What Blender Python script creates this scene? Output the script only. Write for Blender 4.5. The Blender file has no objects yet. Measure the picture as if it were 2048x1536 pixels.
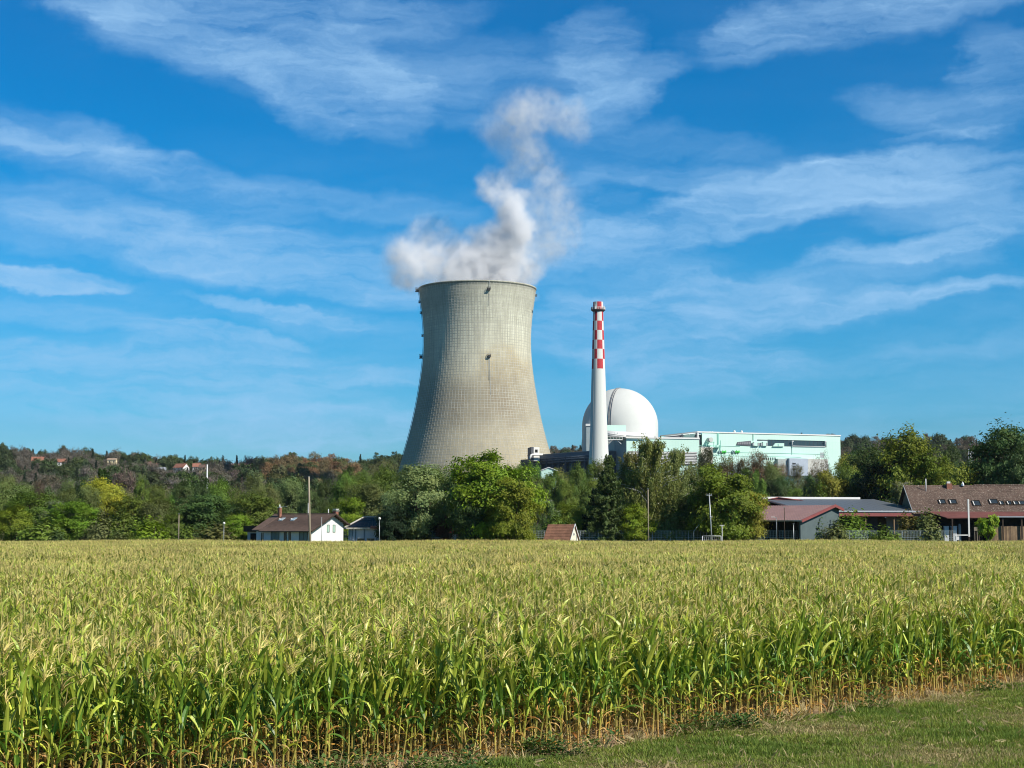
import bpy, math, random
import numpy as np
from mathutils import Vector, Matrix

R = math.radians
random.seed(11)
rng = np.random.default_rng(11)
sc = bpy.context.scene
C = sc.collection

# ------------------------------------------------------------------ camera
F_PX = 3200.0                      # focal length in pixels of the 2048 wide photograph
HOR = 1056.0                       # image row of the horizon
EYE = 4.5
PITCH = math.atan((HOR - 768.0) / F_PX)
cam = bpy.data.cameras.new("camera")
cam.sensor_width = 36.0
cam.lens = 36.0 * F_PX / 2048.0
cam.clip_start = 0.5
cam.clip_end = 20000.0
cam_ob = bpy.data.objects.new("camera", cam)
cam_ob.location = (0, 0, EYE)
cam_ob.rotation_euler = (R(90) + PITCH, 0, 0)
C.objects.link(cam_ob)
sc.camera = cam_ob

# ------------------------------------------------------------------ sun and sky
SUN_EL = R(40)
SUN_AZ = math.atan2(0.81, -0.585)    # measured from +Y towards +X : behind the camera, to the right
sun_dir = Vector((math.sin(SUN_AZ) * math.cos(SUN_EL), math.cos(SUN_AZ) * math.cos(SUN_EL), math.sin(SUN_EL)))
sl = bpy.data.lights.new("sun", 'SUN')
sl.energy = 5.0
sl.angle = R(0.53)
sl.color = (1.0, 0.94, 0.84)
so = bpy.data.objects.new("sun", sl)
so.rotation_euler = sun_dir.to_track_quat('Z', 'Y').to_euler()
so.location = (60, -60, 80)
C.objects.link(so)

SKY_STRENGTH = 0.056
world = bpy.data.worlds.new("World")
sc.world = world
world.use_nodes = True


def build_world():
    nt = world.node_tree
    nt.nodes.clear()
    N, L = nt.nodes, nt.links

    def n(t, **kw):
        x = N.new(t)
        for k, v in kw.items():
            setattr(x, k, v)
        return x

    def math_(op, a, b=None, clamp=False):
        m = n('ShaderNodeMath', operation=op, use_clamp=clamp)
        for i, v in enumerate((a, b)):
            if v is None:
                continue
            if isinstance(v, (int, float)):
                m.inputs[i].default_value = v
            else:
                L.new(v, m.inputs[i])
        return m.outputs[0]

    out = n('ShaderNodeOutputWorld')
    bg = n('ShaderNodeBackground')
    bg.inputs['Strength'].default_value = SKY_STRENGTH
    L.new(bg.outputs[0], out.inputs['Surface'])
    sky = n('ShaderNodeTexSky', sky_type='NISHITA', sun_disc=False)
    sky.sun_elevation = SUN_EL
    sky.sun_rotation = SUN_AZ
    sky.altitude = 300
    sky.air_density = 1.0
    sky.dust_density = 0.25
    sky.ozone_density = 2.0
    co = n('ShaderNodeTexCoord')
    sep = n('ShaderNodeSeparateXYZ')
    L.new(co.outputs['Generated'], sep.inputs[0])
    X, Y, Z = sep.outputs
    # clear late-summer air: richer blue, a little paler low down
    hsv = n('ShaderNodeHueSaturation')
    hsv.inputs['Hue'].default_value = 0.475
    hsv.inputs['Saturation'].default_value = 1.42
    L.new(sky.outputs[0], hsv.inputs['Color'])
    ramp = n('ShaderNodeValToRGB')
    e = ramp.color_ramp.elements
    e[0].position, e[0].color = 0.0, (0.56, 0.95, 1.40, 1)
    e[1].position, e[1].color = 1.0, (1.05, 0.92, 0.95, 1)
    for p, c in ((0.06, (0.34, 0.93, 1.45, 1)), (0.16, (0.02, 1.02, 1.62, 1)), (0.32, (0.0, 0.95, 1.58, 1)), (0.6, (0.8, 0.86, 1.0, 1))):
        x = e.new(p)
        x.color = c
    L.new(math_('MAXIMUM', Z, 0.0), ramp.inputs[0])
    mul = n('ShaderNodeMix', data_type='RGBA', blend_type='MULTIPLY')
    mul.inputs[0].default_value = 1.0
    L.new(hsv.outputs[0], mul.inputs[6])
    L.new(ramp.outputs[0], mul.inputs[7])
    # azimuth / elevation plane for the cirrus
    az = math_('ARCTAN2', X, Y)
    hyp = math_('SQRT', math_('ADD', math_('MULTIPLY', X, X), math_('MULTIPLY', Y, Y)))
    el = math_('DIVIDE', Z, math_('MAXIMUM', hyp, 0.05))
    comb = n('ShaderNodeCombineXYZ')
    L.new(az, comb.inputs[0]); L.new(el, comb.inputs[1])
    # wispy distortion
    nz = n('ShaderNodeTexNoise')
    nz.inputs['Scale'].default_value = 9.0
    nz.inputs['Detail'].default_value = 5.0
    nz.inputs['Roughness'].default_value = 0.62
    st = n('ShaderNodeMapping'); st.inputs['Scale'].default_value = (1.0, 2.2, 1.0)
    L.new(comb.outputs[0], st.inputs[0]); L.new(st.outputs[0], nz.inputs['Vector'])
    dsub = n('ShaderNodeVectorMath', operation='SUBTRACT'); dsub.inputs[1].default_value = (.5, .5, .5)
    L.new(nz.outputs['Color'], dsub.inputs[0])
    dmul = n('ShaderNodeVectorMath', operation='MULTIPLY'); dmul.inputs[1].default_value = (.09, .032, 0)
    L.new(dsub.outputs[0], dmul.inputs[0])
    dadd = n('ShaderNodeVectorMath', operation='ADD')
    L.new(comb.outputs[0], dadd.inputs[0]); L.new(dmul.outputs[0], dadd.inputs[1])
    n4 = n('ShaderNodeTexNoise'); n4.inputs['Scale'].default_value = 38.0; n4.inputs['Detail'].default_value = 5.0; n4.inputs['Roughness'].default_value = .65
    L.new(comb.outputs[0], n4.inputs['Vector'])
    s4 = n('ShaderNodeVectorMath', operation='SUBTRACT'); s4.inputs[1].default_value = (.5, .5, .5); L.new(n4.outputs['Color'], s4.inputs[0])
    m4 = n('ShaderNodeVectorMath', operation='MULTIPLY'); m4.inputs[1].default_value = (.035, .010, 0); L.new(s4.outputs[0], m4.inputs[0])
    a4 = n('ShaderNodeVectorMath', operation='ADD'); L.new(dadd.outputs[0], a4.inputs[0]); L.new(m4.outputs[0], a4.inputs[1])
    dadd = a4
    # streaks: (px, py, half length px, half height px, tilt deg (up to the right), strength)
    streaks = [
        (420, 60, 330, 84, -12, 1.00), (620, 120, 260, 84, -24, 0.95), (700, 20, 300, 46, 4, 0.80), (960, 150, 300, 80, -3, 0.62), (230, 38, 120, 26, -8, 0.60),
        (1200, 100, 110, 72, 30, 0.80), (1250, 178, 170, 44, 16, 0.90), (720, 180, 160, 60, -30, 0.75), (640, 232, 90, 34, -10, 0.50),
        (1780, 18, 430, 52, 9, 1.00), (1490, 50, 110, 56, 30, 0.60), (1990, 150, 90, 70, -40, 0.55), (1880, 235, 190, 40, -10, 0.62), (1900, 285, 120, 9, 4, 0.40),
        (150, 312, 240, 44, -9, 0.75), (60, 300, 120, 16, -12, 0.50), (400, 372, 260, 34, -16, 0.50), (700, 400, 320, 26, -8, 0.46),
        (330, 470, 420, 60, -10, 0.68), (600, 520, 380, 60, -8, 0.83), (720, 565, 240, 34, -10, 0.81), (60, 470, 200, 44, -3, 0.44),
        (90, 574, 190, 18, 3, 1.22), (560, 622, 220, 12, -9, 0.84), (480, 664, 170, 10, -8, 0.84), (640, 640, 200, 22, -5, 0.41),
        (300, 742, 480, 40, -3, 1.01), (470, 700, 240, 30, -6, 0.68), (60, 720, 160, 30, -4, 0.81), (620, 745, 240, 18, -3, 0.68), (420, 840, 480, 50, -4, 0.68), (700, 860, 240, 44, 3, 0.54),
        (1480, 420, 430, 46, 13, 1.21), (1760, 370, 420, 50, 4, 0.94), (1240, 478, 190, 34, 6, 0.99), (1400, 350, 300, 26, -8, 0.55), (1170, 400, 150, 60, 30, 0.39),
        (1340, 280, 260, 34, -8, 0.42), (1100, 350, 120, 80, 20, 0.33), (1820, 497, 200, 24, 8, 0.94), (1950, 470, 160, 60, 10, 0.39), (1440, 585, 210, 34, -6, 1.08), (1330, 560, 330, 60, -8, 0.54),
        (1330, 690, 290, 80, -8, 0.97), (1500, 735, 150, 34, 2, 0.54), (1700, 622, 330, 14, 6, 0.68), (1880, 592, 240, 14, 3, 0.57), (1700, 555, 240, 40, 10, 0.41),
        (180, 640, 260, 20, -4, .5), (250, 810, 300, 26, -5, .55), (1150, 640, 180, 40, 10, .4), (1780, 720, 300, 26, 2, .35), (1900, 440, 200, 20, 4, .4), (1560, 640, 260, 18, 3, .45),
    ]
    acc = None
    for (px, py, lx, ly, tilt, s) in streaks:
        m = n('ShaderNodeMapping', vector_type='TEXTURE')
        m.inputs['Location'].default_value = ((px - 1024) / F_PX, (HOR - py) / F_PX * 1.0, 0)
        m.inputs['Rotation'].default_value = (0, 0, R(tilt))
        m.inputs['Scale'].default_value = (lx * 1.12 / F_PX, ly * 1.5 / F_PX, 1)
        L.new(dadd.outputs[0], m.inputs[0])
        ln = n('ShaderNodeVectorMath', operation='DOT_PRODUCT')
        L.new(m.outputs[0], ln.inputs[0]); L.new(m.outputs[0], ln.inputs[1])
        mr = n('ShaderNodeMapRange', interpolation_type='SMOOTHSTEP')
        mr.inputs['From Min'].default_value = 0.08
        mr.inputs['From Max'].default_value = 1.0
        mr.inputs['To Min'].default_value = s
        mr.inputs['To Max'].default_value = 0.0
        L.new(ln.outputs['Value'], mr.inputs['Value'])
        acc = mr.outputs[0] if acc is None else math_('ADD', acc, mr.outputs[0])
    # cirrus elsewhere in the sky, thin veils of the same kind
    gn = n('ShaderNodeTexNoise')
    gn.inputs['Scale'].default_value = 2.1
    gn.inputs['Detail'].default_value = 3.0
    gm = n('ShaderNodeMapping'); gm.inputs['Scale'].default_value = (1.0, 1.0, 4.0)
    L.new(co.outputs['Generated'], gm.inputs[0]); L.new(gm.outputs[0], gn.inputs['Vector'])
    gmask = n('ShaderNodeMapRange'); gmask.inputs['From Min'].default_value = .46; gmask.inputs['From Max'].default_value = .75
    gmask.inputs['To Max'].default_value = .20
    L.new(gn.outputs[0], gmask.inputs['Value'])
    acc = math_('ADD', acc, gmask.outputs[0])
    # fibres at two sizes, combed along slightly different directions
    def fibre(scale, sy, rot, dist, lo, hi, detail=8.0, rough=.62):
        fb = n('ShaderNodeTexNoise')
        fb.inputs['Scale'].default_value = scale
        fb.inputs['Detail'].default_value = detail
        fb.inputs['Roughness'].default_value = rough
        fb.inputs['Distortion'].default_value = dist
        fm = n('ShaderNodeMapping'); fm.inputs['Scale'].default_value = (1.0, sy, 1.0); fm.inputs['Rotation'].default_value = (0, 0, R(rot))
        L.new(dadd.outputs[0], fm.inputs[0]); L.new(fm.outputs[0], fb.inputs['Vector'])
        fr = n('ShaderNodeMapRange'); fr.inputs['From Min'].default_value = lo; fr.inputs['From Max'].default_value = hi
        L.new(fb.outputs[0], fr.inputs['Value'])
        return fr.outputs[0]
    f1 = fibre(5.0, 3.2, -6, .2, .40, .64)
    f2 = fibre(14.0, 6.0, 4, .15, .36, .66, 7.0, .6)
    f3 = fibre(60.0, 2.6, 9, 0, .30, .74, 5.0, .7)
    fib = math_('ADD', math_('MULTIPLY', f1, 0.50), math_('ADD', math_('MULTIPLY', f2, 0.34), math_('MULTIPLY', f3, 0.16)))
    # a thin veil over the lower sky, streaky too
    veil = n('ShaderNodeMapRange', interpolation_type='SMOOTHSTEP')
    veil.inputs['From Min'].default_value = 0.02; veil.inputs['From Max'].default_value = 0.26
    veil.inputs['To Min'].default_value = 0.42; veil.inputs['To Max'].default_value = 0.0
    L.new(el, veil.inputs['Value'])
    acc = math_('ADD', acc, veil.outputs[0])
    dens = math_('MULTIPLY', math_('MINIMUM', acc, 1.15), math_('ADD', math_('MULTIPLY', fib, 1.0), 0.08))
    dens = math_('MULTIPLY', dens, 0.80, clamp=True)
    mix = n('ShaderNodeMix', data_type='RGBA')
    L.new(dens, mix.inputs[0])
    L.new(mul.outputs[2], mix.inputs[6])
    mix.inputs[7].default_value = CIRRUS
    L.new(mix.outputs[2], bg.inputs['Color'])
    world.cycles.sampling_method = 'MANUAL'
    world.cycles.sample_map_resolution = 512


CIRRUS = (5.0, 8.6, 12.8, 1)
build_world()

sc.view_settings.view_transform = 'Standard'
sc.view_settings.look = 'None'
sc.view_settings.gamma = 1
sc.view_settings.exposure = 0.38
sc.view_settings.use_curve_mapping = False
sc.render.engine = 'CYCLES'
sc.cycles.filter_width = 1.05
sc.cycles.max_bounces = 8
sc.cycles.diffuse_bounces = 3
sc.cycles.glossy_bounces = 2
sc.cycles.transmission_bounces = 4
sc.cycles.transparent_max_bounces = 4
sc.cycles.volume_bounces = 5
sc.cycles.volume_step_rate = 2.0
sc.cycles.use_denoising = True
try:
    sc.cycles.denoiser = 'OPENIMAGEDENOISE'
    sc.cycles.denoising_input_passes = 'RGB_ALBEDO_NORMAL'
    sc.cycles.denoising_prefilter = 'ACCURATE'
except Exception:
    pass
sc.cycles.sample_clamp_indirect = 6.0


# ------------------------------------------------------------------ helpers
def at(px, py, Y):
    a = (px - 1024.0) / F_PX
    b = (768.0 - py) / F_PX
    cp, sp = math.cos(PITCH), math.sin(PITCH)
    d = Vector((a, cp - b * sp, sp + b * cp))
    t = Y / d.y
    return Vector((d.x * t, Y, EYE + d.z * t))


def tag(o, label=None, cat=None, group=None, kind=None):
    if label: o['label'] = label
    if cat: o['category'] = cat
    if group: o['group'] = group
    if kind: o['kind'] = kind
    return o


def empty(name, loc=(0, 0, 0), rz=0.0, label=None, cat=None, group=None):
    o = bpy.data.objects.new(name, None)
    o.empty_display_size = 0.5
    o.location = loc
    o.rotation_euler = (0, 0, rz)
    C.objects.link(o)
    return tag(o, label, cat, group)


class G:
    """collects polygons for one mesh"""
    def __init__(s):
        s.v = []; s.f = []; s.m = []; s.mi = 0; s.sm = []; s.smooth = False

    def face(s, pts):
        i = len(s.v)
        s.v.extend([tuple(p) for p in pts])
        s.f.append(tuple(range(i, i + len(pts)))); s.m.append(s.mi); s.sm.append(s.smooth)

    def poly(s, verts, faces):
        i = len(s.v)
        s.v.extend([tuple(p) for p in verts])
        for f in faces:
            s.f.append(tuple(i + k for k in f)); s.m.append(s.mi); s.sm.append(s.smooth)

    def box(s, x0, x1, y0, y1, z0, z1):
        v = [(x0, y0, z0), (x1, y0, z0), (x1, y1, z0), (x0, y1, z0), (x0, y0, z1), (x1, y0, z1), (x1, y1, z1), (x0, y1, z1)]
        s.poly(v, [(0, 3, 2, 1), (4, 5, 6, 7), (0, 1, 5, 4), (1, 2, 6, 5), (2, 3, 7, 6), (3, 0, 4, 7)])
        return s

    def prism(s, prof, x0, x1):
        """profile of (y,z) points swept along x"""
        n = len(prof)
        v = [(x0, y, z) for y, z in prof] + [(x1, y, z) for y, z in prof]
        s.poly(v, [tuple(range(n))[::-1], tuple(range(n, 2 * n))] + [(k, (k + 1) % n, n + (k + 1) % n, n + k) for k in range(n)])
        return s

    def prismy(s, prof, y0, y1):
        """profile of (x,z) points swept along y"""
        n = len(prof)
        v = [(x, y0, z) for x, z in prof] + [(x, y1, z) for x, z in prof]
        s.poly(v, [tuple(range(n)), tuple(range(n, 2 * n))[::-1]] + [(k, n + k, n + (k + 1) % n, (k + 1) % n) for k in range(n)])
        return s

    def tube(s, pts, rad, seg=6, caps=True):
        pts = [Vector(p) for p in pts]
        n = len(pts)
        if isinstance(rad, (int, float)): rad = [rad] * n
        base = len(s.v)
        up = None
        for i, p in enumerate(pts):
            d = (pts[min(i + 1, n - 1)] - pts[max(i - 1, 0)]).normalized()
            if up is None or abs(up.dot(d)) > .95:
                up = Vector((0, 0, 1)) if abs(d.z) < .9 else Vector((1, 0, 0))
            a = d.cross(up).normalized(); b = a.cross(d).normalized(); up = b
            for k in range(seg):
                t = 2 * math.pi * k / seg
                s.v.append(tuple(p + (a * math.cos(t) + b * math.sin(t)) * rad[i]))
        for i in range(n - 1):
            for k in range(seg):
                k2 = (k + 1) % seg
                s.f.append((base + i * seg + k, base + i * seg + k2, base + (i + 1) * seg + k2, base + (i + 1) * seg + k)); s.m.append(s.mi); s.sm.append(True)
        if caps:
            s.f.append(tuple(base + k for k in range(seg))[::-1]); s.m.append(s.mi); s.sm.append(False)
            s.f.append(tuple(base + (n - 1) * seg + k for k in range(seg))); s.m.append(s.mi); s.sm.append(False)
        return s

    def lathe(s, prof, seg=32, a0=0.0, a1=2 * math.pi, matf=None):
        """profile of (r,z)"""
        base = len(s.v); full = abs(a1 - a0 - 2 * math.pi) < 1e-6
        nk = seg if full else seg + 1
        for r, z in prof:
            for k in range(nk):
                t = a0 + (a1 - a0) * k / seg
                s.v.append((r * math.cos(t), r * math.sin(t), z))
        for i in range(len(prof) - 1):
            for k in range(seg):
                k2 = (k + 1) % nk
                s.f.append((base + i * nk + k, base + i * nk + k2, base + (i + 1) * nk + k2, base + (i + 1) * nk + k))
                s.m.append(s.mi if matf is None else matf(i, k)); s.sm.append(True)
        return s

    def build(s, name, mats, parent=None, loc=None, rz=None):
        me = bpy.data.meshes.new(name)
        me.from_pydata(s.v, [], s.f)
        if not isinstance(mats, (list, tuple)): mats = [mats]
        for m in mats: me.materials.append(m)
        me.polygons.foreach_set('material_index', s.m)
        me.polygons.foreach_set('use_smooth', s.sm)
        me.update()
        o = bpy.data.objects.new(name, me)
        C.objects.link(o)
        if parent is not None: o.parent = parent
        if loc is not None: o.location = loc
        if rz is not None: o.rotation_euler = (0, 0, rz)
        return o


def link_mesh(name, me, parent=None, loc=None, rot=None, scale=None):
    o = bpy.data.objects.new(name, me)
    C.objects.link(o)
    if parent is not None: o.parent = parent
    if loc is not None: o.location = loc
    if rot is not None: o.rotation_euler = rot
    if scale is not None: o.scale = scale
    return o


def np_mesh(name, V, Q, mats, col=None, mi=None, smooth=False):
    """quads (N,4) int array, optional point colours"""
    me = bpy.data.meshes.new(name)
    V = np.ascontiguousarray(V, dtype=np.float32); Q = np.ascontiguousarray(Q, dtype=np.int32)
    nf = len(Q); k = Q.shape[1]
    me.vertices.add(len(V)); me.vertices.foreach_set('co', V.ravel())
    me.loops.add(nf * k); me.loops.foreach_set('vertex_index', Q.ravel())
    me.polygons.add(nf)
    me.polygons.foreach_set('loop_start', np.arange(0, nf * k, k, dtype=np.int32))
    if not isinstance(mats, (list, tuple)): mats = [mats]
    for m in mats: me.materials.append(m)
    if mi is not None: me.polygons.foreach_set('material_index', np.ascontiguousarray(mi, dtype=np.int32))
    me.polygons.foreach_set('use_smooth', np.full(nf, smooth))
    if col is not None:
        a = me.color_attributes.new('Col', 'FLOAT_COLOR', 'POINT')
        c4 = np.ones((len(V), 4), dtype=np.float32); c4[:, :3] = col
        a.data.foreach_set('color', c4.ravel())
    me.update(calc_edges=True)
    return me


def copy_tree(o, parent=None):
    c = o.copy(); C.objects.link(c)
    if parent is not None: c.parent = parent
    for ch in o.children:
        copy_tree(ch, c)
    return c


# ------------------------------------------------------------------ materials
class NT:
    def __init__(s, name):
        s.m = bpy.data.materials.new(name); s.m.use_nodes = True
        s.t = s.m.node_tree; s.t.nodes.clear()
        s.out = s.n('ShaderNodeOutputMaterial')

    def n(s, t, **kw):
        x = s.t.nodes.new(t)
        for k, v in kw.items(): setattr(x, k, v)
        return x

    def l(s, a, b): s.t.links.new(a, b)

    def noise(s, scale, detail=4, rough=.55, vec=None, stretch=None, coord='Object', dist=0):
        x = s.n('ShaderNodeTexNoise')
        x.inputs['Scale'].default_value = scale; x.inputs['Detail'].default_value = detail
        x.inputs['Roughness'].default_value = rough; x.inputs['Distortion'].default_value = dist
        if vec is None:
            vec = s.n('ShaderNodeTexCoord').outputs[coord]
        if stretch:
            mp = s.n('ShaderNodeMapping'); mp.inputs['Scale'].default_value = stretch
            s.l(vec, mp.inputs[0]); vec = mp.outputs[0]
        s.l(vec, x.inputs['Vector'])
        return x.outputs[0]

    def rng(s, v, a, b, c=0., d=1., smooth=False):
        x = s.n('ShaderNodeMapRange')
        if smooth: x.interpolation_type = 'SMOOTHSTEP'
        s.l(v, x.inputs['Value'])
        for k, q in zip(('From Min', 'From Max', 'To Min', 'To Max'), (a, b, c, d)): x.inputs[k].default_value = q
        return x.outputs[0]

    def mix(s, f, a, b, blend='MIX'):
        x = s.n('ShaderNodeMix', data_type='RGBA', blend_type=blend)
        for i, v in ((0, f), (6, a), (7, b)):
            if isinstance(v, (int, float)): x.inputs[i].default_value = v
            elif isinstance(v, tuple): x.inputs[i].default_value = (*v[:3], 1)
            else: s.l(v, x.inputs[i])
        return x.outputs[2]

    def math(s, op, a, b=0.0, clamp=False):
        x = s.n('ShaderNodeMath', operation=op, use_clamp=clamp)
        for i, v in enumerate((a, b)):
            if isinstance(v, (int, float)): x.inputs[i].default_value = v
            else: s.l(v, x.inputs[i])
        return x.outputs[0]

    def bump(s, h, strength=.3, dist=.05):
        x = s.n('ShaderNodeBump'); x.inputs['Strength'].default_value = strength; x.inputs['Distance'].default_value = dist
        s.l(h, x.inputs['Height']); return x.outputs[0]

    def principled(s, color, rough=.7, spec=.3, metal=0., normal=None):
        p = s.n('ShaderNodeBsdfPrincipled')
        if isinstance(color, tuple): p.inputs['Base Color'].default_value = (*color[:3], 1)
        else: s.l(color, p.inputs['Base Color'])
        if isinstance(rough, (int, float)): p.inputs['Roughness'].default_value = rough
        else: s.l(rough, p.inputs['Roughness'])
        p.inputs['Specular IOR Level'].default_value = spec
        p.inputs['Metallic'].default_value = metal
        if normal is not None: s.l(normal, p.inputs['Normal'])
        s.l(p.outputs[0], s.out.inputs['Surface'])
        return p


def mk(name, c, rough=.75, var=.18, scale=.6, spec=.3, metal=0., bump=.0, stretch=None):
    """plain weathered surface: base colour with soft broad and fine variation"""
    t = NT(name)
    a = t.noise(scale, 5, .6, stretch=stretch)
    f = t.rng(a, .3, .7, 1 - var, 1 + var * .6)
    b = t.noise(scale * 9, 3, .6, stretch=stretch)
    g = t.rng(b, .3, .7, 1 - var * .5, 1 + var * .4)
    colr = t.mix(1.0, c, t.n('ShaderNodeCombineColor').outputs[0], 'MULTIPLY')
    cc = t.t.nodes[-2] if False else None
    comb = [x for x in t.t.nodes if x.bl_idname == 'ShaderNodeCombineColor'][0]
    v = t.math('MULTIPLY', f, g)
    for i in range(3): t.l(v, comb.inputs[i])
    t.principled(colr, rough, spec, metal, t.bump(b, bump, .03) if bump else None)
    return t.m


def leaf_mat(name, translucency=.35, rough=.5, spec=.25, var=.22):
    """leaves: object colour x vertex colour, with light coming through"""
    t = NT(name)
    oi = t.n('ShaderNodeObjectInfo')
    at_ = t.n('ShaderNodeAttribute', attribute_name='Col')
    c = t.mix(1.0, oi.outputs['Color'], at_.outputs['Color'], 'MULTIPLY')
    hs = t.n('ShaderNodeHueSaturation')
    t.l(t.rng(oi.outputs['Random'], 0, 1, 1 - var, 1 + var), hs.inputs['Value'])
    t.l(t.rng(t.math('FRACT', t.math('MULTIPLY', oi.outputs['Random'], 7.13)), 0, 1, .485, .51), hs.inputs['Hue'])
    t.l(c, hs.inputs['Color'])
    p = t.principled(hs.outputs[0], rough, spec)
    tr = t.n('ShaderNodeBsdfTranslucent')
    w = t.mix(1.0, hs.outputs[0], (1.25, 1.3, .7), 'MULTIPLY')
    t.l(w, tr.inputs['Color'])
    ms = t.n('ShaderNodeMixShader'); ms.inputs[0].default_value = translucency
    t.l(p.outputs[0], ms.inputs[1]); t.l(tr.outputs[0], ms.inputs[2])
    t.l(ms.outputs[0], t.out.inputs['Surface'])
    return t.m


M = {}
M['leaf'] = leaf_mat('tree_leaf', .30, .55, .2)
M['maize_leaf'] = leaf_mat('maize_leaf', .22, .42, .45, .26)
M['bark'] = mk('bark', (.11, .085, .06), .9, .35, 1.2, stretch=(1, 1, .25))
M['birch_bark'] = mk('birch_bark', (.55, .53, .48), .8, .5, 2.0)
M['white_wall'] = mk('white_render', (.70, .70, .67), .85, .07, .5)
M['pale_wall'] = mk('pale_render', (.62, .63, .64), .85, .1, .5)
M['blue_wall'] = mk('pale_blue_render', (.50, .56, .62), .85, .1, .5)
M['cream_wall'] = mk('cream_render', (.72, .60, .36), .85, .1, .5)
M['brown_roof'] = mk('brown_roof_tile', (.135, .088, .068), .85, .25, 1.4)
M['red_roof'] = mk('red_clay_tile', (.28, .125, .085), .85, .25, .8)
M['old_tile'] = mk('old_brown_tile', (.21, .125, .088), .9, .5, .45)
M['glass'] = mk('window_glass', (.03, .04, .05), .12, .1, 1, spec=.6)
M['skylight'] = mk('skylight_glass', (.35, .45, .5), .1, .1, 1, spec=.8)
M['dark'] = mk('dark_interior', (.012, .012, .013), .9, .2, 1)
M['wood_dark'] = mk('dark_wood', (.05, .035, .025), .85, .3, 1.5)
M['wood'] = mk('weathered_board', (.24, .16, .09), .85, .35, 1.2, stretch=(3, 3, .3))
M['pole_wood'] = mk('pole_wood', (.30, .25, .18), .85, .25, 1.0, stretch=(3, 3, .2))
M['metal'] = mk('galvanised_steel', (.42, .44, .44), .45, .12, 1, metal=.5)
M['white_metal'] = mk('white_painted_steel', (.68, .68, .66), .5, .06, 1)
M['maroon_roof'] = mk('maroon_sheet_roof', (.25, .155, .145), .5, .15, .5)
M['red_trim'] = mk('red_trim', (.22, .065, .06), .5, .12, .6)
M['barn_wall'] = mk('green_grey_barn_wall', (.085, .115, .118), .8, .15, .5)
M['gutter'] = mk('gutter_metal', (.55, .57, .58), .4, .1, 1, metal=.6)
M['solar'] = mk('solar_cell', (.105, .115, .125), .45, .12, .5, spec=.3)
M['solar_dark'] = mk('black_solar_cell', (.008, .009, .016), .25, .15, .6, spec=.4)
M['concrete'] = mk('concrete', (.50, .52, .49), .85, .12, .25)
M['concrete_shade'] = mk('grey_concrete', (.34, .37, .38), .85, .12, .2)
M['brick'] = mk('chimney_brick', (.27, .12, .08), .9, .25, 3)
M['dome'] = None
# ------------------------------------------------------------------ terrain
def smooth(t):
    t = np.clip(t, 0, 1)
    return t * t * (3 - 2 * t)


def ground_z(x, y):
    x = np.asarray(x, float); y = np.asarray(y, float)
    y0 = 700 + 420 * smooth((x + 170) / 95.0)
    crest = np.interp(x, [-900, -480, -265, -200, -140, -105, -40, 60, 330, 460, 900], [58, 66, 50, 56, 50, 60, 66, 66, 76, 70, 60])
    t = np.clip((y - y0) / (1500 - y0), 0, 1)
    prof = t * .75 + .25 * smooth(t)
    back = 1 - .5 * smooth((y - 1700) / 2500)
    near = 8 * smooth((y - 420) / 280)
    return near + (crest - 8) * prof * back + 1.2 * np.sin(x / 31.0) * t + 1.0 * np.sin(y / 47.0 + x / 60.) * t


def gz(x, y):
    return float(ground_z(x, y))


def build_terrain():
    xs = np.unique(np.concatenate([np.linspace(-9000, -600, 16), np.linspace(-600, 600, 81), np.linspace(600, 9000, 16)]))
    ys = np.unique(np.concatenate([np.linspace(-600, 400, 21), np.linspace(400, 1700, 80), np.linspace(1700, 12000, 22)]))
    Xg, Yg = np.meshgrid(xs, ys)
    Z = ground_z(Xg, Yg)
    V = np.stack([Xg, Yg, Z], -1).reshape(-1, 3)
    nx, ny = len(xs), len(ys)
    i = np.arange(ny - 1)[:, None] * nx + np.arange(nx - 1)[None, :]
    Q = np.stack([i, i + 1, i + nx + 1, i + nx], -1).reshape(-1, 4)
    t = NT('field_soil')
    a = t.noise(.05, 5, .6); b = t.noise(3.0, 5, .7)
    c = t.mix(t.rng(a, .35, .65), (.060, .052, .026), (.035, .05, .018))
    c = t.mix(t.rng(b, .3, .7, 0, .5), c, (.10, .08, .05))
    t.principled(c, .95, .1, 0, t.bump(b, .5, .05))
    me = np_mesh('ground', V, Q, t.m, smooth=True)
    o = link_mesh('ground', me)
    o['kind'] = 'structure'
    o['label'] = 'flat farmland rising to the wooded hill behind the power plant'


build_terrain()

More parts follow.
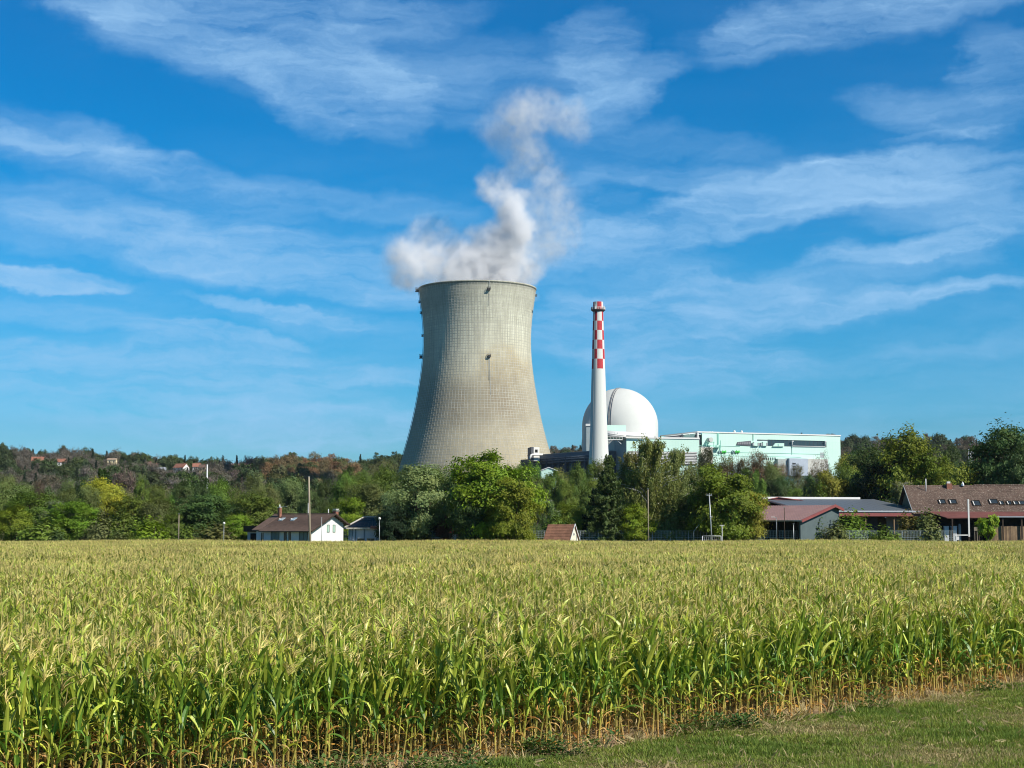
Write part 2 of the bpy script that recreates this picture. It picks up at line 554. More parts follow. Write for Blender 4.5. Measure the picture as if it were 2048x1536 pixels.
# ------------------------------------------------------------------ cooling tower
def build_tower():
    Y = 1017.0; k = Y / F_PX
    cx = (954.3 - 1024) * k
    zpx = lambda y: EYE + (HOR - y) * k
    tab = [(578, 118), (592, 116.2), (608, 113.8), (625, 111.4), (640, 109.6), (658, 108.2), (677, 107.5), (697, 107.7), (718, 108.9), (740, 111.2),
           (759, 113.8), (785, 117.8), (813, 122.8), (840, 128.6), (868, 135.2), (905, 145.8), (942, 157), (975, 167), (1005, 176.5)]
    zt = np.array([zpx(a) for a, _ in tab])[::-1]; rt = np.array([b * k for _, b in tab])[::-1]
    t = empty('cooling_tower', (cx, Y, 0), 0, 'huge pale concrete hyperbolic cooling tower with steam leaving its open top', 'cooling tower')
    zb, ztop = zt[0], zt[-1]
    rad = lambda z: float(np.interp(z, zt, rt))
    # smoothed radius
    zz = np.linspace(zb, ztop, 64)
    rr = np.array([rad(z) for z in zz])
    for _ in range(6):
        rr[1:-1] = (rr[:-2] + rr[1:-1] * 2 + rr[2:]) / 4
    rad = lambda z: float(np.interp(z, zz, rr))
    # concrete material: pale greenish above, tan below, stains of their own shape and one painted shade patch
    m = NT('tower_concrete')
    tc = m.n('ShaderNodeTexCoord').outputs['Object']
    sp = m.n('ShaderNodeSeparateXYZ'); m.l(tc, sp.inputs[0])
    ramp = m.n('ShaderNodeValToRGB'); els = ramp.color_ramp.elements
    z01 = m.rng(sp.outputs[2], zb, ztop)
    wob = m.noise(.035, 5, .6, stretch=(1, 1, .5))
    zw = m.math('ADD', z01, m.rng(wob, .3, .7, -.06, .06))
    m.l(zw, ramp.inputs[0])
    els[0].position = 0; els[0].color = (.34, .30, .22, 1)
    els[1].position = 1; els[1].color = (.50, .53, .46, 1)
    for p, c in ((.22, (.38, .345, .26)), (.42, (.37, .34, .27)), (.56, (.47, .44, .34)), (.68, (.60, .60, .50)), (.82, (.62, .65, .57)), (.93, (.55, .58, .51))):
        e = els.new(p); e.color = (*c, 1)
    col = ramp.outputs[0]

    def blob(cx_, cz_, rx, rz_, soft, colr, amt, c0, nstretch=(1, 1, .35), nscale=.12):
        mp = m.n('ShaderNodeMapping', vector_type='TEXTURE')
        mp.inputs['Location'].default_value = (cx_, 0, cz_); mp.inputs['Scale'].default_value = (rx, 1e4, rz_)
        nn = m.n('ShaderNodeTexNoise'); nn.inputs['Scale'].default_value = .09; nn.inputs['Detail'].default_value = 5
        m.l(tc, nn.inputs['Vector'])
        s1 = m.n('ShaderNodeVectorMath', operation='SUBTRACT'); s1.inputs[1].default_value = (.5, .5, .5); m.l(nn.outputs['Color'], s1.inputs[0])
        s2 = m.n('ShaderNodeVectorMath', operation='MULTIPLY_ADD'); s2.inputs[1].default_value = (22, 0, 22); m.l(s1.outputs[0], s2.inputs[0]); m.l(tc, s2.inputs[2])
        m.l(s2.outputs[0], mp.inputs[0])
        ln = m.n('ShaderNodeVectorMath', operation='LENGTH'); m.l(mp.outputs[0], ln.inputs[0])
        f = m.rng(ln.outputs['Value'], soft, 1, amt, 0, True)
        br = m.noise(nscale, 6, .7, stretch=nstretch)
        f = m.math('MULTIPLY', f, m.rng(br, .3, .62, .35, 1))
        return m.mix(f, c0, colr)
    col = blob(18, zpx(745), 22, 17, .45, (.44, .37, .23), .85, col)
    col = blob(-6, zpx(818), 44, 22, .3, (.185, .155, .115), .85, col)
    col = blob(20, zpx(800), 22, 30, .3, (.20, .16, .115), .85, col)
    col = blob(-30, zpx(800), 16, 30, .3, (.26, .26, .23), .6, col)
    col = blob(-24, zpx(600), 26, 16, .3, (.30, .315, .29), .45, col)  # upper left darkened in colour where the shell turns from the sun
    col = blob(32, zpx(600), 9, 12, .2, (.33, .35, .32), .6, col)
    # run-down streaks, formwork panel tone differences
    st = m.noise(.5, 5, .65, stretch=(1.2, 1.2, .06))
    col = m.mix(m.rng(st, .38, .66, 0, .55), col, (.235, .225, .185))
    wt = m.noise(.9, 4, .7, stretch=(1.3, 1.3, .12))
    col = m.mix(m.rng(wt, .60, .74, 0, .55), col, (.62, .62, .55))
    ring = m.noise(.05, 2, .5, stretch=(.02, .02, 9))
    col = m.mix(m.rng(ring, .40, .66, 0, .26), col, (.27, .27, .235))
    fine = m.noise(1.1, 4, .7)
    col = m.mix(m.rng(fine, .3, .7, 0, .3), col, (.30, .29, .25))
    col = m.mix(1.0, col, (1.08, 1.04, .94), 'MULTIPLY')
    dk = m.rng(sp.outputs[2], ztop - 5, ztop + .5, 0, .55, True)
    col = m.mix(m.math('MULTIPLY', dk, m.rng(st, .35, .6, .4, 1)), col, (.22, .215, .19))
    m.principled(col, .9, .15)
    mr = mk('tower_rib_concrete', (.45, .435, .37), .9, .3, .08)
    # shell with thickness (outer face, lip, inner face)
    g = G()
    prof = [(rad(z), z) for z in zz] + [(rad(ztop) + .35, ztop + .1), (rad(ztop) + .35, ztop + .9), (rad(ztop) - 1.1, ztop + .9)]
    prof += [(rad(z) - 1.1, z) for z in zz[::-1]] + [(rad(zb), zb)]
    g.lathe(prof, 224)
    g.build('shell', m.m, t)
    # formwork grid: upright ribs and lift rings, proud of the shell
    nr = 120
    zs = np.linspace(zb + .5, ztop - .3, 46)
    V = []; Q = []
    for i in range(nr):
        a = 2 * math.pi * (i + .5) / nr
        ca, sa = math.cos(a), math.sin(a); tx, ty = -sa, ca
        b = len(V)
        for z in zs:
            r = rad(z)
            for w, o in ((-.13, -.1), (-.10, .045), (.10, .045), (.13, -.1)):
                V.append(((r + o) * ca + w * tx, (r + o) * sa + w * ty, z))
        for j in range(len(zs) - 1):
            for q in range(3):
                Q.append((b + j * 4 + q, b + j * 4 + q + 1, b + j * 4 + 5 + q, b + j * 4 + 4 + q))
    o = link_mesh('upright_ribs', np_mesh('upright_ribs', np.array(V), np.array(Q), mr), t); o['kind'] = 'stuff'
    V = []; Q = []
    nring = 84
    for i in range(nring):
        z = zb + 1 + (ztop - zb - 2) * i / (nring - 1)
        b = len(V)
        for kk in range(nr):
            a = 2 * math.pi * kk / nr; ca, sa = math.cos(a), math.sin(a)
            r = rad(z)
            V += [((r - .1) * ca, (r - .1) * sa, z + .16), ((r + .045) * ca, (r + .045) * sa, z + .10), ((r + .045) * ca, (r + .045) * sa, z - .10)]
        for kk in range(nr):
            k2 = (kk + 1) % nr
            for q in range(2):
                Q.append((b + kk * 3 + q, b + kk * 3 + q + 1, b + k2 * 3 + q + 1, b + k2 * 3 + q))
    o = link_mesh('lift_rings', np_mesh('lift_rings', np.array(V), np.array(Q), mr), t); o['kind'] = 'stuff'
    # crossed legs under the shell, hidden behind the trees
    g = G()
    r0, r1 = rad(zb) - .6, rad(zb) + 5
    for i in range(48):
        a = 2 * math.pi * i / 48
        for s in (-1, 1):
            b = a + s * 2 * math.pi / 96
            g.tube([(r1 * math.cos(a), r1 * math.sin(a), 2), (r0 * math.cos(b), r0 * math.sin(b), zb + .3)], .55, 6)
    o = g.build('legs', M['concrete_shade'], t); o['kind'] = 'stuff'
    # ladder track with platforms on the left edge, two boxes on the front
    dm = mk('tower_steel', (.05, .055, .06), .7, .2, 1)
    aL = R(180 + 3)

    def wall_pt(ang, z, out): return Vector(((rad(z) + out) * math.cos(ang), (rad(z) + out) * math.sin(ang), z))
    g = G()
    for da in (-.010, .010):
        g.tube([wall_pt(aL + da, z, .45) for z in np.linspace(zb, ztop + 1, 40)], .15, 4)
    for z in np.linspace(zb, ztop, 150):
        g.tube([wall_pt(aL - .012, z, .45), wall_pt(aL + .012, z, .45)], .10, 3)
    g.build('ladder', dm, t)

    def platform(ang, z, w=2.6, h=2.6, out=2.2):
        w *= .8; h *= .8; out *= .8
        g = G()
        g.box(0, out, -w / 2, w / 2, 0, .25)
        for y in (-w / 2, w / 2 - .15):
            for x in (0.1, out - .2):
                g.box(x, x + .15, y, y + .15, .25, h)
            g.box(0, out, y, y + .12, h, h + .14); g.box(0, out, y, y + .12, h * .5, h * .5 + .12)
        g.box(out - .14, out, -w / 2, w / 2, h, h + .14); g.box(out - .14, out, -w / 2, w / 2, h * .5, h * .5 + .12)
        g.box(.1, out - .5, -w * .25, w * .3, .25, h * .8)
        o = g.build('platform', dm, t)
        o.location = wall_pt(ang, z, .1); o.rotation_euler = (0, 0, ang)
    for y, s in ((582, 1.4), (605, .8), (627, .8), (673, .8), (717, 1.35)):
        platform(aL, zpx(y), 2.6 * s, 2.2 * s, 2.2 * s)
    aF = R(-90) + math.asin(24.5 / 117); aF2 = R(-90) + math.asin(24.5 / 108)
    zf = lambda y: EYE + (HOR - y) * 983 / F_PX
    platform(aF, zf(579), 2.4, 2.4, 2.0)
    platform(aF2, zf(714), 2.4, 2.4, 2.0)
    platform(R(2), zpx(590), 1.4, 1.6, 1.5)
    g = G()
    g.tube([wall_pt(aF + .006, z, .42) for z in np.linspace(zf(610), ztop + 1.2, 12)], .11, 4)
    g.build('cable_duct', M['concrete_shade'], t)
    g = G()
    g.tube([wall_pt(aF2 + .010, z, .42) for z in np.linspace(zf(790), zf(716), 14)], .09, 4)
    g.tube([wall_pt(aF2 - .012, z, .42) for z in np.linspace(zf(760), zf(716), 14)], .10, 4)
    g.build('cable_duct', M['concrete_shade'], t)


build_tower()


# ------------------------------------------------------------------ chimney stack
def build_stack():
    Y = 850.0; k = Y / F_PX
    cx = (1197.7 - 1024) * k
    zp = lambda y: EYE + (HOR - y) * k
    t = empty('chimney_stack', (cx, Y, 0), 0, 'tall slim white chimney with red and white chequered top in front of the dome', 'chimney')
    tab = [(602, 9.9), (618, 10.3), (660, 11.3), (700, 12.5), (738, 13.6), (800, 15.4), (860, 17.2), (900, 19.0), (930, 20.8), (960, 23), (1010, 27), (1052, 30)]
    white = NT('stack_white'); a = white.noise(.25, 5, .6, stretch=(2, 2, .12)); b = white.noise(2., 4, .6)
    c = white.mix(white.rng(a, .35, .7, 0, .5), (.64, .66, .62), (.50, .52, .48)); c = white.mix(white.rng(b, .3, .7, 0, .18), c, (.5, .5, .46))
    white.principled(c, .7, .25)
    red = mk('stack_red', (.46, .035, .045), .6, .16, .6)
    rows = [602, 620.5, 641, 660, 679.5, 698, 718, 738]
    yy = sorted(set([y for y, _ in tab] + rows))
    prof = [(float(np.interp(y, [q for q, _ in tab], [q for _, q in tab])) * k, zp(y)) for y in yy][::-1]
    yr = yy[::-1]
    seg = 80    # 4.5 degrees each; pairs of 54 + 36 degrees
    def mf(i, kk):
        ym = (yr[i] + yr[i + 1]) / 2
        if ym > 738: return 0
        row = sum(1 for r_ in rows if r_ <= ym) - 1
        ang = (kk + .5) * 360 / seg
        # front is at 270 degrees; wide field from -12 to 42 degrees right of front
        a = (ang - 270 + 12) % 90
        wide = a < 54
        return 1 if (wide == (row % 2 == 0)) else 0
    g = G()
    g.lathe(prof, seg, matf=mf)
    g.mi = 2
    g.lathe([(prof[-1][0], prof[-1][1]), (prof[-1][0] - .5, prof[-1][1] + .02), (prof[-1][0] - .5, prof[-1][1] - 4)], seg)
    g.build('shaft', [white.m, red, M['dark']], t)
    # gallery
    dm = mk('gallery_steel', (.10, .07, .07), .6, .2, 1)
    z = zp(619); r0 = 10.2 * k
    g = G()
    g.lathe([(r0 - .05, z), (r0 + 1.15, z), (r0 + 1.15, z + .3), (r0 - .05, z + .3)], 40)
    g.lathe([(r0 - .05, z - 1.0), (r0 + .9, z - .05)], 40)
    g.build('gallery', dm, t)
    g = G()
    for h in (.8, 1.5):
        g.lathe([(r0 + 1.05, z + h), (r0 + 1.15, z + h), (r0 + 1.15, z + h + .1), (r0 + 1.05, z + h + .1)], 40)
    for i in range(20):
        a = i * math.pi / 10
        x, y = (r0 + 1.1) * math.cos(a), (r0 + 1.1) * math.sin(a)
        g.box(x - .06, x + .06, y - .06, y + .06, z + .3, z + 1.6)
    g.build('railing', M['white_metal'], t)
    for i, (a, s) in enumerate(((200, 1), (245, 1.1), (275, .8), (330, 1.2), (30, .8))):
        g = G(); g.box(-.35 * s, .35 * s, -.35 * s, .35 * s, 0, 1.3 * s); g.tube([(0, 0, 1.3 * s), (0, 0, 2.2 * s)], .08, 5)
        o = g.build('warning_light', M['white_metal'] if i % 2 else dm, t)
        o.location = ((r0 + .8) * math.cos(R(a)), (r0 + .8) * math.sin(R(a)), z + .3)
    # climbing ladder on the shaded side
    g = G()
    zs = np.linspace(8, zp(604), 60)
    for da in (-.02, .02):
        pts = []
        for z_ in zs:
            r_ = float(np.interp(-z_, [-q for _, q in prof[::-1]], [q for q, _ in prof[::-1]])) + .12
            a_ = R(226) + da
            pts.append((r_ * math.cos(a_), r_ * math.sin(a_), z_))
        g.tube(pts, .06, 4)
    g.build('ladder', M['concrete_shade'], t)


build_stack()


# ------------------------------------------------------------------ reactor dome
def build_dome():
    Y = 930.0; k = Y / F_PX
    cx = (1240.5 - 1024) * k; Rr = 76 * k; zs = EYE + (HOR - 853) * k
    t = empty('reactor_dome', (cx, Y, 0), 0, 'white hemispherical reactor building behind the chequered chimney', 'reactor dome')
    m = NT('dome_coating')
    a = m.noise(.12, 5, .6); b = m.noise(.7, 4, .65, stretch=(1, 1, .25))
    c = m.mix(m.rng(a, .35, .7, 0, .6), (.55, .56, .535), (.48, .49, .47))
    c = m.mix(m.rng(b, .5, .8, 0, .3), c, (.55, .56, .54))
    sp = m.n('ShaderNodeSeparateXYZ'); m.l(m.n('ShaderNodeTexCoord').outputs['Object'], sp.inputs[0])
    ln = m.math('PINGPONG', sp.outputs[2], 3.4)
    c = m.mix(m.rng(ln, 0, .16, .22, 0), c, (.45, .46, .45))
    m.principled(c, .7, .2)
    g = G()
    prof = [(Rr, 0), (Rr, zs)] + [(Rr * math.cos(R(q)), zs + Rr * math.sin(R(q))) for q in np.linspace(2.5, 90, 36)]
    prof[-1] = (.02, prof[-1][1])
    g.lathe(prof, 128)
    g.build('containment_shell', m.m, t)
    # service ladder running over the crown
    lad = mk('dome_ladder_steel', (.24, .24, .25), .6, .2, 1)
    g = G()
    az = R(-90 - 19)
    for off in (-.9, -.35, .55):
        pts = []
        for q in np.linspace(0, 88, 30):
            rr_ = (Rr + .25) * math.cos(R(q)); z_ = zs + (Rr + .25) * math.sin(R(q))
            pts.append((rr_ * math.cos(az) - off * math.sin(az), rr_ * math.sin(az) + off * math.cos(az), z_))
        pts = [(pts[0][0], pts[0][1], zs - 8)] + pts
        g.tube(pts, .13 if off != .55 else .22, 4)
    for q in np.linspace(0, 86, 60):
        rr_ = (Rr + .25) * math.cos(R(q)); z_ = zs + (Rr + .25) * math.sin(R(q))
        g.tube([(rr_ * math.cos(az) - o_ * math.sin(az), rr_ * math.sin(az) + o_ * math.cos(az), z_) for o_ in (-.9, -.35)], .08, 3)
    g.build('ladder', lad, t)
    # shaded riser box on the left flank
    g = G(); g.box(-Rr + 1.6, -Rr + 5.2, -17.2, -9, 20, zs - 1); g.mi = 1; g.box(-Rr + 1.3, -Rr + 5.5, -17.6, -8.8, zs - 1, zs + .3)
    g.build('riser', [mk('riser_panel', (.30, .36, .38), .7, .1, .3), M['white_metal']], t)


build_dome()


# ------------------------------------------------------------------ facade helper
class Facade:
    """vertical plane through O with heading ang; x along, y into the building, z up"""
    def __init__(s, O, ang, name, label, cat, group=None):
        s.O = Vector((O[0], O[1], 0)); s.ang = ang
        s.e = empty(name, (O[0], O[1], 0), ang, label, cat, group)

    def uv(s, px, py, depth=0.0):
        r = at(px, py, 1.0) - Vector((0, 0, EYE))
        d = Vector((math.cos(s.ang), math.sin(s.ang))); n = Vector((-d.y, d.x))
        ox, oy = s.O.x + n.x * depth, s.O.y + n.y * depth
        # t*r.x = ox + u*d.x ; t*r.y = oy + u*d.y
        det = r.x * (-d.y) + d.x * r.y
        t = (ox * (-d.y) + d.x * oy) / det
        u = (r.x * oy - r.y * ox) / (-det) if abs(det) > 1e-9 else 0
        u = ((t * r.x - ox) * d.x + (t * r.y - oy) * d.y)
        return u, EYE + t * r.z

    def rect(s, name, p0, p1, o0, o1, mat, g=None):
        """box on the facade from pixel corner p0 to p1; o0,o1 = how far it stands out (negative: into the wall)"""
        u0, z0 = s.uv(*p0); u1, z1 = s.uv(*p1)
        if u0 > u1: u0, u1 = u1, u0
        if z0 > z1: z0, z1 = z1, z0
        gg = g or G()
        gg.box(u0, u1, -o1, -o0, z0, z1)
        if g is None: return gg.build(name, mat, s.e)


mint = NT('mint_cladding')
_tc = mint.n('ShaderNodeTexCoord').outputs['Object']
_sp = mint.n('ShaderNodeSeparateXYZ'); mint.l(_tc, _sp.inputs[0])
_a = mint.noise(.06, 4, .5); _b = mint.noise(.8, 4, .6, stretch=(1, 1, .2))
_c = mint.mix(mint.rng(_a, .35, .65, 0, 1), (.49, .70, .61), (.53, .73, .645))
_c = mint.mix(mint.rng(_b, .5, .8, 0, .25), _c, (.42, .66, .55))
_v = mint.math('PINGPONG', _sp.outputs[0], .9); _h = mint.math('PINGPONG', _sp.outputs[2], 2.1)
_c = mint.mix(mint.rng(_v, 0, .09, .20, 0), _c, (.22, .42, .36))
_c = mint.mix(mint.rng(_h, 0, .09, .20, 0), _c, (.22, .42, .36))
mint.principled(_c, .55, .3)
M['mint'] = mint.m
M['mint_dark'] = mk('dark_mint_cladding', (.22, .48, .40), .6, .1, .3)  # darker mint for door, pipes, seams and duct stand
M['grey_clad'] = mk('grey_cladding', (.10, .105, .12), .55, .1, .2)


def build_turbine():
    O = at(1396, 930, 905)
    f = Facade(O, R(22.5), 'turbine_hall', 'long mint green turbine hall with a dark ribbon window, right of the dome', 'industrial building')
    e = f.e
    uR, _ = f.uv(1681, 900)
    zt = f.uv(1396, 865)[1]
    g = G(); u0 = f.uv(1404.5, 900)[0]
    # front wall in pieces round the ribbon window
    wa, wz1 = f.uv(1535, 881.5); wb, wz0 = f.uv(1653, 892.5)
    wz1 = f.uv(1594, 880.5)[1]; wz0 = f.uv(1594, 893.5)[1]
    g.box(u0, uR, 0, .6, 4, wz0); g.box(u0, uR, 0, .6, wz1, zt); g.box(u0, wa, 0, .6, wz0, wz1); g.box(wb, uR, 0, .6, wz0, wz1)
    g.box(uR - .6, uR, .6, 45, 4, zt); g.box(0, uR, 44.4, 45, 4, zt); g.box(0, .6, 4, 44, 4, zt - 1); g.box(.6, uR - .6, .6, 44.4, zt - 1.2, zt - .6)
    g.build('wall', M['mint'], e)
    g = G(); g.box(-.4, uR + .3, -.35, .2, zt, zt + .7); g.box(uR - .1, uR + .3, .2, 45, zt, zt + .7); g.box(-.4, 0.1, .2, 45, zt, zt + .7)
    g.build('parapet', M['white_metal'], e)
    g = G(); g.box(u0 - 3, u0, 1.4, 2.2, f.uv(1400, 892)[1], zt); g.build('recessed_panel', M['grey_clad'], e)
    g = G(); g.box(-.2, .55, -.2, .7, f.uv(1397, 892)[1], zt); g.build('corner_post', M['white_metal'], e)
    # ribbon window: panes between mullions
    n = 14; gl = mk('ribbon_glass', (.03, .06, .075), .3, .15, .12, spec=.5)
    xs = np.linspace(wa, wb, n + 1)
    for i in range(n):
        gg = G(); gg.box(xs[i] + .06, xs[i + 1] - .06, .35, .45, wz0 + .2, wz1 - .12); gg.build('pane', gl, e)
    gg = G()
    for x in xs[1:-1]: gg.box(x - .05, x + .05, .25, .47, wz0 + .2, wz1 - .12)
    gg.box(wa, wb, .1, .55, wz0, wz0 + .2); gg.box(wa, wb, .1, .55, wz1 - .12, wz1)
    gg.build('window_frame', M['grey_clad'], e)
    f.rect('canopy_strip', (1514.5, 879), (1536, 881.5), .0, .25, M['grey_clad'])
    # slanted louvre band
    p = [f.uv(1472, 890), f.uv(1501, 891.5), f.uv(1501, 881.5), f.uv(1474.5, 884)]
    g = G(); g.prismy([(a, b) for a, b in p], -.45, .1); g.build('louvre_bank', M['grey_clad'], e)
    for i in range(7):
        a = 1475 + i * 3.6; ua, za = f.uv(a, 885.2 - i * .25); ub, zb_ = f.uv(a + 2.8, 889)
        gg = G(); gg.box(ua, ub, -.62, -.46, zb_, za); gg.build('louvre', mk('louvre_grey', (.22, .22, .24), .5, .1, 1) if i == 0 else bpy.data.materials['louvre_grey'], e)
    # vent cabinets between the windows
    for (x0, x1) in ((1506, 1513), (1524, 1533)):
        f.rect('vent_cabinet', (x0, 883.5), (x1 + 0, 892), .02, 1.2, M['mint'])
    for x in (1504.3, 1515.2, 1521, 1531.5):
        f.rect('vent_grille', (x - 1.2, 885.5), (x + 1.4, 891.5), .0, 1.35, M['concrete_shade'])
    # lower storey ledge, seams and penthouse bump before the window
    p = [f.uv(1544, 893), f.uv(1566.5, 893), f.uv(1566.5, 886.5), f.uv(1549, 886.5)]
    g = G(); g.prismy([(a, b) for a, b in p], -1.0, .02); g.build('roof_light_housing', M['mint'], e)
    f.rect('door', (1553.5, 888), (1555.5, 892.5), 1.0, 1.06, M['mint_dark'])
    g = G()
    for (x0, y0, x1, y1) in ((1424, 910.5, 1602, 911.2), (1397, 890.6, 1480, 891.1), (1405, 903.2, 1650, 903.6)):
        ua, za = f.uv(x0, y0); ub, zb_ = f.uv(x1, y0); g.box(ua, ub, -.18, .02, za - .18, za)
    for x, y0, y1, w in ((1435.5, 866, 888.5, .9), (1439.5, 890.5, 901, .8), (1506, 868.5, 881, .35), (1432, 891, 903, .2), (1583.5, 893, 909, .15)):
        ua, za = f.uv(x, y0); _, zb_ = f.uv(x, y1); g.box(ua - w / 2, ua + w / 2, -.35, .02, zb_, za)
    g.build('downpipes_and_seams', M['mint_dark'], e)
    # big grey end-on duct with its stand
    uc, zc = f.uv(1416.5, 880)
    g = G(); g.tube([(uc, -3.4, zc), (uc, .1, zc)], 1.35, 20); g.build('round_duct', M['concrete'], e)
    g = G()
    for dx in (-2.6, 2.2, 6.5): g.box(uc + dx - .15, uc + dx + .15, -2.6, -2.3, zc - 4.2, zc - 1.0 + (0 if dx < 5 else .8))
    g.box(uc - 2.8, uc + 6.7, -3.0, -.1, zc - 4.3, zc - 4.05); g.box(uc - 2.8, uc + 2.4, -3.0, -2.0, zc - 1.5, zc - 1.3)
    g.build('duct_stand', M['mint_dark'], e)
    # cream porch block at the left foot
    f.rect('porch', (1397, 896), (1420.5, 935), .0, 3.0, mk('cream_porch', (.62, .58, .50), .8, .08, .4))
    f.rect('porch_roof', (1396, 894), (1421.2, 896), -.1, 3.4, M['white_metal'])
    f.rect('porch_louvre', (1406, 899), (1410, 900.6), 3.0, 3.1, M['grey_clad'])
    # emblems: grey-white letter then green letters, twice
    green = mk('emblem_green', (.05, .42, .06), .5, .05, 1); greyl = mk('emblem_grey', (.22, .34, .36), .5, .05, 1)
    for x in (1437, 1464):
        s = 7.2  # px width of half the emblem
        def glyph(pts_list, mat_, nm):
            g = G()
            for (ax, ay, bx, by, w) in pts_list:
                (u0_, z0_), (u1_, z1_) = f.uv(x + ax, 901.0 + ay), f.uv(x + bx, 901.0 + by)
                g.tube([(u0_, -.35, z0_), (u1_, -.35, z1_)], w * .28, 5)
            g.build(nm, mat_, e)
        if True:
            glyph([(0, 1, 0, 5, 1.7), (0, 5, 2.3, 6, 1.5), (2.4, .4, 0.2, 1.2, 1.5), (3.6, 0, 3.6, 3.4, 1.0)], greyl, 'emblem_letter')
            glyph([(4.2, 2.4, 5.9, 4.4, 1.0)], M['white_metal'], 'emblem_letter')
            glyph([(6.2, 1, 6.4, 5, 1.7), (6.4, 5, 8.2, 5.4, 1.4), (8.0, 1, 9.3, 4.6, 1.5), (8.0, .2, 8.2, .3, 1.3)], green, 'emblem_letter')
            glyph([(11.0, 1, 12, 5.4, 1.6), (14, .5, 12, 5.4, 1.7), (9.4, 3, 11, 2.2, 1.1)], green, 'emblem_letter')
    # window row low down
    for i in range(9):
        x = 1445.5 if i == 8 else 1518.5 + i * 4.35
        gg = G(); f.rect('window', (x, 915), (x + 2.2, 919.8), .0, .08, M['glass'])
    # annexe blocks at the foot
    f.rect('annex', (1551, 917.5), (1570, 952), .0, 2.5, mk('annex_grey', (.34, .38, .37), .7, .08, .3))
    f.rect('annex', (1570.3, 917), (1608, 952), .02, 4.5, mk('annex_blue', (.36, .41, .48), .7, .08, .3))
    f.rect('annex', (1608.3, 918), (1652, 952), .0, 2.5, mk('annex_white', (.48, .48, .44), .7, .08, .3))
    g = G()
    for i in range(5):
        ua, za = f.uv(1576.5, 926.5 + i * 3); ub, _ = f.uv(1583, 926.5); g.box(ua, ub, -4.62, -4.45, za - .42, za)
    g.build('louvre_stack', M['dark'], e)
    f.rect('wall_vent', (1640, 905), (1647.5, 915.5), .0, .12, M['concrete_shade'])
    for x in (1427, 1432, 1476, 1490.5):
        ua, za = f.uv(x, 864); s = 1 if x > 1450 else .6
        g = G(); g.tube([(ua, 4, zt - .6), (ua, 4, zt + 1.5 * s), (ua + .01, 4, zt + 2.1 * s)], [.55 * s, .75 * s, .3 * s], 10); g.build('roof_vent', M['white_metal'], e)
    # lamp posts on the ledge in front of the window
    for x in (1583.5, 1649.5):
        ua, za = f.uv(x, 883.5); _, zb_ = f.uv(x, 893)
        g = G(); g.tube([(ua, -.8, zb_), (ua, -.8, za)], .14, 5); g.box(ua - .5, ua + .5, -1.3, -.5, za, za + .5); g.box(ua - .1, ua + .1, -.9, .1, zb_ - .1, zb_ + .2)
        g.build('floodlight', M['white_metal'], e)
    ua, za = f.uv(1584, 892.2); ub, _ = f.uv(1650, 892)
    g = G(); g.box(ua, ub, -.75, -.62, za, za + .22)
    g.build('handrail', M['white_metal'], e)


build_turbine()


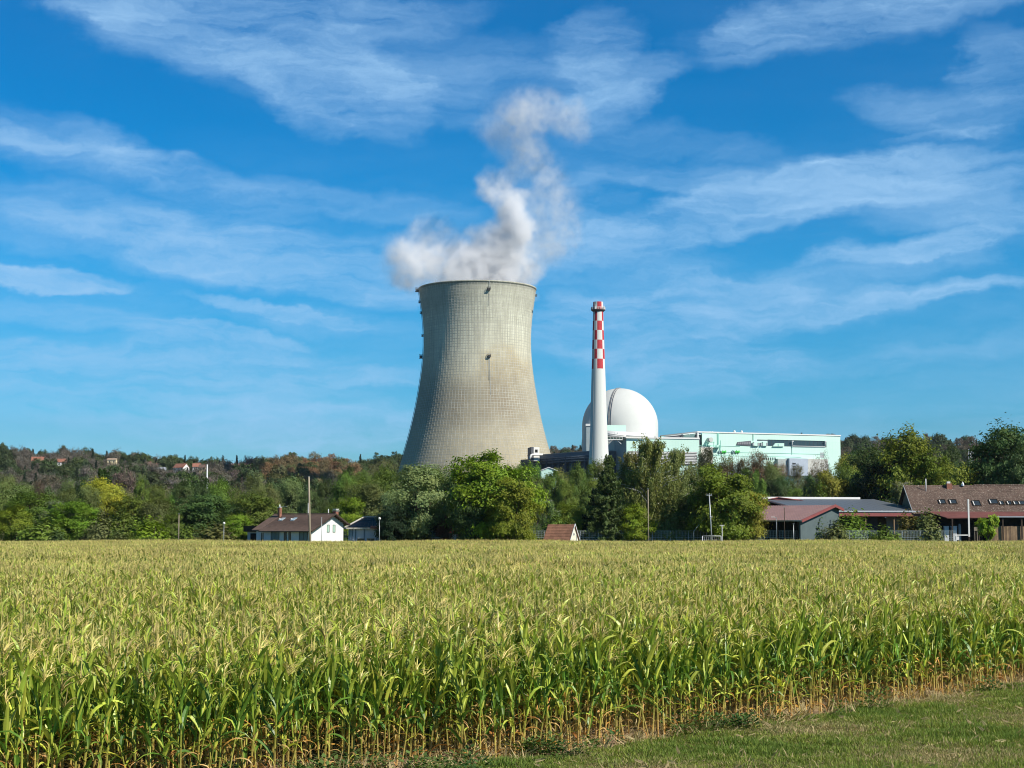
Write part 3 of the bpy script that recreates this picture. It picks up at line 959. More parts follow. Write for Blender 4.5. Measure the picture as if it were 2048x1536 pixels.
def build_aux():
    # mint block in front of the dome
    O = at(1253, 900, 888)
    f = Facade(O, R(14), 'auxiliary_building', 'mint green block with shade-grey side and white louvre bands in front of the dome', 'industrial building')
    e = f.e
    uR, _ = f.uv(1398.5, 900); zt = f.uv(1253, 876.5)[1]
    g = G(); g.box(0, uR, 0, 22, 4, zt)
    g.build('wall', M['mint'], e)
    g = G(); g.box(-.25, -.003, .3, 21.8, 4, zt - .2); g.build('side_wall', M['concrete_shade'], e)  # grey sheet puts the shade of this mint face into colour
    g = G(); g.box(-.5, uR + .2, -.4, 22.3, zt, zt + .9); g.build('parapet', M['white_metal'], e)
    for i in range(9):
        za = f.uv(1330, 903.2 + i * 3.1)[1]; ua = f.uv(1256, 905)[0]; ub = f.uv(1393.5, 905)[0]
        g = G(); g.box(ua, ub, -.55, -.02, za - .42, za); g.build('louvre_band', M['white_metal'] if False else mk('band_dark', (.10, .085, .09), .7, .1, 1) if i == 0 else bpy.data.materials['band_dark'], e)  # near-black strips between the white bands
        if i < 8:
            zb_ = f.uv(1330, 903.2 + i * 3.1 + 1.6)[1]
            g = G(); g.box(ua, ub, -.8, -.56, zb_ - .25, zb_ + .16); g.build('louvre_band', M['white_metal'], e)
    # sloping grey roof between the block and the turbine hall
    p0 = f.uv(1323, 876, 24); p1 = f.uv(1397, 876, 24); p2 = f.uv(1397, 866.3, 24); p3 = f.uv(1330, 873.5, 24)
    g = G(); g.prismy([p0, p1, p2, p3], 24, 30); g.build('sloping_roof', M['grey_clad'], e)
    g = G(); g.tube([(p3[0], 23.7, p3[1] + .1), (p2[0], 23.7, p2[1] + .15)], .22, 5); g.tube([(p0[0], 23.6, p0[1] - .2), (p1[0], 23.6, p1[1] - .2)], .3, 5)
    for q in (.72,): g.tube([(p3[0] * (1 - q) + p2[0] * q, 23.6, p0[1]), (p3[0] * (1 - q) + p2[0] * q, 23.6, p3[1] * (1 - q) + p2[1] * q)], .14, 5)
    g.build('roof_edge', M['white_metal'], e)
    # mint penthouse and the fat white pipe
    f2 = f
    a0 = f.uv(1214, 862, 6); a1 = f.uv(1252, 850.5, 6)
    g = G(); g.box(a0[0], a1[0], 6, 12, zt, a1[1]); g.build('penthouse', M['mint'], e)
    g = G(); c0 = f.uv(1208, 868, 3); c1 = f.uv(1293, 869.5, 3)
    ztube = c0[1] - .3
    g.tube([(c0[0], 3, ztube + .4), (c0[0] + 12, 3, ztube), (c1[0], 3, ztube - .6), (c1[0] + 3, 3, ztube - 1.6), (c1[0] + 4.2, 3, ztube - 4.5)], [1.9, 1.8, 1.7, 1.6, 1.5], 16)
    g.build('exhaust_pipe', M['white_metal'], e)
    for px in (1227, 1233, 1252.5, 1256, 1278, 1284, 1290):
        u_, _ = f.uv(px, 868, 3); g = G()
        rf_ = 1.98 if px < 1240 else 1.80; zf_ = ztube - .6 * max(0, (px - 1225) / 65)
        g.tube([(u_ - .12, 3, zf_), (u_ + .12, 3, zf_)], rf_, 18); g.build('pipe_flange', M['concrete_shade'], e)
    # slanting walkway and service platform beside the chimney
    b0 = f.uv(1212, 866, -2); b1 = f.uv(1252, 871.5, -2)
    g = G()
    g.tube([(b0[0], -2, b0[1]), (b1[0], -2, b1[1])], .35, 6); g.tube([(b0[0], -2, b0[1] - 1), (b1[0], -2, b1[1] - .6)], .2, 6)
    b2 = f.uv(1296, 872.5, -2)
    g.tube([(b1[0], -2, b1[1]), (b2[0], -2, b2[1])], .35, 6)
    g.build('cable_bridge', M['white_metal'], e)
    d0 = f.uv(1213, 880, -1); d1 = f.uv(1243, 876, -1)
    g = G(); g.box(d0[0], d1[0], -2.6, -.3, d0[1], d0[1] + .4)
    for u_ in np.linspace(d0[0], d1[0], 6): g.box(u_ - .08, u_ + .08, -2.6, -2.4, d0[1], d0[1] + 1.7)
    g.box(d0[0], d1[0], -2.6, -2.45, d0[1] + 1.6, d0[1] + 1.8)
    for u_, s in ((d0[0] + 1.2, -1), (d1[0] - 1.2, 1)): g.tube([(u_ - s * 1.5, -1.4, d0[1]), (u_ + s * .9, -1.4, d0[1] - 2.2)], .2, 5)
    g.build('service_platform', M['white_metal'], e)


build_aux()


def build_annex():
    A = at(1041, 920, 968); B = at(1190, 920, 898)
    ang = math.atan2(B.y - A.y, B.x - A.x)
    f = Facade(A, ang, 'cooling_annex', 'low dark blue-grey annexe with long pipes on its front between tower and chimney', 'industrial building')
    e = f.e
    dk = mk('annex_shaded_cladding', (.11, .14, .18), .6, .12, .2); dk2 = mk('annex_dark_band', (.05, .07, .10), .5, .15, .3)  # dark tones put the shade of this front into the colour
    uR = f.uv(1190, 920)[0]; z1 = f.uv(1110, 907.8)[1]
    u1 = f.uv(1048.5, 915)[0]
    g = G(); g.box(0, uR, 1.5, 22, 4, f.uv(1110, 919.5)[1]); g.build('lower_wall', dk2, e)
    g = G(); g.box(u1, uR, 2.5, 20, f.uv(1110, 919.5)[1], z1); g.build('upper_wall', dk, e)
    g = G(); g.box(u1 - .2, uR, 2.2, 20.3, z1, z1 + .5); g.build('roof_edge', mk('annex_edge', (.16, .19, .22), .5, .1, 1), e)
    for py, r in ((917, .75), (920.5, .9), (925, .7)):
        za = f.uv(1110, py)[1]
        g = G(); g.tube([(.5, .4, za), (uR, .4, za)], r, 8); g.build('long_pipe', mk('pipe_blue_grey', (.045, .065, .09), .7, .15, .3) if r == .75 else bpy.data.materials['pipe_blue_grey'], e)
    g = G()
    for u_ in np.linspace(3, uR - 3, 12): g.box(u_ - .2, u_ + .2, -.5, 1.4, 6, f.uv(1110, 915.5)[1])
    g.build('pipe_rack', dk2, e)
    # white roof box with dark window, white elbow pipe
    h = Facade(at(1067.5, 905, 945), R(20), 'roof_plant_room', 'small white plant room with one dark window on the annexe roof', 'plant room')
    uu = h.uv(1079, 905)[0]; zt = h.uv(1073, 894)[1]; zb_ = h.uv(1073, 908.5)[1]
    g = G(); g.box(0, uu, 0, 6, zb_ - 4, zt); g.build('wall', M['white_wall'], h.e)
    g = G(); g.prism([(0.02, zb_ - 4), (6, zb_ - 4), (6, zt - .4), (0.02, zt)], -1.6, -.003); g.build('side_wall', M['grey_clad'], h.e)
    h.rect('window', (1070, 899), (1075.3, 905), .0, .08, M['dark'])
    g = G(); p0 = h.uv(1059.5, 918, -2.5); p1 = h.uv(1061, 909.2, -2.5); p2 = h.uv(1085, 909.2, -2.5)
    g.tube([(p0[0], -2.5, p0[1]), (p1[0], -2.5, p1[1] - 1.2), (p1[0] + .35, -2.5, p1[1] - .35), (p1[0] + 1.2, -2.5, p1[1]), (p2[0], -2.5, p2[1])], .62, 8)
    g.build('elbow_pipe', M['white_metal'], h.e)
    # mint shed glimpsed through the trees
    s = Facade(at(1082, 945, 640), R(5), 'mint_shed', 'small mint green shed half hidden by dark trees below the annexe', 'shed')
    uu, _ = s.uv(1113, 945); _, zt = s.uv(1090, 940); _, zb_ = s.uv(1090, 962)
    g = G(); g.prismy([(0, zb_ - 6), (uu, zb_ - 6), (uu, zt - .4), (uu * .5, zt + .8), (0, zt - .4)], 0, 8); g.build('wall', M['mint'], s.e)
    g = G(); g.prismy([(-.3, zt - .35), (uu * .5, zt + .95), (uu + .3, zt - .35), (uu + .3, zt - .1), (uu * .5, zt + 1.2), (-.3, zt - .1)], -.4, 8.4); g.build('roof', M['white_metal'], s.e)


build_annex()
# ------------------------------------------------------------------ houses near the field
def pane_window(parent, x0, x1, z0, z1, y, shutter=None, face='front', depth=.06, frame=M['white_metal'], glass=M['glass'], name='window'):
    """window on a wall facing -y (front) or +x (gable); y = the wall plane"""
    g = G(); fr = .08
    def bx(gg, a0, a1, c0, c1, o0, o1):
        if face == 'front': gg.box(a0, a1, y - o1, y - o0, c0, c1)
        else: gg.box(y + o0, y + o1, a0, a1, c0, c1)
    bx(g, x0, x0 + fr, z0, z1, -.02, depth); bx(g, x1 - fr, x1, z0, z1, -.02, depth)
    bx(g, x0 + fr, x1 - fr, z0, z0 + fr, -.02, depth); bx(g, x0 + fr, x1 - fr, z1 - fr, z1, -.02, depth)
    xm = (x0 + x1) / 2
    if x1 - x0 > .8: bx(g, xm - .03, xm + .03, z0 + fr, z1 - fr, .005, depth * .8)
    o = g.build(name, frame, parent)
    p = G(); bx(p, x0 + fr, x1 - fr, z0 + fr, z1 - fr, .004, .02); p.build('pane', glass, o)
    if shutter:
        for a0, a1 in ((x0 - .42, x0 - .04), (x1 + .04, x1 + .42)):
            q = G(); bx(q, a0, a1, z0 - .03, z1 + .03, .01, .07); q.build('shutter', shutter, o)
    return o


def gable_roof(g, L, W, ze, zr, ov=.6, th=.22, x0=None, x1=None, ovx=.5, courses=0, wb=None):
    """two slabs; ridge along x; courses: each slab as stepped rows of tiles"""
    x0 = -L / 2 - ovx if x0 is None else x0; x1 = L / 2 + ovx if x1 is None else x1
    sl = (zr - ze) / (W / 2)
    for s in (-1, 1):
        y1 = s * (W / 2 + ov); z1 = ze - sl * ov
        if wb is not None and s > 0: y1 = wb; z1 = zr - sl * wb
        if not courses:
            pr = [(0, zr), (y1, z1), (y1, z1 + th), (0, zr + th)]
            if s > 0: pr = pr[::-1]
            g.prism(pr, x0, x1)
        else:
            for k in range(courses):
                a, b = k / courses, (k + 1) / courses
                ya, yb = y1 * (1 - a), y1 * (1 - b) ; za, zb_ = z1 + (zr - z1) * a, z1 + (zr - z1) * b
                pr = [(yb, zb_ - .04), (ya, za - .04), (ya, za + th), (yb, zb_ + th * .55)]
                if s > 0: pr = pr[::-1]
                g.prism(pr, x0, x1)


def build_house_one():
    rz = R(-38)
    corner = at(622, 1070, 288)
    d = Vector((math.cos(rz), math.sin(rz))); n = Vector((-d.y, d.x))
    L, W = 14.2, 10.4; WB = 3.0
    c = Vector((corner.x, corner.y)) - d * (L / 2) + n * (W / 2)
    e = empty('gabled_house', (c.x, c.y, 0), rz, 'long low house with brown tiled roof and bright white gable behind the maize', 'house')
    ze, zr = 4.3, 6.95; zw = zr - (zr - ze) / (W / 2) * WB - .05
    g = G(); g.prism([(-W / 2, 0), (WB, 0), (WB, zw), (0, zr - .05), (-W / 2, ze)], -L / 2, L / 2 - .01)
    g.build('wall', M['pale_wall'], e)
    g = G(); g.prism([(-W / 2, 0), (WB, 0), (WB, zw), (0, zr - .05), (-W / 2, ze)], L / 2, L / 2 + .08)
    g.build('gable_wall', M['white_wall'], e)
    g = G(); gable_roof(g, L, W, ze, zr, ov=.9, ovx=1.0, x0=-L / 2 + 1.5, x1=L / 2 + 1.0, courses=16, th=.13, wb=WB + .8)
    g.prism([(0, zr), (-W / 2 - .45, ze - .3), (-W / 2 - .45, ze - .12), (0, zr + .16)], -L / 2 - .8, -L / 2 + 1.5)
    g.prism([(0, zr + .16), (WB + .45, zw - .12), (WB + .45, zw - .3), (0, zr)], -L / 2 - .8, -L / 2 + 1.5)
    g.prism([(-.12, zr + .1), (.12, zr + .1), (.08, zr + .26), (-.08, zr + .26)], -L / 2 - .8, L / 2 + 1.0)
    rf = g.build('roof', M['brown_roof'], e)
    g = G()
    for s in (-1, 1):
        y1 = -(W / 2 + .9) if s < 0 else WB + .8; z1 = zr - (zr - ze) / (W / 2) * abs(y1)
        pr = [(0, zr - .06), (y1, z1 - .16), (y1, z1 + .16), (0, zr + .24)]
        if s > 0: pr = pr[::-1]
        g.prism(pr, L / 2 + 1.001, L / 2 + 1.07)
    g.build('verge_board', M['wood_dark'], e)
    g = G()
    for k in range(6):
        for s in (-1, 1):
            y = s * (k + .6) * (.95 if s < 0 else .62); z = zr - abs(y) * (zr - ze) / (W / 2) - .22
            g.box(L / 2 + .09, L / 2 + .98, y - .06, y + .06, z, z + .16)
    g.build('rafter_ends', M['wood_dark'], e)
    # chimneys
    sl = (zr - ze) / (W / 2)
    def chimney(x, y, h, w=.6, cap=True):
        z0 = zr - abs(y) * sl - .1
        g = G(); g.box(x - w / 2, x + w / 2, y - w / 2, y + w / 2, z0, z0 + h); o = g.build('chimney', M['brick'], rf)
        return z0 + h
    z = chimney(-L / 2 + 1.6, -.9, 1.9, .55)
    g = G(); x = -L / 2 + 1.6
    g.tube([(x, -.9, z), (x, -.9, z + .55)], .12, 6); g.box(x - .35, x + .35, -1.2, -.6, z + .02, z + .1); g.box(x + .2, x + 1.9, -.93, -.87, z + .12, z + .17)
    g.build('chimney_cap', M['white_metal'], rf)
    z = chimney(L / 2 - 1.2, 2.3, 1.9, .7)
    g = G(); x = L / 2 - 1.2; g.box(x - .5, x + .5, 1.8, 2.8, z + .0, z + .08); g.box(x - .4, x + .4, 1.9, 2.7, z + .3, z + .42); g.build('chimney_cap', M['white_metal'], rf)
    # skylights
    for x in (-L / 2 + 3.4, -.6):
        y = -1.95; z = zr - abs(y) * sl + .15
        g = G(); g.prism([(-.45, .45 * -sl), (.45, .45 * sl), (.45, .45 * sl + .09), (-.45, -.45 * sl + .09)], -.42, .42)
        o = g.build('skylight', M['skylight'], rf); o.location = (x, y, z)
        gg = G(); gg.prism([(-.52, -.52 * sl - .02), (-.45, -.45 * sl), (-.45, -.45 * sl + .12), (-.52, -.52 * sl + .12)], -.5, .5); gg.box(-.5, -.425, -.4, .4, .02, .14)
        q = gg.build('skylight_flashing', M['white_metal'], rf); q.location = (x, y, z)
    # facade openings
    yw = -W / 2
    roller = mk('roller_shutter', (.16, .20, .20), .6, .1, 2)
    pane_window(e, -L / 2 + 1.2, -L / 2 + 2.1, 1.5, 3.75, yw, glass=M['glass'])
    for x in (-L / 2 + 3.9, L / 2 - 3.0):
        o = pane_window(e, x, x + 2.2, .3, 3.85, yw, glass=roller, frame=M['wood_dark'])
    pane_window(e, -L / 2 + 7.3, -L / 2 + 8.0, 1.4, 3.75, yw, frame=M['wood_dark']); pane_window(e, -L / 2 + 8.5, -L / 2 + 9.1, 1.4, 3.75, yw, frame=M['wood_dark'])
    for y in (-.95, .55):
        pane_window(e, y - .33, y + .33, 3.7, 5.1, L / 2 + .08, face='gable', frame=mk('dark_green_frame', (.06, .09, .07), .6, .1, 1) if y < 0 else bpy.data.materials['dark_green_frame'], glass=mk('mint_shutter', (.35, .5, .42), .6, .08, 2) if y < 0 else bpy.data.materials['mint_shutter'])
    # garage wing
    g = G(); g.box(-L / 2 - 5.2, -L / 2 - .01, -W / 2 + 2.6, 2.5, 0, 3.8); g.build('garage_wall', M['pale_wall'], e)
    g = G(); g.box(-L / 2 - 5.7, -L / 2 - .1, -W / 2 + 2.0, 3.0, 3.8, 4.9); g.build('garage_roof', M['wood_dark'], e)
    g = G(); g.box(-L / 2 - 4.3, -L / 2 - 1.7, -W / 2 + 2.5, -W / 2 + 2.59, 0, 3.5); g.build('garage_door', M['dark'], e)
    g = G(); g.box(-L / 2 - 1.3, -L / 2 - .5, -W / 2 + 2.5, -W / 2 + 2.59, 1.6, 3.6); g.build('garage_window', M['glass'], e)
    # masts
    for (px, y0, Y, r, lab) in ((643.5, 1034, 284, .05, 'thin grey mast in front of the white gable'), ):
        p = at(px, y0, Y); g = G(); g.tube([(0, 0, 0), (0, 0, p.z)], r, 6); o = g.build('mast', M['metal'], None, (p.x, p.y, 0)); tag(o, lab, 'mast')
    for (px, y0, Y, lab) in ((616.5, 1006, 300, 'slender white mast behind the brown roof beside the wooden pole'), (657, 1018, 302, 'short white mast behind the roof ridge near the gable')):
        p = at(px, y0, Y); g = G(); g.tube([(0, 0, 0), (0, 0, p.z)], .07, 6); o = g.build('mast', M['white_metal'], None, (p.x, p.y, 0)); tag(o, lab, 'mast')


build_house_one()


def build_house_two():
    f = Facade(at(697, 1075, 296), R(-3), 'solar_house', 'small pale blue bungalow with black solar roof, left edge of the dark tree', 'house')
    e = f.e
    uR = f.uv(772, 1070)[0]; ze = f.uv(730, 1055.5)[1]; zr = f.uv(730, 1039.5)[1] + .5
    g = G(); g.box(0, uR, 0, 8, 0, ze); g.build('wall', M['blue_wall'], e)
    # hipped roof frame plus black solar panels on the front slope
    u0, u1 = -.8, uR + 1.0; r0, r1 = u0 + 3.1, u1 - 3.1
    v = [(u0, -.8, ze - .1), (u1, -.8, ze - .1), (u1, 8.8, ze - .1), (u0, 8.8, ze - .1), (r0, 4, zr), (r1, 4, zr)]
    g = G(); g.poly(v, [(0, 1, 5, 4), (1, 2, 5), (2, 3, 4, 5), (3, 0, 4), (3, 2, 1, 0)])
    rf = g.build('roof', mk('grey_brown_roof', (.19, .17, .15), .85, .2, 1), e)
    g = G(); g.box(u0 - .1, u1 + .1, -.95, -.8, ze - .25, ze + .02); g.tube([(r0 - .2, 4, zr + .08), (r1 + .2, 4, zr + .08)], .14, 6)
    g.tube([(u0, -.8, ze), (r0, 4, zr + .08)], .13, 6)
    g.build('roof_edge', mk('pale_ridge', (.45, .43, .38), .8, .1, 1), rf)
    nx, nz = 8, 3
    for j in range(nz):
        for i in range(nx):
            ta, tb = .07 + .88 * j / nz, .07 + .88 * (j + 1) / nz - .02
            def P(t, s):
                y = -.8 + 4.8 * t; z = ze - .1 + (zr - ze + .1) * t
                a = u0 + 3.1 * t + .35; b = u1 - 3.1 * t - .35
                return (a + (b - a) * s, y - .06, z + .08)
            sa, sb = i / nx + .003, (i + 1) / nx - .003
            g = G(); q = [P(ta, sa), P(ta, sb), P(tb, sb), P(tb, sa)]; lo = [(a, b + .03, c - .05) for a, b, c in q]
            g.poly(q + lo, [(0, 1, 2, 3), (4, 7, 6, 5), (0, 4, 5, 1), (1, 5, 6, 2), (2, 6, 7, 3), (3, 7, 4, 0)])
            g.build('solar_panel', M['solar_dark'], rf)
    pane_window(e, 1.6, 3.0, .8, 2.6, 0, frame=M['pole_wood']); pane_window(e, 3.4, 4.8, .4, 2.6, 0, frame=M['pole_wood'])
    g = G()
    for x in (.25, .7, 1.3, 2.9, 5.2): g.box(x - .05, x + .05, -.12, -.0, 0, ze - .2)
    g.build('wall_post', mk('slate_blue_post', (.10, .14, .18), .7, .1, 1), e)
    # satellite dish and red awning on the roof corner
    p = f.uv(757, 1050, -1.2)
    g = G(); g.lathe([(.0, 0), (.25, .03), (.45, .12)], 14); o = g.build('satellite_dish', M['gutter'], e); o.location = (p[0], -1.2, p[1] + .2); o.rotation_euler = (R(75), 0, R(20))
    g = G(); g.prism([(-1.5, -.35), (-.96, .05), (-.96, .15), (-1.5, -.25)], p[0] - 1.5, p[0] + .4); o = g.build('awning', mk('faded_red_awning', (.36, .12, .09), .8, .1, 1), e); o.location.z = p[1] - .3


build_house_two()


def build_house_three():
    rz = R(-28)
    corner = at(1137, 1078, 292); L, W = 5.0, 4.4
    d = Vector((math.cos(rz), math.sin(rz))); n = Vector((-d.y, d.x))
    c = Vector((corner.x, corner.y)) - d * (L / 2) + n * (W / 2)
    e = empty('tiled_cottage', (c.x, c.y, 0), rz, 'small cottage with steep red-brown tiled roof and narrow cream gable beside dark tree', 'house')
    ze, zr = 1.9, 5.1
    g = G(); g.prism([(-W / 2, 0), (W / 2, 0), (W / 2, ze), (0, zr), (-W / 2, ze)], -L / 2, L / 2); g.build('wall', mk('cream_gable', (.66, .64, .5), .85, .1, 1), e)
    g = G(); gable_roof(g, L, W, ze, zr, ov=.5, ovx=.25, courses=14, th=.12); rf = g.build('roof', mk('red_brown_tile', (.27, .135, .09), .9, .4, .8), e)
    g = G()
    for s in (-1, 1):
        pr = [(0, zr - .02), (s * (W / 2 + .5), ze - .72), (s * (W / 2 + .5), ze - .5), (0, zr + .22)]
        g.prism(pr if s < 0 else pr[::-1], L / 2 + .251, L / 2 + .33)
    g.build('verge_board', M['white_metal'], e)
    pane_window(e, -.3, .3, 3.1, 3.6, L / 2, face='gable'); pane_window(e, -.35, .35, 1.3, 2.2, L / 2, face='gable')
    g = G(); g.box(L / 2 + .02, L / 2 + .1, .9, 1.05, 0, 3.2); g.build('downpipe', M['metal'], e)


build_house_three()


def build_red_hut():
    f = Facade(at(898, 1070, 293), R(-8), 'red_shelter', 'little red gabled shelter with open front under the trees', 'shelter')
    e = f.e
    uR = f.uv(914, 1070)[0]; za = f.uv(905, 1066)[1]; zt = f.uv(905, 1060)[1]
    g = G(); g.prismy([(-.1, za), (uR + .1, za), (uR - .1, zt), (.5, zt + .05), (.25, za + .6)], -.1, 1.5); g.build('roof', mk('red_plastic', (.55, .10, .07), .5, .1, 1), e)
    g = G()
    for x in (.1, uR - .2):
        for y in (0, 1.3): g.box(x, x + .12, y, y + .12, 0, za)
    g.build('posts', M['wood'], e)
    g = G(); g.box(.22, uR - .2, 1.3, 1.36, .2, za - .2); g.build('back_panel', M['white_wall'], e)
    # garden shed and pale boxes beneath the trees
    f = Facade(at(932, 1070, 296), R(0), 'grey_garden_shed', 'low grey-blue garden shed between the red shelter and the walnut tree', 'shed')
    uR = f.uv(952, 1070)[0]; zt = f.uv(940, 1068)[1]
    g = G(); g.box(0, uR, 0, 2.2, 0, zt); g.build('wall', mk('blue_grey_board', (.26, .30, .34), .8, .12, 1), f.e)
    g = G(); g.prism([(-.15, zt), (2.4, zt), (2.4, zt + .35), (-.15, zt + .12)], -.15, uR + .15); g.build('roof', M['gutter'], f.e)
    g = G(); g.box(uR * .55, uR * .55 + .8, -.06, -.003, 0, zt - .3); g.build('door', M['barn_wall'], f.e)


build_red_hut()


def build_barns():
    # front barn: maroon sheet roof, green-grey gable turned to the right
    rz = R(-42)
    d = Vector((math.cos(rz), math.sin(rz))); n = Vector((-d.y, d.x))
    Wf, Wb, L = 11.2, 2.6, 24.0
    corner = at(1601, 1060, 296)
    c = Vector((corner.x, corner.y)) - d * (L / 2) + n * Wf
    e = empty('maroon_barn', (c.x, c.y, 0), rz, 'low barn with flat-pitched maroon metal roof and dark green-grey gable behind the fence', 'barn')
    ze = at(1603, 1038, 296).z - .2; pr_ = c + d * (L / 2)
    zr = EYE + (HOR - 1012) * pr_.y / F_PX
    sl = (zr - ze) / Wf; zb = zr - sl * Wb
    g = G(); g.prism([(-Wf, 0), (Wb, 0), (Wb, zb), (0, zr), (-Wf, ze)], L / 2 - .3, L / 2); g.box(-L / 2, L / 2 - .3, Wb - .3, Wb, 0, zb - .02)
    g.box(-L / 2, -L / 2 + .3, -Wf, Wb - .3, 0, ze)
    g.build('wall', M['barn_wall'], e)
    g = G(); g.box(-L / 2 + .3, L / 2 - .3, -Wf + 3.2, -Wf + 3.4, 0, ze + .8); g.build('inner_shade_panel', M['dark'], e)  # near-black sheet paints the shade inside the open barn
    for k in range(6):
        g = G(); x = -L / 2 + .4 + k * (L - 1) / 5; g.box(x, x + .25, -Wf, -Wf + .25, 0, ze); g.build('post', M['wood_dark'], e)
    g = G()
    y0, z0 = -Wf - .7, ze - sl * .7; y1, z1 = Wb + .5, zb - sl * .5
    g.prism([(0, zr), (y0, z0), (y0, z0 + .16), (0, zr + .16)], -L / 2 - .7, L / 2 + .7)
    g.prism([(0, zr + .16), (y1, z1 + .16), (y1, z1), (0, zr)], -L / 2 - .7, L / 2 + .7)
    rf = g.build('roof', M['maroon_roof'], e)
    g = G(); nseam = 44
    for i in range(nseam):
        x = -L / 2 - .6 + (L + 1.2) * i / (nseam - 1)
        g.prism([(0, zr + .16), (y0, z0 + .16), (y0, z0 + .21), (0, zr + .21)], x - .03, x + .03)
    o = g.build('roof_seams', M['maroon_roof'], rf); o['kind'] = 'stuff'
    g = G()
    g.prism([(0, zr - .25), (y0 - .05, z0 - .28), (y0 - .05, z0 + .24), (0, zr + .28)], L / 2 + .701, L / 2 + .86)
    g.prism([(0, zr + .28), (y1, z1 + .24), (y1, z1 - .28), (0, zr - .25)], L / 2 + .701, L / 2 + .86)
    g.build('verge_trim', M['red_trim'], e)
    g = G(); g.box(-L / 2 - .7, L / 2 + .7, y0 - .16, y0 - .01, z0 - .05, z0 + .13); g.build('gutter', M['gutter'], e)

    # back barn: wide roof covered in solar panels
    rz = R(14)
    R2 = at(1745, 1000.5, 345)
    d = Vector((math.cos(rz), math.sin(rz))); n = Vector((-d.y, d.x)); q = -n
    L = 26.0
    # half width so that the front right eave corner lands at image column 1849
    k = (1849 - 1024) / F_PX
    w = (R2.x - k * R2.y) / (k * q.y - q.x)
    W = 2 * w
    c = Vector((R2.x, R2.y)) - d * (L / 2)
    e2 = empty('solar_barn', (c.x, c.y, 0), rz, 'wide farm shed whose shallow roof is covered in solar panels, red fascia below', 'barn')
    eY = R2.y + q.y * w
    ze = EYE + (HOR - 1024.5) * eY / F_PX; zr = R2.z
    sl = (zr - ze) / (W / 2)
    g = G(); gable_roof(g, L, W, ze, zr, ov=0, ovx=0, th=.2); rf = g.build('roof', M['maroon_roof'], e2)
    g = G()
    g.box(-L / 2 + .3, L / 2 - .4, -W / 2 + 5.5, -W / 2 + 5.8, 0, ze); g.box(L / 2 - .4, L / 2 - .1, -W / 2 + 5.8, W / 2 - .5, 0, ze - .1); g.box(-L / 2 + .3, L / 2 - .4, W / 2 - .8, W / 2 - .5, 0, ze - .1); g.box(-L / 2, -L / 2 + .3, -W / 2 + .5, W / 2 - .5, 0, ze - .1)
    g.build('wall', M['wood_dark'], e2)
    g = G(); g.prism([(-W / 2, ze - .05), (W / 2, ze - .05), (0, zr - .05)], L / 2 - .45, L / 2 - .12); g.build('gable_wall', M['wood_dark'], e2)
    g = G(); g.box(L / 2 - 6.0, L / 2 - .5, -W / 2 + 5.2, -W / 2 + 5.45, 0, ze - 1.0); g.build('rendered_wall', mk('grey_render', (.25, .24, .22), .85, .15, 1), e2)
    g = G(); g.box(-L / 2 + 12, -L / 2 + 18, -W / 2 + 5.2, -W / 2 + 5.45, 0, ze - .9); g.build('sliding_door', mk('anthracite_panel', (.035, .037, .05), .6, .1, 1), e2)
    g = G()
    for i in range(5): x = -L / 2 + .5 + i * (L - 1.2) / 4; g.box(x, x + .22, -W / 2 + .4, -W / 2 + .62, 0, ze)
    g.build('posts', M['wood'], e2)
    g = G(); g.box(-L / 2, L / 2, -W / 2 - .18, -W / 2 - .003, ze - .85, ze + .02); g.build('fascia', M['red_trim'], e2)
    g = G(); g.box(-L / 2, L / 2 + .15, -W / 2 - .34, -W / 2 - .19, ze - .02, ze + .16); g.prism([(-W / 2 - .18, ze), (-W / 2 - .18, ze + .22), (0, zr + .24), (0, zr)], L / 2 + .003, L / 2 + .14); g.build('gutter', M['gutter'], e2)
    g = G(); g.prism([(-W / 2, ze - .55), (-W / 2, ze - .02), (0, zr - .02), (0, zr - .5)], L / 2 + .003, L / 2 + .12); g.build('verge_trim', M['red_trim'], e2)
    g = G(); g.box(-L / 2 + .2, L / 2 - 3.2, -.7, .7, zr + .18, zr + .62); g.build('ridge_cap', M['white_metal'], e2)
    nx, ny = 15, 12
    me = None
    pw = (L - .4) / nx; ph = math.hypot(W / 2, zr - ze) * .965 / ny; ang = math.atan(sl)
    for j in range(ny):
        for i in range(nx):
            s = .12 + (j + .5) * ph
            y = -W / 2 + s * math.cos(ang); z = ze + s * math.sin(ang) + .26
            if me is None:
                g = G(); g.box(-pw / 2 + .02, pw / 2 - .02, -ph / 2 + .02, ph / 2 - .02, -.02, .03)
                o = g.build('solar_panel', M['solar'], rf); me = o.data
            else:
                o = link_mesh('solar_panel', me, rf)
            o.location = (-L / 2 + .2 + (i + .5) * pw, y, z); o.rotation_euler = (ang, 0, 0)
    o_ = G()
    for j in range(ny + 1):
        s = .12 + j * ph
        y = -W / 2 + s * math.cos(ang); z = ze + s * math.sin(ang) + .25
        o_.box(-L / 2 + .2, L / 2 - .2, y - .022, y + .022, z - .02, z + .02)
    o_.build('mounting_rails', M['gutter'], rf)
    for x in (4.2, 11.8):
        g = G(); g.lathe([(.0, .12), (.14, .05), (.16, -.05), (.0, -.14)], 10); o = g.build('floodlight', M['white_metal'], e2); o.location = (x, -W / 2 + .2, ze - 1.05)
    # third, dark maroon roof peeping out behind
    f = Facade(at(1506, 1060, 336), R(3), 'dark_red_shed', 'dark red low gabled shed roof behind the maroon barn', 'shed')
    p = [f.uv(1506, 1011), f.uv(1530, 1001), f.uv(1556, 995.5), f.uv(1600, 1001), f.uv(1640, 1011)]
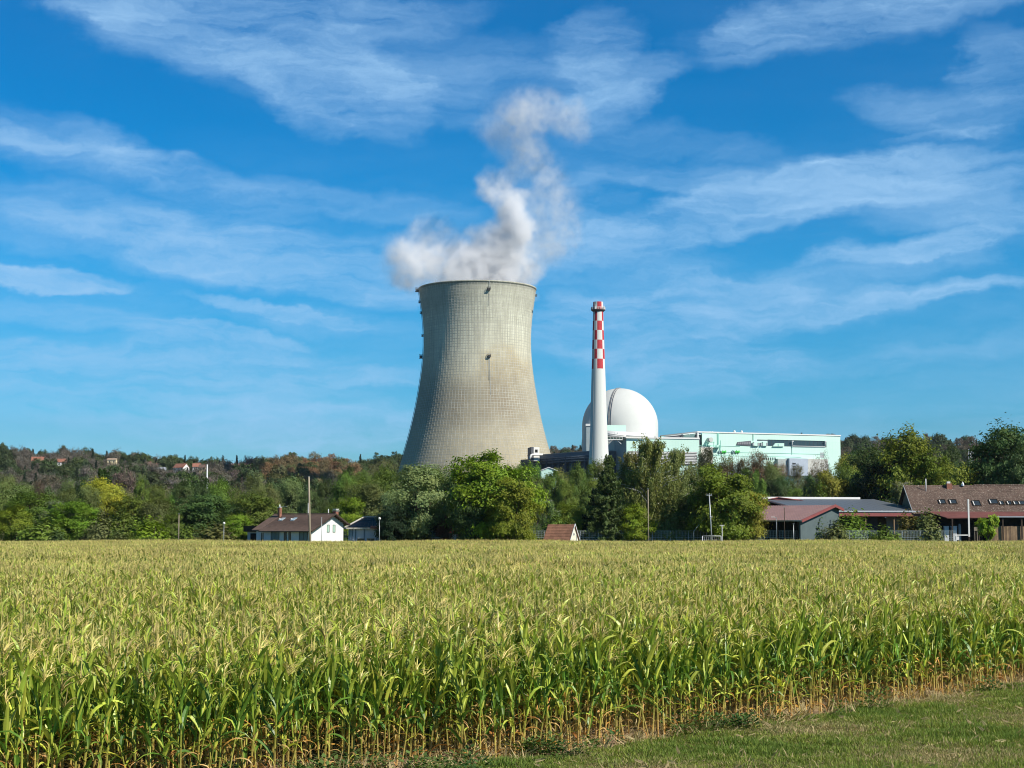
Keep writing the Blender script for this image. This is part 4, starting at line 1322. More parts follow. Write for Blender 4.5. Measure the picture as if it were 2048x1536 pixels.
    g = G(); g.prismy([(a, b) for a, b in p] + [(p[-1][0], p[-1][1] - .25), (p[2][0], p[2][1] - .3), (p[0][0], p[0][1] - .25)][:0] + [(p[-1][0], p[-1][1] - .4), (p[0][0], p[0][1] - .4)], 0, 14); g.build('roof', mk('dark_maroon', (.14, .04, .045), .55, .15, .6), f.e)
    g = G(); g.box(p[0][0] + .5, p[-1][0] - .5, .6, 13, 0, p[0][1] - .4); g.build('wall', M['wood_dark'], f.e)
    g = G()
    for a, b in zip(p[:-1], p[1:]): g.tube([(a[0], -.1, a[1] + .05), (b[0], -.1, b[1] + .05)], .12, 4)
    g.build('verge_trim', M['red_trim'], f.e)


build_barns()


def build_farmhouse():
    f = Facade(at(1829, 1070, 322), R(-2), 'farmhouse', 'big old farmhouse with mottled brown tiled roof and skylights at the right edge', 'house')
    e = f.e
    ze = f.uv(1900, 1023)[1]; zr = f.uv(1900, 972.5, 8)[1]; L = 34.0
    W = 16.0
    sl = (zr - ze) / (W / 2)
    g = G(); g.box(.6, L, .6, W - .6, 0, ze); g.build('wall', M['wood_dark'], e)
    g = G(); g.prism([(.6, ze), (W - .6, ze), (W / 2, zr - .3)], .3, .6); g.build('gable_wall', M['wood'], e)
    # tile courses, one prism per course, edges slightly uneven
    rr_ = random.Random(5)
    tiles = NT('old_tile_rows')
    tcx = tiles.n('ShaderNodeTexCoord').outputs['Object']
    a = tiles.noise(.35, 5, .65); b = tiles.noise(2.6, 3, .6, stretch=(1, .2, .2)); c_ = tiles.noise(6, 2, .6, stretch=(.6, 1, 1))
    cc = tiles.mix(tiles.rng(a, .3, .7, 0, 1), (.095, .065, .053), (.175, .12, .095))
    cc = tiles.mix(tiles.rng(b, .35, .7, 0, .55), cc, (.06, .04, .032))
    cc = tiles.mix(tiles.rng(c_, .58, .70, 0, .9), cc, (.45, .39, .32))
    tiles.principled(cc, .9, .15)
    g = G(); nc = 26
    y0, yr = -.6, W / 2
    for k in range(nc):
        a, b = k / nc, (k + 1) / nc
        za = ze - sl * .6 + (zr - ze + sl * .6) * a; zb_ = ze - sl * .6 + (zr - ze + sl * .6) * b
        ya = y0 + (yr - y0) * a; yb = y0 + (yr - y0) * b
        x = -.35 - .5 * a * 0
        u = 0
        while u < L:
            w = rr_.uniform(2.0, 4.2); u2 = min(L, u + w); j = rr_.uniform(-.025, .03)
            g.prism([(yb, zb_ - .05), (ya - .02, za - .05), (ya - .02, za + .15 + j), (yb, zb_ + .06)], u - .35 if u == 0 else u, u2)
            u = u2
    rf = g.build('roof', tiles.m, e)
    g = G(); g.prism([(yr, zr - .1), (W + .6, ze - sl * .6 - .1), (W + .6, ze - sl * .6 + .1), (yr, zr + .12)][::-1], -.35, L); g.build('back_slope', tiles.m, e)
    g = G(); g.prism([(yr - .2, zr), (yr + .2, zr), (yr + .1, zr + .22), (yr - .1, zr + .22)], -.4, 14.0)
    g.prism([(yr - .2, zr + .12), (yr + .2, zr + .12), (yr + .1, zr + .36), (yr - .1, zr + .36)], 14.0, L); g.build('ridge_tiles', tiles.m, e)
    g = G(); g.prism([(y0, ze - sl * .6 + .12), (yr, zr + .14), (yr, zr + .26), (y0, ze - sl * .6 + .26)], -.42, -.3)
    g.build('verge_board', M['metal'], e)
    # chimney, vent, ladder mast
    def on(py, px):  # point on the front slope under a pixel
        lo, hi = -.6, 8.0
        for _ in range(30):
            m_ = (lo + hi) / 2; u_, z_ = f.uv(px, py, m_)
            if z_ > ze + sl * m_: lo = m_
            else: hi = m_
        return u_, m_, ze + sl * m_
    u, _ = f.uv(1898, 972, 7.4); g = G(); g.box(u - .55, u + .55, 6.9, 8.0, zr - .9, zr + .55); o = g.build('chimney', M['brick'], rf)
    g = G(); g.box(u - .42, u + .2, 7.05, 7.8, zr + .56, zr + .95); g.build('chimney_cap', M['white_metal'], rf)
    u, _ = f.uv(1926, 972, 7.4); g = G(); g.lathe([(.3, 0), (.3, .35), (.12, .7), (.02, .9)], 10); o = g.build('roof_vent', M['gutter'], rf); o.location = (u, 7.6, zr + .05)
    u, v, z = on(983, 1852); zt = f.uv(1852, 957.5, v)[1]
    g = G(); g.tube([(u, v, z), (u, v, zt)], .11, 6); g.build('flue_pipe', M['white_metal'], e)
    # skylights: (x0,y0,x1,y1)
    for (x0, y0_, x1, y1) in ((1879, 1001, 1890, 1010), (1900, 1001, 1912, 1010), (1947, 1003, 1959, 1014), (1980, 1000.5, 1994, 1010), (2000, 1004, 2007, 1012), (2015, 1004, 2022, 1012), (2028, 1004, 2036, 1012), (2038, 1004, 2050, 1012)):
        u0, v0, z0 = on(y1, x0); u1, v1, z1 = on(y0_, x1)
        o = None
        ang = math.atan(sl); hw = (u1 - u0) / 2; hh = math.hypot(v1 - v0, z1 - z0) / 2
        g = G(); g.box(-hw, -hw + .14, -hh, hh, .0, .22); g.box(hw - .14, hw, -hh, hh, .0, .22); g.box(-hw + .14, hw - .14, -hh, -hh + .12, .0, .22); g.box(-hw + .14, hw - .14, hh - .12, hh, .0, .22)
        o = g.build('skylight', M['wood_dark'], rf); o.location = ((u0 + u1) / 2, (v0 + v1) / 2, (z0 + z1) / 2 + .12); o.rotation_euler = (ang, 0, 0)
    for ch in [c for c in rf.children if c.name.startswith('skylight')]:
        b = ch.data; xs = [v.co.x for v in b.vertices]; ys = [v.co.y for v in b.vertices]
        g = G(); g.box(min(xs) + .15, max(xs) - .15, min(ys) + .13, max(ys) - .13, .05, .12); o = g.build('skylight_pane', M['glass'], rf); o.location = ch.location; o.rotation_euler = ch.rotation_euler
        g = G(); g.box(min(xs) + .15, min(xs) + .32, min(ys) + .13, max(ys) - .2, .122, .15); o = g.build('skylight_blind', M['white_metal'], rf); o.location = ch.location; o.rotation_euler = ch.rotation_euler
    # lean-to with red metal roof over the dark porch
    zA = f.uv(1860, 1024.5, -.5)[1]; zB = f.uv(1960, 1037, -5)[1]
    u0, u1 = f.uv(1856, 1030, -2)[0], L
    g = G(); g.poly([(u0, -.55, zA), (L, -.55, zA - .1), (L, -5.2, zB + .35), (u0 + 3, -5.2, zB), (u0, -.55, zA + .15), (L, -.55, zA + .05), (L, -5.2, zB + .5), (u0 + 3, -5.2, zB + .15)],
                    [(0, 1, 2, 3), (4, 7, 6, 5), (0, 4, 5, 1), (1, 5, 6, 2), (2, 6, 7, 3), (3, 7, 4, 0)])
    g.build('lean_to_roof', mk('rusty_red_sheet', (.16, .06, .05), .6, .25, .6), e)
    ug = f.uv(1985, 1035, -5.2)[0]
    g = G(); g.box(ug, L, -5.4, -5.22, zB + .22, zB + .42); g.build('gutter', M['gutter'], e)
    for px in (1905, 1958, 2006, 2044):
        g = G(); u = f.uv(px, 1060, -5)[0]; g.box(u - .13, u + .13, -5.1, -4.84, 0, zB + .1)
        g.build('porch_post', M['wood_dark'], e)
    g = G(); g.box(u0 + 2, L, .2, .55, 0, zA - .2); g.build('porch_shade_panel', M['dark'], e)  # dark sheet imitates the deep shade under the lean-to
    # board wall, board by board
    ub = f.uv(1975, 1060, -4.6)[0]; zt = f.uv(2000, 1052.5, -4.6)[1]
    u = ub; k = 0; ms = [mk('board_tone_a', (.25, .17, .10), .85, .3, 1.2), mk('board_tone_b', (.18, .12, .075), .85, .3, 1.2), mk('board_tone_c', (.31, .21, .12), .85, .3, 1.2)]
    while u < L - .1:
        w = rr_.uniform(.34, .5); dx = rr_.uniform(-.02, .02)
        g = G(); g.box(u + .012, u + w - .012, -4.62 + dx, -4.57 + dx, 0, zt + rr_.uniform(-.05, .05)); g.build('plank', ms[rr_.randrange(3)], e)
        u += w
    # things standing in the porch
    def small(name, label, cat, px0, py0, px1, py1, depth, mat_, lay='box'):
        u0, z1 = f.uv(px0, py0, depth); u1, _ = f.uv(px1, py1, depth); z0 = 0
        p = f.e.matrix_basis @ Vector((u0, depth, 0)) if False else None
        ca, sa = math.cos(f.ang), math.sin(f.ang)
        w = u1 - u0; wx = f.O.x + u0 * ca - depth * sa; wy = f.O.y + u0 * sa + depth * ca
        g = G()
        if lay == 'box': g.box(0, w, 0, .9, 0, z1); g.box(-.05, w + .05, -.05, .95, z1, z1 + .1)
        elif lay == 'drum': g.lathe([(w / 2, 0), (w / 2, z1 * .9), (w * .3, z1), (.01, z1)], 14)
        elif lay == 'lattice':
            for i in range(4):
                t_ = i / 3; g.box(t_ * (w - .1), t_ * (w - .1) + .1, 0, .08, z1 - w, z1); g.box(.1, w - .1, 0.01, .07, z1 - w + t_ * (w - .1), z1 - w + t_ * (w - .1) + .1)
            g.box(.1, .2, .1, .2, 0, z1 - w); g.box(w - .2, w - .1, .1, .2, 0, z1 - w)
        o = g.build(name, mat_, None, (wx, wy, 0), f.ang); tag(o, label, cat)
    small('white_crate', 'grey-white crate in the dark farmhouse porch, left one', 'crate', 1889, 1053, 1898, 1070, -3.0, M['pale_wall'])
    small('white_crate', 'larger white crate in the farmhouse porch, middle of the opening', 'crate', 1903, 1053, 1914, 1070, -3.2, M['pale_wall'])
    small('metal_tank', 'upright blue-grey tank standing deep in the farmhouse porch', 'tank', 1919, 1047.5, 1925, 1070, -2.0, M['concrete_shade'], 'drum')
    small('lattice_panel', 'square pale wooden lattice panel by the farmhouse wall', 'lattice', 1948, 1054, 1956, 1062, -5.8, M['pole_wood'], 'lattice')


build_farmhouse()

# ------------------------------------------------------------------ fence, poles and small street furniture
def build_fence():
    g0 = at(690, 1078, 297); g1 = at(1912, 1078, 301)
    Fr = empty('mesh_fence', (0, 0, 0), 0, 'tall galvanised wire mesh fence along the far edge of the maize field', 'fence')
    total = g1.x - g0.x; n = 34; H = 3.95
    wire = mk('fence_wire', (.46, .53, .50), .5, .1, 2, metal=.4)
    pg = G(); pg.box(-.05, .05, -.05, .05, 0, H + .05); pm = pg.build('post', M['metal'], Fr).data
    first = [o for o in Fr.children][0]
    w = total / n
    wg = G()
    for k in range(10):
        z = .5 + (H - .5) * k / 9; t_ = .022 if k % 3 else .035
        wg.box(0, w, -.02, .02, z - t_, z + t_)
    for k in range(1, 12):
        x = w * k / 12; wg.box(x - .012, x + .012, -.035, -.02, .5, H)
    wm = None
    for i in range(n + 1):
        x = g0.x + w * i; y = g0.y + (g1.y - g0.y) * i / n
        o = first if i == 0 else link_mesh('post', pm, Fr)
        o.location = (x, y, 0)
        if i < n:
            if wm is None: o = wg.build('wire_panel', wire, Fr); wm = o.data
            else: o = link_mesh('wire_panel', wm, Fr)
            o.location = (x + .0, y - .08, 0)


build_fence()


def pole(px, py, Y, r0, r1, name, label, cat, mat_, lean=0.0, top=None):
    p = at(px, py, Y); g = G()
    g.tube([(-lean, 0, 0), (-lean * .5, 0, p.z * .5), (0, 0, p.z)], [r0, (r0 + r1) / 2, r1], 10)
    e = empty(name, (p.x, p.y, 0), 0, label, cat)
    g.build('pole', mat_, e)
    if top: top(e, p.z)
    return e


def cap_plain(e, z):
    g = G(); g.box(-.16, .16, -.16, .16, z, z + .06); g.build('pole_cap', M['metal'], e)


pole(617.8, 953, 262, .20, .14, 'wooden_pole', 'thick weathered wooden pole in front of the brown-roofed house', 'pole', M['pole_wood'], -.35, cap_plain)
pole(358, 1028, 280, .10, .08, 'wooden_pole', 'short pale wooden pole alone before the left trees', 'pole', M['pole_wood'], 0, cap_plain)
pole(1296, 978, 285, .11, .09, 'wooden_pole', 'straight greenish wooden pole in front of the birch', 'pole', M['pole_wood'], 0, cap_plain)


def cross_top(e, z):
    g = G(); g.box(-.48, .48, -.06, .06, z - .1, z + .05); g.tube([(0, 0, z), (0, 0, z + .3)], .05, 6)
    for x in (-.42, .42): g.tube([(x, 0, z + .05), (x, 0, z + .22)], .05, 6)
    g.build('crossarm', M['metal'], e)
    g = G(); g.box(.05, .5, -.15, .15, z * .62, z * .62 + .12); g.build('bracket', M['white_metal'], e)


pole(1418.5, 990, 283, .12, .09, 'crossarm_pole', 'slightly leaning grey pole with small crossarm before the bright tree', 'pole', M['metal'], -.45, cross_top)


def t_top(e, z):
    g = G(); g.box(-.42, .42, -.05, .05, z, z + .09); g.build('crossarm', M['white_metal'], e)


pole(1444, 1051, 283, .06, .05, 'short_post', 'short T-topped white post beside the goal frame', 'post', M['white_metal'], 0, t_top)


def lamp_top(e, z):
    g = G(); g.lathe([(.02, z), (.2, z + .05), (.24, z + .25), (.14, z + .42), (.02, z + .45)], 12); g.build('lamp_head', M['white_metal'], e)


pole(448, 1049, 282, .05, .04, 'street_lamp', 'short street lamp with white head above the low hedge left of house', 'street lamp', M['metal'], 0, lamp_top)
pole(759, 1039.5, 281, .04, .04, 'street_lamp', 'globe street lamp in front of the dark tree beside the solar house', 'street lamp', M['metal'], 0, lamp_top)


def arm_top(e, z):
    g = G(); g.tube([(0, 0, z - .1), (-.25, 0, z + .02), (-.7, 0, z + .08)], .04, 6); g.box(-1.0, -.3, -.12, .12, z + .05, z + .14); g.build('lamp_head', M['white_metal'], e)


pole(1553, 1035, 285, .05, .04, 'street_lamp', 'tall thin street lamp with short arm in front of the maroon barn', 'street lamp', M['metal'], 0, arm_top)
pole(1568.5, 1015, 284, .07, .06, 'barn_post', 'dark slim pole in front of the maroon barn roof', 'pole', M['wood_dark'], 0, cap_plain)
pole(1587, 1048, 290, .06, .06, 'barn_post', 'short grey pole at the barn gable corner', 'pole', M['metal'], 0, cap_plain)
pole(1644, 948, 400, .05, .04, 'street_lamp', 'distant street lamp among trees above the solar barn', 'street lamp', M['metal'], 0, lamp_top)

# L-shaped white gate post with its low bar
e = empty('white_boom_post', (at(1938, 1060, 296).x, 296, 0), 0, 'tall white post with low white bar in front of the farmhouse porch', 'post')
z = at(1938, 998.5, 296).z
g = G(); g.box(-.14, .14, -.1, .1, 2.9, z); g.build('post', M['white_metal'], e)
g = G(); g.box(-.12, .12, -.09, .09, 0, 2.898); g.build('post_foot', M['wood_dark'], e)
g = G(); g.box(-2.7, -.145, -.06, .06, 3.1, 3.3); g.build('bar', M['white_metal'], e)
g = G(); g.box(-2.5, -1.9, -.2, .2, 2.3, 2.95); g.build('counterweight', M['white_metal'], e)

# goal frame and gate at the fence
p = at(1405, 1078, 290); q = at(1442, 1078, 290)
e = empty('goal_frame', (p.x, 290, 0), 0, 'low white pipe frame like a football goal between the two poles', 'goal')
w = q.x - p.x; z = at(1420, 1072, 290).z
g = G(); g.tube([(0, 0, 0), (0, 0, z)], .06, 6); g.build('goal_post', M['white_metal'], e)
g = G(); g.tube([(w, 0, 0), (w, 0, z)], .06, 6); g.build('goal_post', M['white_metal'], e)
g = G(); g.tube([(0, 0, z), (w, 0, z)], .06, 6); g.build('crossbar', M['white_metal'], e)
g = G()
for i in range(8): g.tube([(w * (i + 1) / 9, .6, 0), (w * (i + 1) / 9, .05, z - .02)], .012, 3)
g.build('goal_net', M['gutter'], e)

# leaning stay bar at the fence
a = at(1387, 1063, 294); b = at(1408.5, 1036.5, 294)
g = G(); g.tube([(0, 0, -a.z), (0, 0, 0), (b.x - a.x, 0, b.z - a.z)], .06, 6)
o = g.build('bent_post', M['metal'], None, (a.x, 294, a.z)); tag(o, 'bent grey post with long slanting top rising above the fence', 'post')

# white car roof beside the garage
p = at(479, 1080, 277)
e = empty('parked_car', (p.x, 277, 0), R(8), 'white car mostly hidden by maize beside the garage', 'car')
g = G()
g.prism([(-2.1, .35), (2.1, .35), (2.15, .85), (1.5, .98), (-1.2, 1.0), (-2.1, .9)], -.85, .85); g.build('body', M['white_metal'], e, rz=R(90))
g = G(); g.prism([(-1.0, 1.0), (1.2, .98), (.75, 1.48), (-.65, 1.5)], -.74, .74); g.build('cabin', M['glass'], e, rz=R(90))
g = G(); g.prism([(-.66, 1.5), (.76, 1.48), (.7, 1.55), (-.6, 1.57)], -.72, .72); g.build('car_roof', M['white_metal'], e, rz=R(90))
for sx in (-1.3, 1.3):
    for sy in (-.8, .8):
        g = G(); g.tube([(sx, sy - .1, .33), (sx, sy + .1, .33)], .33, 14); g.build('wheel', M['dark'], e)

# slender white mast on the hillside
p = at(414.5, 929, 690); z0 = gz(p.x, 690)
g = G(); g.tube([(0, 0, 0), (0, 0, p.z - z0)], [.34, .24], 8)
o = g.build('radio_mast', M['white_metal'], None, (p.x, 690, z0)); tag(o, 'tall slender white mast on the wooded hillside at left', 'mast')

# steel gantry beside the big right tree
a = at(1937, 899, 470); b = at(1975, 897, 470); e = empty('power_gantry', (a.x, 470, 0), 0, 'steel lattice gantry sticking out left of the big dark tree', 'gantry')
g = G(); w = b.x - a.x
for y in (-.4, .4):
    g.tube([(0, y, a.z), (w, y, a.z + .3)], .09, 4); g.tube([(0, y, a.z - 1.0), (w, y, a.z - .7)], .09, 4)
for i in range(8):
    t_ = i / 7; g.tube([(w * t_, -.4, a.z - 1 + .3 * t_), (w * min(1, t_ + 1 / 7), -.4, a.z + .3 * t_)], .05, 3)
g.build('crossbeam', M['metal'], e)
g = G()
for x in (0, .9): g.tube([(x, 0, gz(a.x, 470)), (x, 0, a.z)], .12, 4)
for i in range(14): z = gz(a.x, 470) + (a.z - 10) * i / 14; g.tube([(0, 0, z), (.9, 0, z + 1.2)], .05, 3)
g.build('gantry_leg', M['metal'], e)
g = G()
for x in (.5, 1.4): g.tube([(x, 0, a.z - 1), (x, 0, a.z - 3.2)], .16, 6)
g.build('insulator', M['white_metal'], e)


# ------------------------------------------------------------------ village on the hill crest
def village_house(px0, px1, pyt, pyb, Y, rz, wallm, roofm, label, roofh=.5, chimney=True):
    a = at(px0, pyb, Y); b = at(px1, pyb, Y); top = at(px0, pyt, Y)
    w = (b.x - a.x) / max(.6, math.cos(rz)); h = top.z - a.z; z0 = gz((a.x + b.x) / 2, Y)
    e = empty('village_house', ((a.x + b.x) / 2, Y, z0), rz, label, 'house', 'houses on the hill crest')
    ze = a.z + h * (1 - roofh) - z0; zr = top.z - z0; W = max(6, w * .6)
    g = G(); g.prism([(-W / 2, -3), (W / 2, -3), (W / 2, ze), (0, zr), (-W / 2, ze)], -w / 2, w / 2); g.build('wall', wallm, e)
    g = G(); gable_roof(g, w, W, ze + .1, zr + .15, ov=.5, ovx=.4, th=.3); rf = g.build('roof', roofm, e)
    if chimney: g = G(); g.box(w * .2, w * .2 + .8, -.4, .4, zr - .6, zr + 1.0); g.build('chimney', M['brick'], rf)
    n = max(2, int(w / 3.2))
    for i in range(n):
        x = -w / 2 + (i + .5) * w / n
        g = G(); g.box(x - .55, x + .55, -W / 2 - .08, -W / 2 - .01, max(.3, ze - 2.3), ze - .7); g.build('window', M['glass'], e)


RR, BR = M['red_roof'], M['brown_roof']
Wh, Cr = M['white_wall'], M['cream_wall']
village_house(64, 87, 914.5, 930, 1400, R(8), Wh, RR, 'white house with broad orange-red roof among trees on the far left crest', .48)
village_house(63, 78, 929, 937, 1385, R(4), Wh, RR, 'small white outbuilding with red roof just below the broad red-roofed house', .5, False)
village_house(37, 48, 922, 934, 1390, R(-30), Wh, RR, 'narrow white house, leftmost on the crest', .55)
village_house(116, 131, 918.5, 930, 1395, R(5), Wh, RR, 'white house with red roof left of the tall crest trees', .5)
village_house(216, 233, 917.5, 926, 1420, R(3), Cr, mk('tan_roof', (.34, .25, .18), .85, .2, .5), 'tan flat-looking house right of the tall crest trees', .3, False)
village_house(290, 303, 924.5, 934, 1420, R(0), Cr, BR, 'brown-roofed house in the middle of the left crest', .5)
village_house(302, 316, 928, 938, 1410, R(10), Wh, BR, 'white house half hidden just right of the brown-roofed house', .45)
village_house(318, 331, 935, 945, 1350, R(15), Wh, M['gutter'], 'pale grey-roofed house lower on the slope', .5, False)
village_house(351, 374, 928, 941.5, 1390, R(-34), Wh, RR, 'white gabled house with red roof near the white mast', .55)
village_house(386, 401, 927.5, 940, 1380, R(6), Wh, RR, 'white house with red roof left of the mast', .5)
village_house(399, 412, 930, 943, 1370, R(-6), Cr, BR, 'yellow house with brown roof touching the mast', .4)
village_house(415, 433, 930, 941, 1390, R(0), Cr, BR, 'yellow house with dark brown roof right of the mast', .4)
village_house(458, 503, 928, 938, 1420, R(0), mk('faded_red_wall', (.40, .25, .2), .85, .1, .4), mk('faded_roof', (.26, .16, .14), .85, .15, .5), 'long low reddish building behind bare trees on the crest', .4, False)
village_house(303, 317, 990, 999, 1000, R(10), M['pole_wood'], mk('orange_tan_roof', (.42, .25, .15), .85, .15, .5), 'little tan-roofed barn deep in the hillside wood', .6, False)
village_house(357, 372, 951, 958, 1250, R(-10), Wh, M['gutter'], 'white terrace house below the crest left of the mast', .4, False)
village_house(376, 392, 952, 960, 1240, R(12), Wh, M['gutter'], 'white terrace house below the crest nearest the mast', .4, False)
# ------------------------------------------------------------------ trees
def unit(v):
    return v / (np.linalg.norm(v, axis=-1, keepdims=True) + 1e-9)


def leaf_quads(P, Nn, size, aspect=.6, jit=.35, rg=rng, along=None):
    """a leaf-shaped quad at each point, facing roughly Nn"""
    n = len(P)
    Nn = unit(Nn + rg.normal(0, jit, (n, 3)))
    t = unit(np.cross(Nn, rg.normal(0, 1, (n, 3)))) if along is None else unit(along - Nn * np.sum(along * Nn, 1, keepdims=True))
    b = np.cross(Nn, t)
    s = (size * rg.uniform(.6, 1.35, n))[:, None]
    a = P - t * s * .5; c = P + t * s * .5
    m1 = P + b * s * aspect * .5 + Nn * s * .08 - t * s * .06; m2 = P - b * s * aspect * .5 + Nn * s * .08 + t * s * .04
    V = np.stack([a, m1, c, m2], 1).reshape(-1, 3)
    Q = np.arange(4 * n).reshape(-1, 4)
    return V, Q


def limb_mesh(name, limbs, mat_, seg=6):
    g = G()
    for pts, rad in limbs: g.tube(pts, rad, seg)
    me = bpy.data.meshes.new(name); me.from_pydata(g.v, [], g.f); me.materials.append(mat_)
    me.polygons.foreach_set('use_smooth', [True] * len(g.f)); me.update()
    return me


def make_variant(kind, seed, n, size):
    """unit tree: base at 0, top at z=1, crown radius about .5"""
    rg = np.random.default_rng(seed)
    limbs = []
    P = []; Nn = []; col = []; along = None
    if kind in ('broad', 'loose', 'olive', 'bare', 'round'):
        low = {'broad': .10, 'loose': .16, 'olive': .14, 'bare': .22, 'round': .38}[kind]
        cz, rz_ = (1 + low) / 2, (1 - low) / 2
        nl = {'broad': 26, 'loose': 22, 'olive': 24, 'bare': 20, 'round': 14}[kind]
        # lobes spread over the envelope; each lobe a cloud of twigs
        lobes = []
        for i in range(nl):
            a = i * 2.399963 + rg.uniform(-.4, .4); h = rg.uniform(-.95, .98)
            rr = math.sqrt(max(0, 1 - h * h)) ** (.8)
            k = rg.uniform(.52, .86)
            w = 1.0 if h > -.3 else .86
            lobes.append((rr * math.cos(a) * .5 * k * w, rr * math.sin(a) * .5 * k * w, cz + h * rz_ * rg.uniform(.70, .90), rg.uniform(.13, .24)))
        # trunk and limbs run to the lobes
        base_h = low + .10
        limbs.append(([(0, 0, -.02), (rg.uniform(-.01, .01), 0, base_h * .6), (rg.uniform(-.03, .03), rg.uniform(-.03, .03), cz)], [.034, .026, .012]))
        for (x, y, z, r) in lobes[::1 if kind == 'bare' else 2]:
            s = rg.uniform(.5, .95) * base_h
            limbs.append(([(0, 0, s), (x * .45, y * .45, s + (z - s) * .55), (x, y, z)], [.016, .009, .003]))
            if kind == 'bare':
                for _ in range(5):
                    q = np.array([x, y, z]) + rg.normal(0, .09, 3) + np.array([0, 0, .05])
                    limbs.append(([(x * .6, y * .6, s + (z - s) * .65), tuple(q)], [.005, .0015]))
        per = n // nl
        for (x, y, z, r) in lobes:
            nc = 12 if kind != 'loose' else 9
            for c in range(nc):
                d = unit(rg.normal(0, 1, 3)); d[2] = d[2] * .8 + .15
                cc = np.array([x, y, z]) + d * r * rg.uniform(.55, 1.0) * np.array([1, 1, .85])
                m = max(3, int(per / nc * rg.uniform(.5, 1.5)))
                sg = r * (.26 if kind != 'loose' else .34)
                pts = cc + rg.normal(0, 1, (m, 3)) * np.array([sg, sg, sg * .55])
                P.append(pts)
                nn = unit(pts - np.array([0, 0, cz - .1])) + np.array([0, 0, .55]); Nn.append(nn)
                tone = rg.uniform(.80, 1.16); hue = rg.uniform(-.08, .08)
                cl = np.tile(np.array([tone * (1 + hue), tone, tone * (1 - hue)]), (m, 1)); col.append(cl)
        aspect = .62
    elif kind == 'conifer':
        limbs.append(([(0, 0, -.02), (0, 0, .5), (0, 0, .98)], [.022, .013, .002]))
        lv = 30
        for i in range(lv):
            h = .06 + .92 * i / lv
            R_ = .5 * (1 - h) ** .78 * rg.uniform(.8, 1.05) + .02
            nb = max(5, int(13 * (1 - h) + 4))
            for b in range(nb):
                a = rg.uniform(0, 6.283); L_ = R_ * rg.uniform(.55, 1.1)
                m = max(6, int(n / (lv * 10)))
                t_ = rg.uniform(.12, 1, m) ** .7
                pts = np.stack([np.cos(a) * L_ * t_, np.sin(a) * L_ * t_, h - .09 * t_ * L_ / .5 + .05 * t_ ** 3], 1)
                side = np.array([-math.sin(a), math.cos(a), 0]) * (rg.uniform(-1, 1, (m, 1)) * .05 * (1.2 - t_[:, None]))
                pts = pts + side + rg.normal(0, .006, (m, 3)) - np.array([0, 0, 1]) * rg.uniform(0, .03, (m, 1))
                P.append(pts); Nn.append(np.tile(np.array([math.cos(a) * .4, math.sin(a) * .4, .9]), (m, 1)))
                tone = rg.uniform(.75, 1.15); col.append(np.tile(np.array([tone, tone, tone]), (m, 1)))
        aspect = .5
    elif kind == 'birch':
        top = .97
        stem = [(0, 0, -.02), (.012, 0, .3), (-.01, .01, .6), (.0, 0, top)]
        limbs.append((stem, [.013, .010, .006, .0015]))
        nb = 64
        for i in range(nb):
            h = rg.uniform(.22, .93); a = rg.uniform(0, 6.283)
            L_ = .5 * (1 - abs(h - .45) * 1.15) * rg.uniform(.55, 1.1) * (1 if h < .8 else .8)
            tip = np.array([math.cos(a) * L_, math.sin(a) * L_, min(.99, h + .14)])
            limbs.append(([(0, 0, h - .06), tuple(tip * [.55, .55, 1] + [0, 0, -.03]), tuple(tip)], [.004, .0022, .0008]))
            ns = 7
            for s in range(ns):
                q = np.array([0, 0, h - .02]) * (1 - (s + 2) / (ns + 1)) + tip * ((s + 2) / (ns + 1)) + rg.normal(0, .022, 3)
                dl = rg.uniform(.06, .19)
                m = max(5, int(n / (nb * ns)))
                t_ = rg.uniform(0, 1, m)
                pts = q + np.stack([rg.normal(0, .016, m), rg.normal(0, .016, m), -t_ * dl], 1)
                P.append(pts); Nn.append(rg.normal(0, 1, (m, 3)) + np.array([0, -.3, .3]))
                tone = rg.uniform(.75, 1.2); col.append(np.tile(np.array([tone * rg.uniform(.95, 1.1), tone, tone * .95]), (m, 1)))
        aspect = .6
    elif kind == 'bush':
        for i in range(16):
            a = rg.uniform(0, 6.283); r = .36 * math.sqrt(rg.uniform(0, 1)); z = rg.uniform(.15, .78) * (1 - r)
            m = n // 16
            sg = .12
            pts = np.array([r * math.cos(a), r * math.sin(a), z]) + rg.normal(0, 1, (m, 3)) * np.array([sg * .8, sg * .8, sg])
            pts[:, 2] = np.abs(pts[:, 2]); P.append(pts); Nn.append(unit(pts - [0, 0, .2]) + np.array([0, 0, .5]))
            tone = rg.uniform(.8, 1.2); col.append(np.tile(np.array([tone, tone, tone]), (m, 1)))
        for i in range(7):
            a = rg.uniform(0, 6.283); limbs.append(([(0, 0, -.02), (.3 * math.cos(a), .3 * math.sin(a), .6)], [.02, .004]))
        aspect = .6
    P = np.concatenate(P); Nn = np.concatenate(Nn); col = np.concatenate(col)
    col = col * rg.uniform(.86, 1.14, (len(P), 1))
    if kind == 'bare':
        # part thin leaves, part grey twigs
        k = rg.random(len(P)) < .45
        V1, Q1 = leaf_quads(P[~k], Nn[~k], size, aspect, .5, rg)
        al = unit(Nn[k] + rg.normal(0, .5, (k.sum(), 3)) + np.array([0, 0, .6]))
        V2, Q2 = leaf_quads(P[k], rg.normal(0, 1, (k.sum(), 3)), size * 2.2, .09, .3, rg, al)
        V = np.concatenate([V1, V2]); Q = np.concatenate([Q1, Q2 + len(V1)])
        c = np.concatenate([np.repeat(col[~k], 4, 0), np.repeat(col[k], 4, 0) * np.array([.95, .9, .95])])
    else:
        V, Q = leaf_quads(P, Nn, size, aspect, .42, rg)
        c = np.repeat(col, 4, 0)
    crown = np_mesh('crown', V, Q, M['leaf'], c)
